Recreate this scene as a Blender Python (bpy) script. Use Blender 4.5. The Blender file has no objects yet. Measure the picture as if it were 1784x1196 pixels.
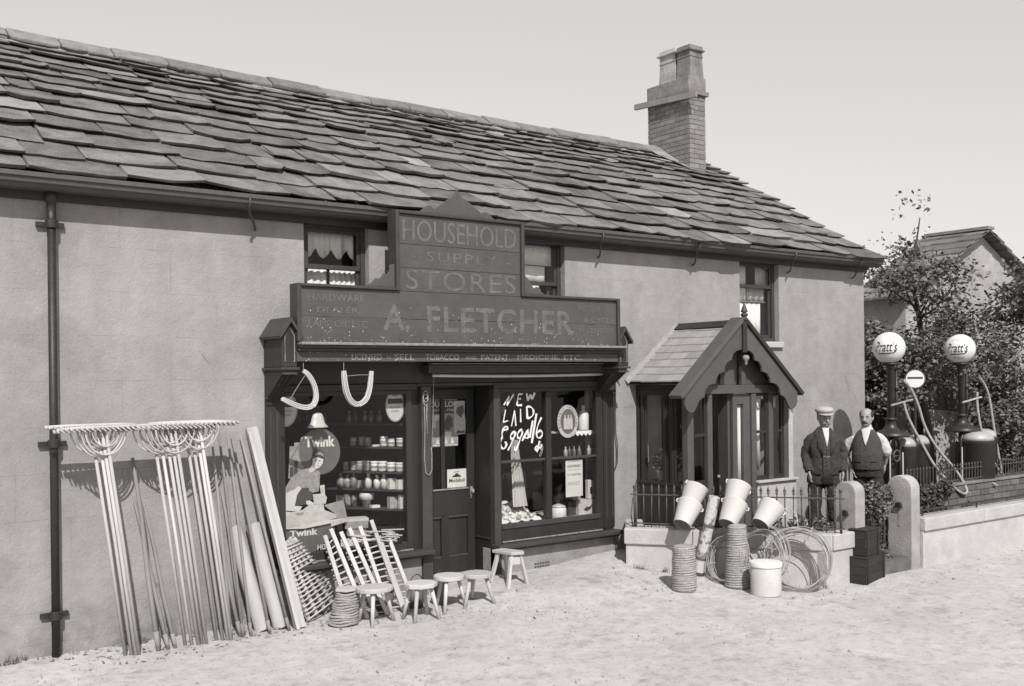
import bpy, bmesh, math, random
from mathutils import Vector, Matrix, noise as mnoise
random.seed(11)
R = random.random
def U(a, b): return a + (b - a) * random.random()
sc = bpy.context.scene
COL = sc.collection
rad = math.radians

# ------------------------------------------------------------------ camera
cam_d = bpy.data.cameras.new('camera'); cam = bpy.data.objects.new('camera', cam_d); COL.objects.link(cam)
cam_d.sensor_fit = 'HORIZONTAL'; cam_d.sensor_width = 36.0; cam_d.lens = 36.0
cam_d.shift_y = 0.0349; cam_d.clip_start = 0.1; cam_d.clip_end = 900
yaw = math.atan2(2419, 1784)                       # angle between the view axis and the facade
cF = Vector((math.cos(yaw), math.sin(yaw), 0)); cR = Vector((math.sin(yaw), -math.cos(yaw), 0)); cZ = Vector((0, 0, 1))
roll = 0.0113
cR1 = (cR - cZ * roll).normalized(); cU1 = (cZ + cR * roll).normalized()
m = Matrix((cR1, cU1, -cF)).transposed().to_4x4(); m.translation = Vector((0, -9.2, 2.27))
cam.matrix_world = m
sc.camera = cam

# ------------------------------------------------------------------ light
SUN_D = Vector((0.45, 1.0, -1.06)).normalized()    # the way the sunlight travels
sun_d = bpy.data.lights.new('sun', 'SUN'); sun = bpy.data.objects.new('sun', sun_d); COL.objects.link(sun)
sun_d.energy = 3.0; sun_d.angle = rad(0.55); sun_d.color = (1.0, 0.975, 0.95)
sun.rotation_euler = SUN_D.to_track_quat('-Z', 'Y').to_euler(); sun.location = (-6, -16, 14)
world = bpy.data.worlds.new('World'); sc.world = world; world.use_nodes = True
wn = world.node_tree; wn.nodes.clear()
w_out = wn.nodes.new('ShaderNodeOutputWorld'); w_bg = wn.nodes.new('ShaderNodeBackground')
w_sky = wn.nodes.new('ShaderNodeTexSky'); w_sky.sky_type = 'NISHITA'; w_sky.sun_disc = False
w_sky.sun_elevation = math.asin(-SUN_D.z); w_sky.sun_rotation = math.atan2(-SUN_D.x, -SUN_D.y)
w_sky.air_density = 2.5; w_sky.dust_density = 0.3; w_sky.ozone_density = 1.0
w_bw = wn.nodes.new('ShaderNodeRGBToBW')           # black and white film: the sky has no hue
w_t = wn.nodes.new('ShaderNodeVectorMath'); w_t.operation = 'SCALE'; w_t.inputs[0].default_value = (1.0, 0.985, 0.965)
w_h = wn.nodes.new('ShaderNodeMath'); w_h.operation = 'MULTIPLY_ADD'; w_h.inputs[1].default_value = 0.46; w_h.inputs[2].default_value = 2.87   # an even thin overcast veil over the whole sky
wn.links.new(w_sky.outputs[0], w_bw.inputs[0]); wn.links.new(w_bw.outputs[0], w_h.inputs[0]); wn.links.new(w_h.outputs[0], w_t.inputs['Scale'])
wn.links.new(w_t.outputs[0], w_bg.inputs[0]); wn.links.new(w_bg.outputs[0], w_out.inputs[0])
w_bg.inputs[1].default_value = 0.078
sc.view_settings.view_transform = 'Standard'; sc.view_settings.look = 'None'
sc.view_settings.exposure = 0.76; sc.view_settings.gamma = 1.0; sc.view_settings.use_curve_mapping = False
sc.render.engine = 'CYCLES'
sc.cycles.max_bounces = 6; sc.cycles.transparent_max_bounces = 10

# ------------------------------------------------------------------ materials
TINT = (1.0, 0.975, 0.955)
MATS = {}
def pm(name, col, rough=0.85, var=0.18, scale=8.0, bump=0.0, bscale=None, aniso=(1, 1, 1), rnd=0.0, spec=0.3,
       stain=0.0, sscale=0.8, speck=0.0, metal=0.0, vlo=0.25, vhi=0.75):
    ma = bpy.data.materials.new(name); ma.use_nodes = True; t = ma.node_tree; N = t.nodes; L = t.links
    b = N['Principled BSDF']; b.inputs['Roughness'].default_value = rough; b.inputs['Specular IOR Level'].default_value = spec
    b.inputs['Metallic'].default_value = metal
    tc = N.new('ShaderNodeTexCoord'); oi = N.new('ShaderNodeObjectInfo'); mp = N.new('ShaderNodeMapping')
    mp.inputs['Scale'].default_value = aniso
    sh = N.new('ShaderNodeMath'); sh.operation = 'MULTIPLY'; sh.inputs[1].default_value = 37.0
    L.new(oi.outputs['Random'], sh.inputs[0]); L.new(tc.outputs['Object'], mp.inputs[0])
    ad = N.new('ShaderNodeVectorMath'); ad.operation = 'ADD'; L.new(mp.outputs[0], ad.inputs[0]); L.new(sh.outputs[0], ad.inputs[1])
    def nz(sca, det=5.0, ro=0.6):
        n = N.new('ShaderNodeTexNoise'); n.inputs['Scale'].default_value = sca; n.inputs['Detail'].default_value = det
        n.inputs['Roughness'].default_value = ro; L.new(ad.outputs[0], n.inputs['Vector']); return n
    def mr(src, a, b2, lo=0.25, hi=0.75):
        r = N.new('ShaderNodeMapRange'); r.inputs['From Min'].default_value = lo; r.inputs['From Max'].default_value = hi
        r.inputs['To Min'].default_value = a; r.inputs['To Max'].default_value = b2; L.new(src, r.inputs[0]); return r.outputs[0]
    def mul(a, c):
        x = N.new('ShaderNodeMath'); x.operation = 'MULTIPLY'; L.new(a, x.inputs[0])
        if isinstance(c, float): x.inputs[1].default_value = c
        else: L.new(c, x.inputs[1])
        return x.outputs[0]
    val = mr(nz(scale).outputs[0], col * (1 - var), col * (1 + var), vlo, vhi)
    if stain: val = mul(val, mr(nz(sscale, 4).outputs[0], 1 - stain, 1 + stain * 0.6))
    if speck: val = mul(val, mr(nz(scale * 14, 2).outputs[0], 1 - speck, 1 + speck, 0.35, 0.65))
    if rnd: val = mul(val, mr(oi.outputs['Random'], 1 - rnd, 1 + rnd, 0, 1))
    ti = N.new('ShaderNodeVectorMath'); ti.operation = 'SCALE'; ti.inputs[0].default_value = TINT
    L.new(val, ti.inputs['Scale']); L.new(ti.outputs[0], b.inputs['Base Color'])
    if bump:
        bn = N.new('ShaderNodeBump'); bn.inputs['Strength'].default_value = bump; bn.inputs['Distance'].default_value = 0.02
        L.new(nz(bscale or scale * 3, 6).outputs[0], bn.inputs['Height']); L.new(bn.outputs[0], b.inputs['Normal'])
    MATS[name] = ma
    return ma
def M(n): return MATS[n]
pm('slate', 0.155, 0.92, 0.38, 5, 0.9, 22, rnd=0.27, speck=0.2, stain=0.42, sscale=1.6)
pm('slate_pale', 0.22, 0.9, 0.25, 5, 0.5, 26, rnd=0.2, speck=0.12)
pm('ridge_stone', 0.17, 0.92, 0.3, 7, 0.6, 30, rnd=0.2, speck=0.15)
pm('mortar', 0.25, 0.95, 0.2, 9, 0.6, 40)
pm('brick', 0.20, 0.92, 0.2, 9, 0.5, 40, rnd=0.2, speck=0.12)
pm('chimney_stone', 0.19, 0.92, 0.25, 6, 0.5, 30, stain=0.25, sscale=3, rnd=0.15)
pm('chimney_render', 0.36, 0.95, 0.3, 5, 0.4, 30, stain=0.4, sscale=4)
pm('gutter_paint', 0.07, 0.6, 0.2, 10, 0.1, 40, spec=0.4, rnd=0.1)
pm('iron', 0.022, 0.5, 0.3, 14, 0.15, 60, spec=0.45)
pm('iron_grey', 0.06, 0.55, 0.3, 14, 0.15, 60, spec=0.45)
pm('dark_paint', 0.024, 0.5, 0.25, 7, 0.12, 50, aniso=(1, 1, 0.25), spec=0.4, rnd=0.12, speck=0.08)
pm('mid_paint', 0.044, 0.55, 0.2, 7, 0.12, 50, spec=0.4, rnd=0.1, speck=0.1)
pm('sign_paint', 0.074, 0.62, 0.14, 5, 0.12, 40, stain=0.16, sscale=2.2, speck=0.12, spec=0.35)
pm('sign_trim', 0.045, 0.55, 0.2, 8, spec=0.4)
pm('sign_letter', 0.116, 0.7, 0.34, 9, speck=0.25, stain=.14, sscale=5)
pm('sign_letter_faint', 0.118, 0.7, 0.3, 10, speck=0.2)
pm('fascia_letter', 0.27, 0.7, 0.4, 22, speck=0.35)
pm('worn_edge', 0.20, 0.8, 0.35, 18, speck=0.3)
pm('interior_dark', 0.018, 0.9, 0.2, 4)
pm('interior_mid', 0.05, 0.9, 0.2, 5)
pm('pale_wood', 0.42, 0.75, 0.16, 9, 0.2, 40, aniso=(1, 1, 0.12), rnd=0.14, speck=0.06)
pm('pale_wood_h', 0.40, 0.75, 0.16, 9, 0.2, 40, aniso=(0.3, 0.3, 1), rnd=0.14)
pm('weathered_wood', 0.20, 0.8, 0.2, 9, 0.25, 40, aniso=(1, 1, 0.12), rnd=0.25)
pm('pale_cloth', 0.42, 0.9, 0.14, 6, 0.3, 24, aniso=(1, 1, 0.3), rnd=0.06)
pm('wicker', 0.30, 0.9, 0.3, 26, 0.7, 60, aniso=(1, 1, 3), rnd=0.1)
pm('rope', 0.33, 0.92, 0.3, 34, 0.8, 70, rnd=0.08)
pm('wire', 0.31, 0.6, 0.25, 16, rnd=0.2, spec=0.5)
pm('enamel', 0.52, 0.35, 0.05, 4, 0.03, 10, rnd=0.04, spec=0.5)
pm('enamel_base_shade', 0.085, 0.55, 0.18, 8, spec=0.4)  # shade on the tipped bucket bottoms put into a dark colour
pm('galvanised', 0.09, 0.45, 0.25, 8, spec=0.5)
pm('white', 0.62, 0.6, 0.06, 5)
pm('offwhite', 0.44, 0.75, 0.12, 7, rnd=0.12)
pm('paper', 0.55, 0.85, 0.06, 5)
pm('ink', 0.03, 0.8, 0.1, 5)
pm('print_grey', 0.26, 0.85, 0.25, 16)
pm('print_mid', 0.115, 0.75, 0.12, 9)
pm('print_dark', 0.06, 0.8, 0.2, 9)
pm('print_light', 0.46, 0.85, 0.2, 20)
pm('print_blouse', 0.27, 0.85, 0.35, 28)
pm('jar_dark', 0.10, 0.35, 0.25, 20, rnd=0.5, spec=0.5)
pm('jar_mid', 0.30, 0.4, 0.3, 26, rnd=0.3, spec=0.5)
pm('jar_pale', 0.62, 0.4, 0.15, 26, rnd=0.15, spec=0.5)
pm('lace', 0.78, 0.95, 0.14, 40)
pm('stone', 0.33, 0.93, 0.16, 6, 0.5, 35, stain=0.2, sscale=2.2, speck=0.1, rnd=0.08)
pm('coping', 0.40, 0.93, 0.12, 6, 0.45, 35, stain=0.12, sscale=2.0, speck=0.08)
pm('pier', 0.33, 0.93, 0.16, 7, 0.3, 40, stain=0.28, sscale=3.0, speck=0.12)
pm('garden_render', 0.43, 0.93, 0.12, 6, 0.4, 45, stain=0.15, sscale=1.6, speck=0.06)
pm('soil', 0.11, 0.97, 0.3, 6, 0.8, 20)
pm('porch_paint', 0.075, 0.55, 0.14, 7, 0.1, 50, spec=0.4, rnd=0.08)
pm('porch_dark', 0.024, 0.5, 0.2, 7, 0.1, 50, spec=0.4)
pm('porch_slate', 0.26, 0.88, 0.16, 6, 0.35, 30, rnd=0.14, speck=0.08)
pm('curtain', 0.72, 0.95, 0.1, 12, 0.25, 20, aniso=(1, 1, 0.1))
pm('globe', 0.60, 0.28, 0.03, 4, spec=0.5)
pm('tank', 0.022, 0.42, 0.3, 9, 0.08, 30, spec=0.5)
pm('tank_dome_sheen', 0.32, 0.45, 0.3, 6, 0.05, 30, spec=0.6)  # sheen of the sunlit domes put into a pale base colour
pm('hose', 0.30, 0.75, 0.25, 14, 0.3, 60)
pm('skin', 0.27, 0.6, 0.12, 22, spec=0.35)
pm('skin_dark', 0.17, 0.6, 0.12, 22, spec=0.35)
pm('suit', 0.042, 0.95, 0.25, 26, 0.5, 60)
pm('suit_dark', 0.026, 0.95, 0.25, 26, 0.5, 60)
pm('waistcoat', 0.052, 0.95, 0.22, 26, 0.4, 60)
pm('trousers', 0.034, 0.95, 0.25, 26, 0.5, 60)
pm('shirt', 0.47, 0.9, 0.08, 14, 0.4, 18)
pm('cap', 0.36, 0.95, 0.15, 30, 0.4, 70)
pm('hair', 0.035, 0.8, 0.3, 40)
pm('grey_hair', 0.16, 0.8, 0.3, 40)
pm('leather', 0.02, 0.5, 0.2, 12)
pm('leaf', 0.115, 0.7, 0.25, 3, rnd=0.1, spec=0.4)
pm('leaf_pale', 0.17, 0.7, 0.25, 3, rnd=0.1, spec=0.4)
pm('leaf_dark', 0.066, 0.7, 0.25, 3, rnd=0.1, spec=0.4)
pm('flower', 0.45, 0.8, 0.3, 6)
pm('bark', 0.055, 0.95, 0.3, 12, 0.6, 40)
pm('barn_wall', 0.33, 0.95, 0.2, 4, 0.5, 22, stain=0.25, sscale=1.2)
pm('barn_slate', 0.14, 0.9, 0.3, 3, 0.4, 18, rnd=0.25)
pm('shed_board', 0.13, 0.9, 0.25, 8, 0.3, 30, aniso=(1, 1, 0.15), rnd=0.25)
pm('shed_roof', 0.30, 0.85, 0.2, 4, 0.3, 20)
pm('crate_wood', 0.026, 0.8, 0.3, 8, 0.3, 40, aniso=(0.3, 0.3, 1), rnd=0.15)
pm('wall_brick', 0.115, 0.92, 0.3, 9, 0.5, 40, rnd=0.3, speck=0.15)
pm('pebble', 0.26, 0.95, 0.25, 20)

def wall_mat(name, col):
    ma = bpy.data.materials.new(name); ma.use_nodes = True; t = ma.node_tree; N = t.nodes; L = t.links
    b = N['Principled BSDF']; b.inputs['Roughness'].default_value = 0.93; b.inputs['Specular IOR Level'].default_value = 0.2
    g = N.new('ShaderNodeNewGeometry'); sx = N.new('ShaderNodeSeparateXYZ'); cx = N.new('ShaderNodeCombineXYZ')
    L.new(g.outputs['Position'], sx.inputs[0]); L.new(sx.outputs[0], cx.inputs[0]); L.new(sx.outputs[2], cx.inputs[1])
    wob = N.new('ShaderNodeTexNoise'); wob.inputs['Scale'].default_value = 1.6; L.new(g.outputs['Position'], wob.inputs['Vector'])
    wm_ = N.new('ShaderNodeVectorMath'); wm_.operation = 'SCALE'; wm_.inputs['Scale'].default_value = 0.035; L.new(wob.outputs['Color'], wm_.inputs[0])
    wa = N.new('ShaderNodeVectorMath'); L.new(cx.outputs[0], wa.inputs[0]); L.new(wm_.outputs[0], wa.inputs[1])
    br = N.new('ShaderNodeTexBrick'); br.inputs['Scale'].default_value = 1.0; br.inputs['Mortar Size'].default_value = 0.0032
    br.inputs['Brick Width'].default_value = 0.86; br.inputs['Row Height'].default_value = 0.385; br.inputs['Mortar Smooth'].default_value = 0.5
    L.new(wa.outputs[0], br.inputs['Vector'])
    def nz(s, d=6.0, ro=0.6):
        n = N.new('ShaderNodeTexNoise'); n.inputs['Scale'].default_value = s; n.inputs['Detail'].default_value = d; n.inputs['Roughness'].default_value = ro
        L.new(g.outputs['Position'], n.inputs['Vector']); return n.outputs[0]
    def mr(src, a, c, lo, hi):
        r = N.new('ShaderNodeMapRange'); r.inputs['From Min'].default_value = lo; r.inputs['From Max'].default_value = hi
        r.inputs['To Min'].default_value = a; r.inputs['To Max'].default_value = c; L.new(src, r.inputs[0]); return r.outputs[0]
    def mul(a, c):
        x = N.new('ShaderNodeMath'); x.operation = 'MULTIPLY'; L.new(a, x.inputs[0]); L.new(c, x.inputs[1]); return x.outputs[0]
    fade = mr(nz(2.3, 3), 0.0, 0.30, 0.42, 0.62)       # the scored joints are worn away in places
    jo = N.new('ShaderNodeMath'); jo.operation = 'MULTIPLY'; L.new(br.outputs['Fac'], jo.inputs[0]); L.new(fade, jo.inputs[1])
    inv = N.new('ShaderNodeMath'); inv.operation = 'SUBTRACT'; inv.inputs[0].default_value = 1.0; L.new(jo.outputs[0], inv.inputs[1])
    v = mul(mr(nz(0.9, 6), col * 0.88, col * 1.10, 0.3, 0.7), mr(nz(6, 7, 0.7), 0.88, 1.08, 0.3, 0.7))
    v = mul(v, mr(nz(60, 4, 0.7), 0.90, 1.09, 0.3, 0.7)); v = mul(v, inv.outputs[0])
    # vertical rain streaks
    mp = N.new('ShaderNodeMapping'); mp.inputs['Scale'].default_value = (3.2, 3.2, 0.35); L.new(g.outputs['Position'], mp.inputs[0])
    st = N.new('ShaderNodeTexNoise'); st.inputs['Scale'].default_value = 1.0; st.inputs['Detail'].default_value = 5; L.new(mp.outputs[0], st.inputs['Vector'])
    v = mul(v, mr(st.outputs[0], 0.93, 1.05, 0.35, 0.65))
    # damp rising and mud splashed at the foot, hairline cracks, patched areas
    foot = mr(sx.outputs[2], 0.62, 1.0, 0.0, 0.55); fn_ = mr(nz(4.5, 7, .7), 0.0, 1.0, .38, .62); mxf = N.new('ShaderNodeMix'); mxf.data_type = 'FLOAT'; mxf.inputs[2].default_value = 1.0
    L.new(fn_, mxf.inputs[0]); L.new(foot, mxf.inputs[3]); v = mul(v, mxf.outputs[0])
    vo = N.new('ShaderNodeTexVoronoi'); vo.feature = 'DISTANCE_TO_EDGE'; vo.inputs['Scale'].default_value = 0.75; dis = N.new('ShaderNodeVectorMath'); dn = N.new('ShaderNodeTexNoise'); dn.inputs['Scale'].default_value = 4; dn.inputs['Detail'].default_value = 6
    L.new(g.outputs['Position'], dn.inputs['Vector']); dsc = N.new('ShaderNodeVectorMath'); dsc.operation = 'SCALE'; dsc.inputs['Scale'].default_value = .16; L.new(dn.outputs['Color'], dsc.inputs[0]); L.new(g.outputs['Position'], dis.inputs[0]); L.new(dsc.outputs[0], dis.inputs[1]); L.new(dis.outputs[0], vo.inputs['Vector'])
    ck = mr(vo.outputs['Distance'], 0.55, 1.0, 0.0, 0.006); cm = mr(nz(1.1, 3), 0.0, 1.0, .60, .66); mc = N.new('ShaderNodeMix'); mc.data_type = 'FLOAT'; mc.inputs[2].default_value = 1.0; L.new(cm, mc.inputs[0]); L.new(ck, mc.inputs[3]); v = mul(v, mc.outputs[0])
    v = mul(v, mr(nz(1.7, 2, .4), 0.90, 1.0, .36, .42))
    ti = N.new('ShaderNodeVectorMath'); ti.operation = 'SCALE'; ti.inputs[0].default_value = TINT
    L.new(v, ti.inputs['Scale']); L.new(ti.outputs[0], b.inputs['Base Color'])
    bn = N.new('ShaderNodeBump'); bn.inputs['Strength'].default_value = 0.55; bn.inputs['Distance'].default_value = 0.012
    L.new(nz(38, 6, 0.65), bn.inputs['Height']); b2 = N.new('ShaderNodeBump'); b2.inputs['Strength'].default_value = 0.5; b2.inputs['Distance'].default_value = 0.03
    L.new(nz(3.0, 3), b2.inputs['Height']); L.new(bn.outputs[0], b2.inputs['Normal']); L.new(b2.outputs[0], b.inputs['Normal'])
    MATS[name] = ma
wall_mat('stucco', 0.285)

def ground_mat():
    ma = bpy.data.materials.new('dusty_ground'); ma.use_nodes = True; t = ma.node_tree; N = t.nodes; L = t.links
    b = N['Principled BSDF']; b.inputs['Roughness'].default_value = 0.97; b.inputs['Specular IOR Level'].default_value = 0.15
    g = N.new('ShaderNodeNewGeometry')
    def nz(s, d=6.0, ro=0.6):
        n = N.new('ShaderNodeTexNoise'); n.inputs['Scale'].default_value = s; n.inputs['Detail'].default_value = d; n.inputs['Roughness'].default_value = ro
        L.new(g.outputs['Position'], n.inputs['Vector']); return n.outputs[0]
    def mr(src, a, c, lo, hi):
        r = N.new('ShaderNodeMapRange'); r.inputs['From Min'].default_value = lo; r.inputs['From Max'].default_value = hi
        r.inputs['To Min'].default_value = a; r.inputs['To Max'].default_value = c; L.new(src, r.inputs[0]); return r.outputs[0]
    def mul(a, c):
        x = N.new('ShaderNodeMath'); x.operation = 'MULTIPLY'; L.new(a, x.inputs[0]); L.new(c, x.inputs[1]); return x.outputs[0]
    v = mul(mr(nz(0.7, 5), 0.385, 0.475, 0.3, 0.7), mr(nz(5, 6), 0.86, 1.08, 0.3, 0.7))
    v = mul(v, mr(nz(48, 5, 0.75), 0.86, 1.10, 0.3, 0.7))
    v = mul(v, mr(nz(2.6, 8, 0.7), 0.70, 1.0, 0.32, 0.44)); v = mul(v, mr(nz(11, 8, 0.75), 0.74, 1.04, 0.34, 0.50))
    ti = N.new('ShaderNodeVectorMath'); ti.operation = 'SCALE'; ti.inputs[0].default_value = TINT
    L.new(v, ti.inputs['Scale']); L.new(ti.outputs[0], b.inputs['Base Color'])
    bn = N.new('ShaderNodeBump'); bn.inputs['Strength'].default_value = 0.5; bn.inputs['Distance'].default_value = 0.014
    L.new(nz(34, 8, 0.7), bn.inputs['Height']); L.new(bn.outputs[0], b.inputs['Normal'])
    MATS['dusty_ground'] = ma
ground_mat()

def glass_mat():
    ma = bpy.data.materials.new('window_glass'); ma.use_nodes = True; t = ma.node_tree; N = t.nodes; L = t.links
    N.remove(N['Principled BSDF']); o = N['Material Output']
    tr = N.new('ShaderNodeBsdfTransparent'); tr.inputs[0].default_value = (0.95, 0.95, 0.94, 1)
    gl = N.new('ShaderNodeBsdfGlossy'); gl.inputs['Roughness'].default_value = 0.03; gl.inputs[0].default_value = (1, 0.98, 0.96, 1)
    fr = N.new('ShaderNodeFresnel'); fr.inputs[0].default_value = 1.42
    n = N.new('ShaderNodeTexNoise'); n.inputs['Scale'].default_value = 2.5; tc = N.new('ShaderNodeTexCoord'); L.new(tc.outputs['Object'], n.inputs['Vector'])
    bn = N.new('ShaderNodeBump'); bn.inputs['Strength'].default_value = 0.08; bn.inputs['Distance'].default_value = 0.05; L.new(n.outputs[0], bn.inputs['Height'])
    L.new(bn.outputs[0], gl.inputs['Normal'])
    ge = N.new('ShaderNodeNewGeometry'); nb = N.new('ShaderNodeMath'); nb.operation = 'SUBTRACT'; nb.inputs[0].default_value = 1.0; L.new(ge.outputs['Backfacing'], nb.inputs[1])
    fm = N.new('ShaderNodeMath'); fm.operation = 'MULTIPLY'; L.new(fr.outputs[0], fm.inputs[0]); L.new(nb.outputs[0], fm.inputs[1])   # one reflecting face per pane
    mx = N.new('ShaderNodeMixShader'); L.new(fm.outputs[0], mx.inputs[0]); L.new(tr.outputs[0], mx.inputs[1]); L.new(gl.outputs[0], mx.inputs[2]); L.new(mx.outputs[0], o.inputs[0])
    MATS['glass'] = ma
glass_mat()

# ------------------------------------------------------------------ mesh helpers
class MB:
    def __init__(s): s.v = []; s.f = []
    def add(s, vs, fs):
        o = len(s.v); s.v += [tuple(p) for p in vs]; s.f += [tuple(i + o for i in f) for f in fs]; return s
    def box(s, x0, x1, y0, y1, z0, z1):
        return s.add([(x0, y0, z0), (x1, y0, z0), (x1, y1, z0), (x0, y1, z0), (x0, y0, z1), (x1, y0, z1), (x1, y1, z1), (x0, y1, z1)],
                     [(0, 3, 2, 1), (4, 5, 6, 7), (0, 1, 5, 4), (1, 2, 6, 5), (2, 3, 7, 6), (3, 0, 4, 7)])
    def beam(s, p, q, w, h, up=(0, 0, 1)):
        p = Vector(p); q = Vector(q); t = (q - p).normalized(); a = t.cross(Vector(up))
        if a.length < 1e-4: a = t.cross(Vector((1, 0, 0)))
        a.normalize(); b = a.cross(t); a *= w / 2; b *= h / 2
        return s.add([p - a - b, p + a - b, p + a + b, p - a + b, q - a - b, q + a - b, q + a + b, q - a + b],
                     [(0, 3, 2, 1), (4, 5, 6, 7), (0, 1, 5, 4), (1, 2, 6, 5), (2, 3, 7, 6), (3, 0, 4, 7)])
    def tube(s, pts, r, n=8, closed=False, rb=None, ref=None):
        P = [Vector(p) for p in pts]; k = len(P)
        ra = r if isinstance(r, (list, tuple)) else [r] * k
        rb = ra if rb is None else (rb if isinstance(rb, (list, tuple)) else [rb] * k)
        rf = Vector(ref) if ref else None; o = len(s.v); prev = None
        for i in range(k):
            t = (P[(i + 1) % k] - P[i - 1]) if closed else (P[min(i + 1, k - 1)] - P[max(i - 1, 0)])
            t.normalize()
            c = rf if rf is not None else prev
            if c is None: c = Vector((0, 0, 1)) if abs(t.z) < 0.9 else Vector((1, 0, 0))
            a = c - t * c.dot(t)
            if a.length < 1e-5: a = t.orthogonal()
            a.normalize(); b = t.cross(a); prev = a
            for j in range(n):
                an = 2 * math.pi * j / n
                s.v.append(tuple(P[i] + a * (ra[i] * math.cos(an)) + b * (rb[i] * math.sin(an))))
        for i in range(k if closed else k - 1):
            i2 = (i + 1) % k
            for j in range(n):
                s.f.append((o + i * n + j, o + i * n + (j + 1) % n, o + i2 * n + (j + 1) % n, o + i2 * n + j))
        if not closed:
            s.f.append(tuple(o + j for j in range(n))[::-1]); s.f.append(tuple(o + (k - 1) * n + j for j in range(n)))
        return s
    def lathe(s, prof, c, n=20, mat=None, ry=1.0):
        c = Vector(c); o = len(s.v); k = len(prof)
        for r, z in prof:
            for j in range(n):
                an = 2 * math.pi * j / n; p = Vector((r * math.cos(an), r * ry * math.sin(an), z))
                if mat is not None: p = mat @ p
                s.v.append(tuple(c + p))
        for i in range(k - 1):
            for j in range(n): s.f.append((o + i * n + j, o + i * n + (j + 1) % n, o + (i + 1) * n + (j + 1) % n, o + (i + 1) * n + j))
        s.f.append(tuple(o + j for j in range(n))[::-1]); s.f.append(tuple(o + (k - 1) * n + j for j in range(n)))
        return s
    def prism(s, poly, fn, d0, d1):
        o = len(s.v); n = len(poly)
        for d in (d0, d1): s.v += [tuple(fn(a, b, d)) for a, b in poly]
        s.f.append(tuple(o + i for i in range(n))); s.f.append(tuple(o + n + i for i in range(n))[::-1])
        for i in range(n): s.f.append((o + i, o + (i + 1) % n, o + n + (i + 1) % n, o + n + i))
        return s
    def ball(s, c, rx, ry=None, rz=None, n=10, k=7):
        ry = ry or rx; rz = rz or rx
        o = len(s.v); c = Vector(c)
        for i in range(k + 1):
            th = math.pi * i / k
            for j in range(n):
                an = 2 * math.pi * j / n; q = max(math.sin(th), 1e-3)
                s.v.append((c.x + rx * q * math.cos(an), c.y + ry * q * math.sin(an), c.z - rz * math.cos(th)))
        for i in range(k):
            for j in range(n): s.f.append((o + i * n + j, o + i * n + (j + 1) % n, o + (i + 1) * n + (j + 1) % n, o + (i + 1) * n + j))
        s.f.append(tuple(o + j for j in range(n))[::-1]); s.f.append(tuple(o + k * n + j for j in range(n)))
        return s
    def mesh(s, name, mat=None, smooth=False, origin=None, fix=True):
        me = bpy.data.meshes.new(name)
        if origin is None:
            xs, ys, zs = zip(*s.v); origin = Vector(((min(xs) + max(xs)) / 2, (min(ys) + max(ys)) / 2, min(zs)))
        origin = Vector(origin)
        me.from_pydata([tuple(Vector(p) - origin) for p in s.v], [], s.f)
        if fix:
            bm = bmesh.new(); bm.from_mesh(me); bmesh.ops.recalc_face_normals(bm, faces=bm.faces); bm.to_mesh(me); bm.free()
        if smooth: me.polygons.foreach_set('use_smooth', [True] * len(me.polygons))
        if mat: me.materials.append(MATS[mat])
        me.update(); return me, origin
    def build(s, name, mat, parent=None, smooth=False, bevel=0, kind=None, origin=None, fix=True, sub=0, remesh=0, auto=None):
        me, og = s.mesh(name, mat, smooth, origin, fix)
        o = link(name, me, og, parent)
        if kind: o['kind'] = kind
        if remesh:
            md = o.modifiers.new('remesh', 'REMESH'); md.mode = 'VOXEL'; md.voxel_size = remesh; md.use_smooth_shade = True
            sm = o.modifiers.new('smooth', 'SMOOTH'); sm.factor = 0.5; sm.iterations = 3
        if bevel:
            md = o.modifiers.new('bevel', 'BEVEL'); md.width = bevel; md.segments = 2; md.limit_method = 'ANGLE'; md.angle_limit = rad(40)
        if sub:
            md = o.modifiers.new('sub', 'SUBSURF'); md.levels = sub; md.render_levels = sub
        if auto is not None:
            me.polygons.foreach_set('use_smooth', [True] * len(me.polygons))
            me.set_sharp_from_angle(angle=rad(auto))
        return o
def wm(o):
    if o.parent: return wm(o.parent) @ o.matrix_parent_inverse @ o.matrix_basis
    return o.matrix_basis.copy()
def link(name, data, loc, parent=None):
    o = bpy.data.objects.new(name, data); COL.objects.link(o); o.location = loc
    if parent is not None:
        o.parent = parent; o.matrix_parent_inverse = wm(parent).inverted()
    return o
def tag(o, label=None, cat=None, group=None, kind=None):
    if label: o['label'] = label
    if cat: o['category'] = cat
    if group: o['group'] = group
    if kind: o['kind'] = kind
    return o
def thing(name, label, cat, loc=(0, 0, 0), group=None):
    o = bpy.data.objects.new(name, None); COL.objects.link(o); o.location = loc; o.empty_display_size = 0.1
    return tag(o, label, cat, group)
def copy_tree(root, mat, label=None, group=None):
    r = root.copy(); COL.objects.link(r); r.matrix_basis = mat
    if label: r['label'] = label
    if group: r['group'] = group
    for ch in list(root.children):
        c = ch.copy(); COL.objects.link(c); c.parent = r
        for g in list(ch.children):
            d = g.copy(); COL.objects.link(d); d.parent = c
    return r
def frame(p, z, x=(1, 0, 0)):
    """matrix whose local z runs along z and local x stays near x"""
    z = Vector(z).normalized(); x = Vector(x); x = (x - z * x.dot(z)).normalized(); y = z.cross(x)
    mt = Matrix((x, y, z)).transposed().to_4x4(); mt.translation = Vector(p); return mt
def fac(y=0.0): return lambda a, b, d: (a, y + d, b)         # facade plane: a = X, b = Z
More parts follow.
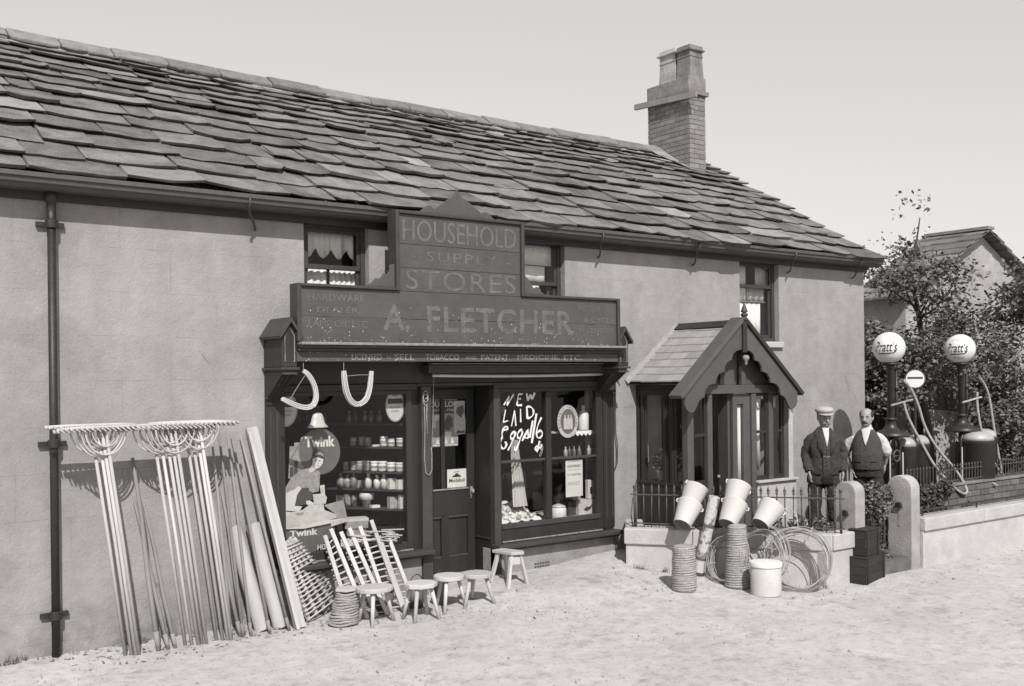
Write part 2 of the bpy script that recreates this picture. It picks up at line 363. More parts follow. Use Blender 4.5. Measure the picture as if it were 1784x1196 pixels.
def text_mesh(s, shear=0.0, spacing=1.0, offset=0.0):
    cu = bpy.data.curves.new('t', 'FONT'); cu.body = s; cu.shear = shear; cu.space_character = spacing; cu.offset = offset; cu.resolution_u = 3
    ob = bpy.data.objects.new('t', cu); COL.objects.link(ob)
    me = bpy.data.meshes.new_from_object(ob)
    vs = [v.co.copy() for v in me.vertices]; fs = [tuple(p.vertices) for p in me.polygons]
    bpy.data.objects.remove(ob); bpy.data.meshes.remove(me)
    xs = [v.x for v in vs]; ys = [v.y for v in vs]
    return vs, fs, (min(xs), max(xs), min(ys), max(ys))
def lettering(s, x0, x1, z0, z1, y, mat, parent, shear=0.0, spacing=1.0, offset=0.0, rise=0.0, fn=None, name='lettering'):
    vs, fs, (a0, a1, b0, b1) = text_mesh(s, shear, spacing, offset); mb = MB(); out = []
    for v in vs:
        a = (v.x - a0) / (a1 - a0); b = (v.y - b0) / (b1 - b0)
        X = x0 + a * (x1 - x0); Z = z0 + b * (z1 - z0) + rise * a
        out.append(fn(X, Z) if fn else (X, y, Z))
    mb.add(out, fs)
    return mb.build(name, mat, parent, fix=False)
def gz(x, y):
    """height of the ground: level road, rising a little to the house from the shop door rightwards"""
    def ss(a, b, v): v = min(max((v - a) / (b - a), 0), 1); return v * v * (3 - 2 * v)
    return min(max(0.104 * (y + 2.0), 0), 0.12 + 0.08 * ss(7.0, 8.3, x)) * ss(5.0, 7.0, x)
TR = {}
TR['disk']=[(4.734, 1.554), (4.73, 1.514), (4.719, 1.476), (4.701, 1.44), (4.678, 1.408), (4.65, 1.381), (4.617, 1.36), (4.582, 1.346), (4.544, 1.338), (4.505, 1.337), (4.466, 1.343), (4.429, 1.355), (4.395, 1.374), (4.363, 1.399), (4.337, 1.429), (4.315, 1.462), (4.3, 1.499), (4.29, 1.538), (4.288, 1.577), (4.291, 1.616), (4.302, 1.654), (4.318, 1.689), (4.34, 1.721), (4.368, 1.748), (4.399, 1.769), (4.434, 1.785), (4.472, 1.793), (4.511, 1.795), (4.549, 1.791), (4.587, 1.779), (4.622, 1.76), (4.654, 1.736), (4.682, 1.706), (4.704, 1.672), (4.721, 1.635), (4.731, 1.595)]
TR['tower']=[(4.173, 1.319), (4.192, 1.633), (4.237, 1.631), (4.241, 1.667), (4.302, 1.667), (4.311, 1.712), (4.429, 1.759), (4.513, 1.514), (4.387, 1.327)]
TR['towerdark1']=[(4.19, 1.43), (4.226, 1.428), (4.225, 1.338), (4.186, 1.34)]
TR['towerdark2']=[(4.237, 1.49), (4.272, 1.488), (4.268, 1.358), (4.23, 1.36)]
TR['hair']=[(4.423, 1.513), (4.433, 1.564), (4.464, 1.591), (4.514, 1.589), (4.554, 1.552), (4.558, 1.5), (4.544, 1.466), (4.513, 1.497), (4.476, 1.516), (4.451, 1.5), (4.426, 1.49)]
TR['hairband']=[(4.451, 1.552), (4.508, 1.566), (4.545, 1.535), (4.541, 1.513), (4.501, 1.538), (4.454, 1.531)]
TR['face']=[(4.421, 1.496), (4.451, 1.508), (4.478, 1.514), (4.519, 1.496), (4.541, 1.49), (4.535, 1.455), (4.519, 1.428), (4.493, 1.406), (4.462, 1.397), (4.431, 1.416), (4.415, 1.434), (4.425, 1.462)]
TR['neck']=[(4.415, 1.439), (4.443, 1.409), (4.464, 1.395), (4.437, 1.375), (4.393, 1.361), (4.381, 1.39)]
TR['blouse']=[(4.388, 1.418), (4.41, 1.411), (4.393, 1.363), (4.437, 1.375), (4.477, 1.384), (4.505, 1.354), (4.5, 1.251), (4.487, 1.172), (4.428, 1.164), (4.382, 1.185), (4.385, 1.213), (4.305, 1.221), (4.269, 1.244), (4.226, 1.208), (4.117, 1.171), (4.105, 1.194), (4.142, 1.242), (4.191, 1.317), (4.264, 1.375)]
TR['apron']=[(4.117, 1.171), (4.226, 1.208), (4.269, 1.242), (4.305, 1.219), (4.256, 1.155), (4.23, 1.049), (4.309, 1.037), (4.278, 0.994), (4.187, 1.002), (4.074, 1.023), (4.092, 1.111)]
TR['skirt']=[(4.305, 1.221), (4.385, 1.208), (4.382, 1.185), (4.428, 1.164), (4.421, 1.096), (4.359, 1.09), (4.349, 1.051), (4.23, 1.049), (4.256, 1.155)]
TR['armwhite']=[(4.349, 1.088), (4.384, 1.09), (4.433, 1.061), (4.426, 1.037), (4.352, 1.054)]
TR['packet']=[(4.497, 1.23), (4.548, 1.234), (4.554, 1.132), (4.574, 1.107), (4.558, 1.045), (4.514, 1.043), (4.433, 1.05), (4.421, 1.148), (4.509, 1.147)]
TR['tub']=[(4.077, 1.017), (4.187, 0.991), (4.309, 1.003), (4.383, 1.048), (4.533, 1.042), (4.544, 0.983), (4.677, 0.925), (4.67, 0.891), (4.568, 0.877), (4.38, 0.826), (4.089, 0.831)]
TR['tubshadow']=[(4.229, 0.976), (4.321, 0.982), (4.314, 0.955), (4.247, 0.954)]
TR['panel']=[(4.545, 1.029), (4.762, 1.064), (4.805, 0.873), (4.632, 0.872), (4.677, 0.925)]
TR['edge']=[(4.089, 0.834), (4.307, 0.839), (4.556, 0.879), (4.786, 0.881), (4.779, 0.852), (4.606, 0.845), (4.319, 0.818)]
TR['edge2']=[(4.606, 0.862), (4.786, 0.881), (4.788, 0.846), (4.612, 0.81)]
TR['plinth']=[(4.101, 0.825), (4.319, 0.818), (4.606, 0.845), (4.666, 0.805), (4.662, 0.718), (4.566, 0.67), (4.414, 0.549), (4.11, 0.583)]
TR['bx1']=[(4.663, 0.811), (4.798, 0.856), (4.941, 0.802), (4.934, 0.715), (4.758, 0.761), (4.668, 0.747)]
TR['text1']=[(4.347, 1.614), (4.675, 1.61), (4.348, 1.722), (4.674, 1.712)]
TR['text2']=[(4.178, 0.744), (4.476, 0.708), (4.179, 0.812)]
TR['text3']=[(4.47, 0.566), (4.565, 0.578), (4.465, 0.623)]
TR['eggs']=[[(6.665, 1.979), (6.741, 2.078)], [(6.741, 2.078), (6.707, 1.974)], [(6.707, 1.974), (6.801, 2.095)], [(6.928, 2.097), (6.867, 2.094)], [(6.867, 2.094), (6.846, 1.971)], [(6.846, 1.971), (6.917, 1.973)], [(6.861, 2.042), (6.904, 2.045)], [(6.985, 2.103), (7.0, 2.02)], [(7.0, 2.02), (7.042, 2.087)], [(7.042, 2.087), (7.061, 2.034)], [(7.061, 2.034), (7.1, 2.109)], [(6.688, 1.926), (6.654, 1.789)], [(6.654, 1.789), (6.723, 1.805)], [(6.767, 1.74), (6.813, 1.915)], [(6.813, 1.915), (6.829, 1.742)], [(6.895, 1.932), (6.897, 1.781)], [(6.983, 1.956), (6.991, 1.819)], [(6.988, 1.956), (7.045, 1.95), (7.078, 1.915), (7.082, 1.873), (7.053, 1.836), (6.991, 1.819)], [(6.657, 1.7), (6.708, 1.705), (6.717, 1.735), (6.685, 1.743), (6.648, 1.708), (6.633, 1.656), (6.642, 1.626), (6.614, 1.59), (6.613, 1.538), (6.631, 1.5), (6.668, 1.494), (6.696, 1.534), (6.692, 1.572), (6.669, 1.561)], [(6.823, 1.671), (6.796, 1.679), (6.753, 1.644), (6.753, 1.606), (6.78, 1.598), (6.818, 1.633), (6.824, 1.686), (6.794, 1.597), (6.714, 1.474)], [(6.918, 1.697), (6.88, 1.691), (6.847, 1.647), (6.851, 1.609), (6.879, 1.601), (6.912, 1.637), (6.923, 1.697), (6.888, 1.593), (6.83, 1.475), (6.802, 1.473), (6.807, 1.514)], [(6.911, 1.569), (7.008, 1.709), (6.998, 1.664), (7.007, 1.595), (6.954, 1.605)], [(7.067, 1.794), (7.021, 1.602)], [(7.121, 1.872), (7.049, 1.54)], [(7.193, 1.824), (7.143, 1.749), (7.118, 1.667), (7.122, 1.605), (7.165, 1.588), (7.204, 1.625), (7.2, 1.663), (7.166, 1.68), (7.132, 1.651)], [(7.165, 1.558), (7.125, 1.468), (7.1, 1.454), (7.101, 1.492), (7.13, 1.506)], [(7.115, 1.438), (7.139, 1.46), (7.164, 1.497)], [(7.174, 1.511), (7.208, 1.51), (7.163, 1.466), (7.207, 1.456), (7.192, 1.411), (7.162, 1.378), (7.153, 1.398), (7.217, 1.486)]]
# ================================================================== ground
def build_ground():
    mb = MB()
    xs = [-400, -120, -40, -14, -6] + [-3 + 0.25 * i for i in range(0, 77)] + [19, 26, 40, 120, 400]
    ys = [-400, -120, -40, -16, -9, -6.5, -5] + [-4 + 0.2 * i for i in range(0, 24)] + [1.5, 4, 9, 20, 60, 160, 400]
    for y in ys:
        for x in xs:
            z = gz(x, y)
            if -5 <= y <= -0.02 and -3 < x < 16: z += 0.02 * mnoise.noise(Vector((x * 1.1, y * 1.6, 3.1))) + 0.008 * mnoise.noise(Vector((x * 4, y * 4, 1)))
            mb.v.append((x, y, z))
    n = len(xs)
    for j in range(len(ys) - 1):
        for i in range(n - 1): mb.f.append((j * n + i, j * n + i + 1, (j + 1) * n + i + 1, (j + 1) * n + i))
    o = mb.build('ground', 'dusty_ground', smooth=True, kind='structure', origin=(0, 0, 0))
    p = MB(); rr = random.Random(5)
    for k in range(4200):
        x = rr.uniform(0.5, 15); y = -abs(rr.gauss(0, 1.6)) - 0.02
        r = rr.uniform(0.004, 0.013) * (2.2 if rr.random() < 0.07 else 1)
        z = gz(x, y); c = [(x + r * rr.uniform(-1.2, 1.2) * q[0], y + r * 0.9 * q[1], z + r * q[2]) for q in ((1, 0, 0), (0, 1, 0), (-1, 0, 0), (0, -1, 0), (0, 0, .8), (0, 0, -.5))]
        p.add(c, [(0, 1, 4), (1, 2, 4), (2, 3, 4), (3, 0, 4), (1, 0, 5), (2, 1, 5), (3, 2, 5), (0, 3, 5)])
    g = p.build('gravel', 'pebble', kind='stuff', fix=False)
    tag(g, 'loose pebbles and grit scattered over the dusty ground before the shop', 'gravel')
build_ground()
def weeds():
    rr = random.Random(19); mb = MB()
    for k in range(90):
        if rr.random() < .62: x = rr.uniform(.6, 5.4); y = -rr.uniform(.01, .10)
        else: s_ = rr.random(); x = 7.95 + 1.25 * s_; y = -.70 - 1.66 * s_; x -= .05; y -= .04
        z = gz(x, y)
        for b in range(rr.randint(3, 8)):
            a = rr.uniform(0, 6.28); h = rr.uniform(.02, .075); o = rr.uniform(0, .03); bx, by = x + o * math.cos(a), y - abs(o * math.sin(a)); e = rr.uniform(.01, .04)
            mb.add([(bx - .004, by, z - .004), (bx + .004, by, z - .004), (bx + e * math.cos(a), by - abs(e * math.sin(a)), z + h)], [(0, 1, 2)])
    tag(mb.build('weeds', 'leaf', kind='stuff', fix=False), 'thin tufts of grass and weed along the foot of the walls', 'weeds')
weeds()

# ================================================================== house
XL, XR, YB, ZT = -2.0, 13.34, 7.0, 3.99
def wall_holes(mb, x0, x1, z0, z1, y0, y1, holes):
    xs = sorted({x0, x1, *[h[0] for h in holes], *[h[1] for h in holes]}); zs = sorted({z0, z1, *[h[2] for h in holes], *[h[3] for h in holes]})
    def solid(i, j):
        if i < 0 or j < 0 or i >= len(xs) - 1 or j >= len(zs) - 1: return False
        cx = (xs[i] + xs[i + 1]) / 2; cz = (zs[j] + zs[j + 1]) / 2
        return not any(h[0] < cx < h[1] and h[2] < cz < h[3] for h in holes)
    def q(a, b, c, d): mb.add([a, b, c, d], [(0, 1, 2, 3)])
    for i in range(len(xs) - 1):
        for j in range(len(zs) - 1):
            if not solid(i, j): continue
            a, b, c, d = xs[i], xs[i + 1], zs[j], zs[j + 1]
            q((a, y0, c), (b, y0, c), (b, y0, d), (a, y0, d)); q((b, y1, c), (a, y1, c), (a, y1, d), (b, y1, d))
            if not solid(i - 1, j): q((a, y1, c), (a, y0, c), (a, y0, d), (a, y1, d))
            if not solid(i + 1, j): q((b, y0, c), (b, y1, c), (b, y1, d), (b, y0, d))
            if not solid(i, j - 1): q((a, y1, c), (b, y1, c), (b, y0, c), (a, y0, c))
            if not solid(i, j + 1): q((a, y0, d), (b, y0, d), (b, y1, d), (a, y1, d))
house = thing('cottage', 'long low rendered stone cottage with stone slate roof and square chimney', 'house', (6, 0, 0))
W1 = (4.29, 5.0, 3.02, 3.83); W2 = (6.78, 7.565, 3.02, 3.89); W3 = (10.58, 11.385, 2.74, 3.85)
SHOP = (4.0, 8.15, -0.2, 2.42); PDOOR = (9.1, 9.95, 0.2, 2.0)
mb = MB()
wall_holes(mb, XL, XR, -0.3, ZT, 0.0, 0.36, [W1, W2, W3, SHOP, PDOOR])
wall = mb.build('wall', 'stucco', house, fix=False)
mb = MB()
RY, RZ = 3.5, 6.22
for x0, x1 in ((XL, XL + .36), (XR - .36, XR)):
    mb.prism([(0.362, -0.3), (YB, -0.3), (YB, ZT), (RY, RZ - 0.08), (0.362, ZT + 0.16)], lambda a, b, d: (d, a, b), x0, x1)
mb.box(XL + .363, XR - .363, YB - .3, YB - 0.003, -0.3, ZT)
mb.box(XL + .363, XR - .363, 0.363, YB - .303, 2.50, 2.60)       # upper floor
mb.build('gable_wall', 'stucco', house)

# ---- roof
SL = math.atan(0.6); cs, sn = math.cos(SL), math.sin(SL)
def sag(x, y): return -0.035 * math.sin(max(min((x - 2) / 9.5, 1), 0) * math.pi) * (y + 0.3) / 3.8 - 0.06 * max(0, min(1, (x - 3) / 9)) * (y + .3) / 3.8
def onroof(x, y, n=0.0):
    return (x, y - n * sn, 4.075 + 0.6 * y + n * cs + sag(x, y) + 0.012 * mnoise.noise(Vector((x * 0.8, y * 0.8, 7))))
mb = MB()
nx = 30; g = []
for i in range(nx + 1):
    x = -2.15 + (13.40 + 2.15) * i / nx
    g.append([onroof(x, y, -0.03) for y in (-0.16, 0.8, 1.8, 2.8, RY)] + [(x, y, 4.05 + 0.6 * (2 * RY - y) + sag(x, RY)) for y in (4.5, 5.8, 7.25)])
vs = [p for r in g for p in r]; k = len(g[0])
mb.add(vs, [(i * k + j, (i + 1) * k + j, (i + 1) * k + j + 1, i * k + j + 1) for i in range(nx) for j in range(k - 1)])
roof = mb.build('roof', 'slate', house, fix=False)
ROWS = [-0.26, 0.07, 0.40, 0.74, 1.08, 1.40, 1.70, 1.98, 2.23, 2.46, 2.68, 2.89, 3.08, 3.26, 3.44]
def slate_mesh(x0, x1, y0, y1, rr, rise):
    """one stone slate: tail (ragged, lifted) at y0, head at y1"""
    th = rr.uniform(0.026, 0.042); und = rr.uniform(.016, .046); tail = []; k = 4
    skew = rr.uniform(-0.018, 0.018)
    for i in range(k + 1):
        f = i / k; x = x0 + (x1 - x0) * f
        if 0 < i < k: x += rr.uniform(-.03, .03)
        yy = y0 + skew * (f - .5) * 2 + rr.uniform(-.018, .018) + (rr.uniform(.0, .06) if i in (0, k) else 0)
        tail.append((x, yy))
    tw = rr.uniform(-0.018, 0.018); lift = rise + rr.uniform(-0.014, 0.014)
    top = [onroof(x, y, lift + th + tw * (i / k - .5)) for i, (x, y) in enumerate(tail)] + [onroof(x1 - rr.uniform(0, .03), y1, th * 0.55), onroof(x0 + rr.uniform(0, .03), y1, th * 0.55)]
    bot = [onroof(x + rr.uniform(-.006, .006), y + und * rr.uniform(.7, 1.2), lift + tw * (i / k - .5)) for i, (x, y) in enumerate(tail)] + [onroof(x1, y1, -0.015), onroof(x0, y1, -0.015)]
    n = len(top); vs = top + bot
    fs = [tuple(range(n)), tuple(range(2 * n - 1, n - 1, -1))] + [(i, i + n, (i + 1) % n + n, (i + 1) % n) for i in range(n)]
    return vs, fs
rr = random.Random(23); stuff = MB(); nsl = 0
for ri in range(len(ROWS) - 1):
    y0 = ROWS[ri]; expo = ROWS[ri + 1] - y0
    y1 = min(y0 + expo * 2.1, RY - 0.01); f = ri / (len(ROWS) - 2)
    wlo, whi = 0.40 - 0.10 * f, 0.84 - 0.22 * f
    xa = 1.05 + 0.36 * max(y0, 0); x = 13.47 + rr.uniform(-.05, .06); rise = 0.060 if ri else 0.062
    while x > -2.1:
        w = rr.uniform(wlo, whi)
        if rr.random() < 0.12: w *= 0.6
        x0 = x - w; yy = y0 + 0.022 * math.sin(x * 1.7 + ri * 1.3) + rr.uniform(-.012, .012) + (0.06 * max(0, min(1, (5.2 - x) / 3)) if ri == 0 else 0)
        vs, fs = slate_mesh(x0 + 0.004, x - 0.004, yy, y1, rr, rise)
        if x > xa and nsl < 300:
            m1 = MB(); m1.add(vs, fs); m1.build('slate', 'slate_pale' if rr.random() < 0.05 else 'slate', roof); nsl += 1
        else: stuff.add(vs, fs)
        x = x0
stuff.build('slate_bed', 'slate', roof, kind='stuff')
# ridge stones bedded in mortar
x = -2.1
while x < 12.5:
    w = U(0.55, 0.75); x1 = min(x + w, 12.52); z = 4.075 + 0.6 * RY
    m1 = MB(); pr = [(-0.25, -0.075), (-0.23, -0.045), (-0.04, 0.075), (0.04, 0.075), (0.23, -0.045), (0.25, -0.12), (0, 0.0), (-0.23, -0.12)]
    o0 = len(m1.v)
    for xx in (x + 0.006, x1 - 0.006):
        dz = z + sag(xx, RY) + 0.05 + U(-.012, .012)
        m1.v += [(xx, RY + a, dz + b) for a, b in pr]
    n = len(pr); m1.f += [tuple(range(n)), tuple(range(2 * n - 1, n - 1, -1))] + [(i, (i + 1) % n, (i + 1) % n + n, i + n) for i in range(n)]
    m1.build('ridge_stone', 'ridge_stone', roof, bevel=0.012)
    x = x1
mb = MB(); rr = random.Random(3)                     # ragged mortar under the ridge
xs = [1.0 + 0.05 * i for i in range(231)]
lo = [onroof(x, RY - 0.22 - 0.06 * abs(mnoise.noise(Vector((x * 2.3, 0, 0)))) - rr.uniform(0, .035), 0.055) for x in xs]
hi = [onroof(x, RY - 0.10, 0.075) for x in xs]
mb.add(lo + hi, [(i, i + 1, i + 1 + len(xs), i + len(xs)) for i in range(len(xs) - 1)])
mb.build('ridge_mortar', 'mortar', roof, fix=False)

# ---- gutter, brackets, downpipe
mb = MB()
pr = [(-0.055, 3.985), (-0.275, 3.985), (-0.277, 3.948), (-0.258, 3.942), (-0.258, 3.934), (-0.252, 3.905), (-0.225, 3.897), (-0.225, 3.884), (-0.19, 3.868), (-0.055, 3.868)]
mb.prism(pr, lambda a, b, d: (d, a, b), -2.1, 13.46)
gut = mb.build('gutter', 'gutter_paint', house)
mb = MB(); mb.box(-2.0, 13.36, -0.052, -0.004, 3.80, 4.02); mb.build('eaves_board', 'dark_paint', house)
for x in (0.6, 3.634, 7.917, 9.524, 11.412, 12.893):
    mb = MB(); mb.tube([(x + .16, -0.003, 3.70), (x + .13, -0.07, 3.72), (x + .03, -0.2, 3.82), (x, -0.262, 3.865), (x, -0.287, 3.90), (x, -0.283, 3.955)], 0.011, 6)
    mb.build('gutter_bracket', 'iron_grey', gut, smooth=True)
mb = MB(); mb.tube([(1.985, -0.075, -0.02), (1.985, -0.075, 3.62)], 0.034, 14); dp = mb.build('downpipe', 'iron', house, smooth=True)
mb = MB(); mb.lathe([(0.036, 3.60), (0.049, 3.605), (0.049, 3.63), (0.038, 3.635), (0.038, 3.78), (0.052, 3.79), (0.054, 3.83), (0.042, 3.87), (0.02, 3.90)], (1.985, -0.075, 0), 16)
mb.build('collar', 'iron', dp, smooth=True)
for z in (1.78, 3.61, 0.35):
    mb = MB(); mb.lathe([(0.036, z - .045), (0.050, z - .04), (0.050, z + .02), (0.036, z + .03)], (1.985, -0.075, 0), 14); mb.box(1.875, 2.095, -0.04, -0.004, z - .03, z + .01)
    mb.build('collar', 'iron', dp)

# ---- chimney: brick shaft over a core, stone courses, two square flues, a forgotten plank
CX0, CX1, CY0, CY1 = 12.473, 12.86, 2.68, 3.66
mb = MB(); mb.box(CX0 + .012, CX1 - .012, CY0 + .012, CY1 - .012, 5.3, 6.98)
ch = mb.build('chimney', 'mortar', house)
z = 5.42; r = 0
while z < 6.90:
    h = 0.071
    for face in range(4):
        a0, a1 = ((CX0, CX1), (CY0, CY1), (CX0, CX1), (CY0, CY1))[face]
        t0 = a0 + 0.0; wd = 0.225; off = 0.1125 if (r + face) % 2 else 0.225
        xs = [a0]; p = a0 + off
        while p < a1 - 0.05: xs.append(p); p += wd
        xs.append(a1)
        for i in range(len(xs) - 1):
            p0, p1 = xs[i] + .005, xs[i + 1] - .005; pr = U(-.003, .003); m1 = MB()
            c = 0.014; e0 = .012 if i == 0 else 0; 
            if face == 0: m1.box(p0, p1, CY0 + pr, CY0 + .05, z, z + h)
            elif face == 2: m1.box(p0, p1, CY1 - .05, CY1 + pr, z, z + h)
            elif face == 1: m1.box(CX1 - .05, CX1 + pr, p0 + (.052 if i == 0 else 0), p1 - (.052 if i == len(xs) - 2 else 0), z, z + h)
            else: m1.box(CX0 + pr, CX0 + .05, p0 + (.052 if i == 0 else 0), p1 - (.052 if i == len(xs) - 2 else 0), z, z + h)
            if face in (0, 3): m1.build('brick', 'brick', ch)
            else: stuff_b = globals().setdefault('STB', MB()); stuff_b.add(m1.v, m1.f)
    z += h + 0.010; r += 1
STB.build('brickwork', 'brick', ch, kind='stuff')
e = 0.045
mb = MB(); mb.box(CX0 - e, CX1 + e, CY0 - e, CY1 + e, 6.96, 7.035); mb.build('stone_course', 'chimney_stone', ch, bevel=0.008)
mb = MB(); mb.box(CX0 - .01, CX1 + .01, CY0 - .01, CY1 + .01, 7.037, 7.27); mb.build('stone_course', 'chimney_stone', ch, bevel=0.012)
mb = MB(); mb.beam((CX0 - .07, 2.45, 6.895), (CX0 - .07, 3.90, 6.985), 0.05, 0.095, up=(0, 0, 1)); mb.build('plank', 'weathered_wood', ch)
for y0, y1, zt in ((3.02, 3.42, 7.83), (2.56 + .12, 3.0, 7.80)):
    cx, cy = (CX0 + CX1) / 2, (y0 + y1) / 2; hx, hy = 0.165, (y1 - y0) / 2
    def sq(prof):
        mm = MB(); o = 0
        for f_, z_ in prof: mm.v += [(cx + sx * hx * f_, cy + sy * hy * f_, z_) for sx, sy in ((-1, -1), (1, -1), (1, 1), (-1, 1))]
        for i in range(len(prof) - 1): mm.f += [(i * 4 + j, i * 4 + (j + 1) % 4, i * 4 + 4 + (j + 1) % 4, i * 4 + 4 + j) for j in range(4)]
        mm.f += [(3, 2, 1, 0), tuple(len(prof) * 4 - 4 + j for j in range(4))]; return mm
    fl = sq([(0.98, 7.272), (0.88, 7.60), (0.94, 7.61), (0.94, 7.63), (0.90, 7.635), (0.90, zt - .10), (1.10, zt - .09), (1.12, zt - .07), (0.96, zt - .05), (0.92, zt), (0.70, zt), (0.70, zt - .15)])
    fl.build('flue', 'chimney_render' if y0 > 3 else 'chimney_stone', ch)
mb = MB()                                               # mortar fillet on the upper side of the stack
mb.add([onroof(12.40, 2.75, .09), onroof(12.47, 2.66, .09), onroof(12.47, 3.45, .10), onroof(12.12, 3.42, .11), onroof(12.16, 3.2, .09), (12.472, 2.72, onroof(12.47, 2.72)[2] + .10), (12.472, 3.45, onroof(12.47, 3.42)[2] + .16)],
       [(0, 1, 5), (0, 5, 6, 4), (4, 6, 3), (1, 2, 6, 5), (3, 6, 2), (0, 4, 3, 2, 1)])
mb.build('flashing', 'mortar', ch, fix=False)

# ---- upper windows (sliding sashes set in the reveals)
def sash(name, box, meet, mat='mid_paint', f=0.05):
    x0, x1, z0, z1 = box; ya, yb = 0.075, 0.15
    mb = MB()
    mb.box(x0, x0 + f, ya, yb, z0, z1); mb.box(x1 - f, x1, ya, yb, z0, z1); mb.box(x0 + f, x1 - f, ya, yb, z1 - f, z1); mb.box(x0 + f, x1 - f, ya - .03, yb, z0, z0 + f)
    wf = mb.build('window', mat, house, bevel=0.004)
    a, b = x0 + f + .002, x1 - f - .002; g = 0.035
    for lo, hi, yy in ((z0 + f, meet + .02, .115), (meet - .02, z1 - f, .088)):
        m1 = MB(); m1.box(a, a + g, yy, yy + .025, lo, hi); m1.box(b - g, b, yy, yy + .025, lo, hi); m1.box(a + g, b - g, yy, yy + .025, lo, lo + .045); m1.box(a + g, b - g, yy, yy + .025, hi - .04, hi)
        m1.build('sash', mat, wf, bevel=0.003)
        m2 = MB(); m2.box(a + g - .003, b - g + .003, yy + .010, yy + .014, lo + .042, hi - .037); m2.build('pane', 'glass', wf)
    return wf
def curtain(parent, x0, x1, z0, z1, y=0.19, fold=0.012, nf=9, scallop=0, mat='curtain', slope=0.0):
    mb = MB(); n = 48; lo = []; hi = []
    for i in range(n + 1):
        t = i / n; x = x0 + (x1 - x0) * t; yy = y + fold * math.sin(t * nf * 2 * math.pi) * (1 + .4 * math.sin(t * 17))
        zb = z0 + (0.10 * (1 - abs(math.sin(t * scallop * math.pi))) if scallop else 0) + slope * t
        lo.append((x, yy, zb)); hi.append((x, y + fold * 0.4 * math.sin(t * nf * 2 * math.pi), z1))
    mb.add(lo + hi, [(i, i + 1, i + n + 2, i + n + 1) for i in range(n)])
    o = mb.build('curtain', mat, parent, fix=False, smooth=True)
    md = o.modifiers.new('sol', 'SOLIDIFY'); md.thickness = 0.004
w1 = sash('w1', W1, 3.40); w2 = sash('w2', W2, 3.36); w3 = sash('w3', W3, 3.49)
curtain(w1, 4.33, 4.93, 3.50, 3.80, scallop=3.5, fold=.006, mat='lace')
curtain(w1, 4.33, 4.62, 3.05, 3.40, nf=4); curtain(w1, 4.66, 4.95, 3.05, 3.40, nf=5)
curtain(w2, 6.82, 7.50, 3.58, 3.86, y=.165, fold=.004, mat='lace'); curtain(w2, 6.82, 7.33, 3.05, 3.36, nf=5); curtain(w2, 6.82, 7.40, 3.38, 3.57, y=.17, nf=3, fold=.006, mat='lace')
curtain(w3, 10.62, 10.92, 3.30, 3.80, nf=4); curtain(w3, 11.12, 11.34, 3.50, 3.80, nf=3, mat='print_light'); curtain(w3, 10.63, 11.22, 2.78, 3.28, nf=6)
curtain(w3, 10.94, 11.30, 3.30, 3.49, nf=3, mat='offwhite')
for wf, bx in ((w3, W3),):
    mb = MB(); mb.box(bx[0] - .04, bx[1] + .05, -0.05, 0.10, bx[2] - .085, bx[2] - .003); mb.build('sill', 'coping', wf, bevel=0.01)
mb = MB(); mb.tube([(10.62, 0.175, 3.29), (11.30, 0.175, 3.29)], 0.008, 6); mb.build('curtain_rod', 'worn_edge', w3)
# foot of the wall: stone plinth course and an air brick under the right shop window
for a, b, zt in ((XL, 3.85, .10), (8.17, XR, .26)): mb = MB(); mb.box(a, b, -0.018, -0.003, -0.2, zt); mb.build('plinth', 'stucco', house)
# the scar above the porch roof
# ================================================================== shopfront
shop = thing('shopfront', 'dark painted wooden shopfront with two display windows and a recessed half glazed door', 'shopfront', (6.07, 0, 0))
def pbox(name, mat, parent, *b, bevel=0.005, **k):
    mb = MB()
    for q in b: mb.box(*q)
    return mb.build(name, mat, parent, bevel=bevel, **k)
# end pilasters
for x0, x1 in ((3.868, 4.01), (8.10, 8.265)):
    p = pbox('pilaster', 'dark_paint', shop, (x0, x1, -0.04, 0.02, 0.48, 2.10), bevel=.004)
    pbox('capital', 'dark_paint', p, (x0 - .012, x1 + .012, -0.075, -0.042, 2.10, 2.125), (x0 - .002, x1 + .002, -0.06, -0.042, 2.05, 2.07), bevel=.003)
    pbox('panel', 'mid_paint', p, (x0 + .03, x0 + .045, -0.047, -0.042, 0.6, 1.98), (x1 - .045, x1 - .03, -0.047, -0.042, 0.6, 1.98), bevel=0)
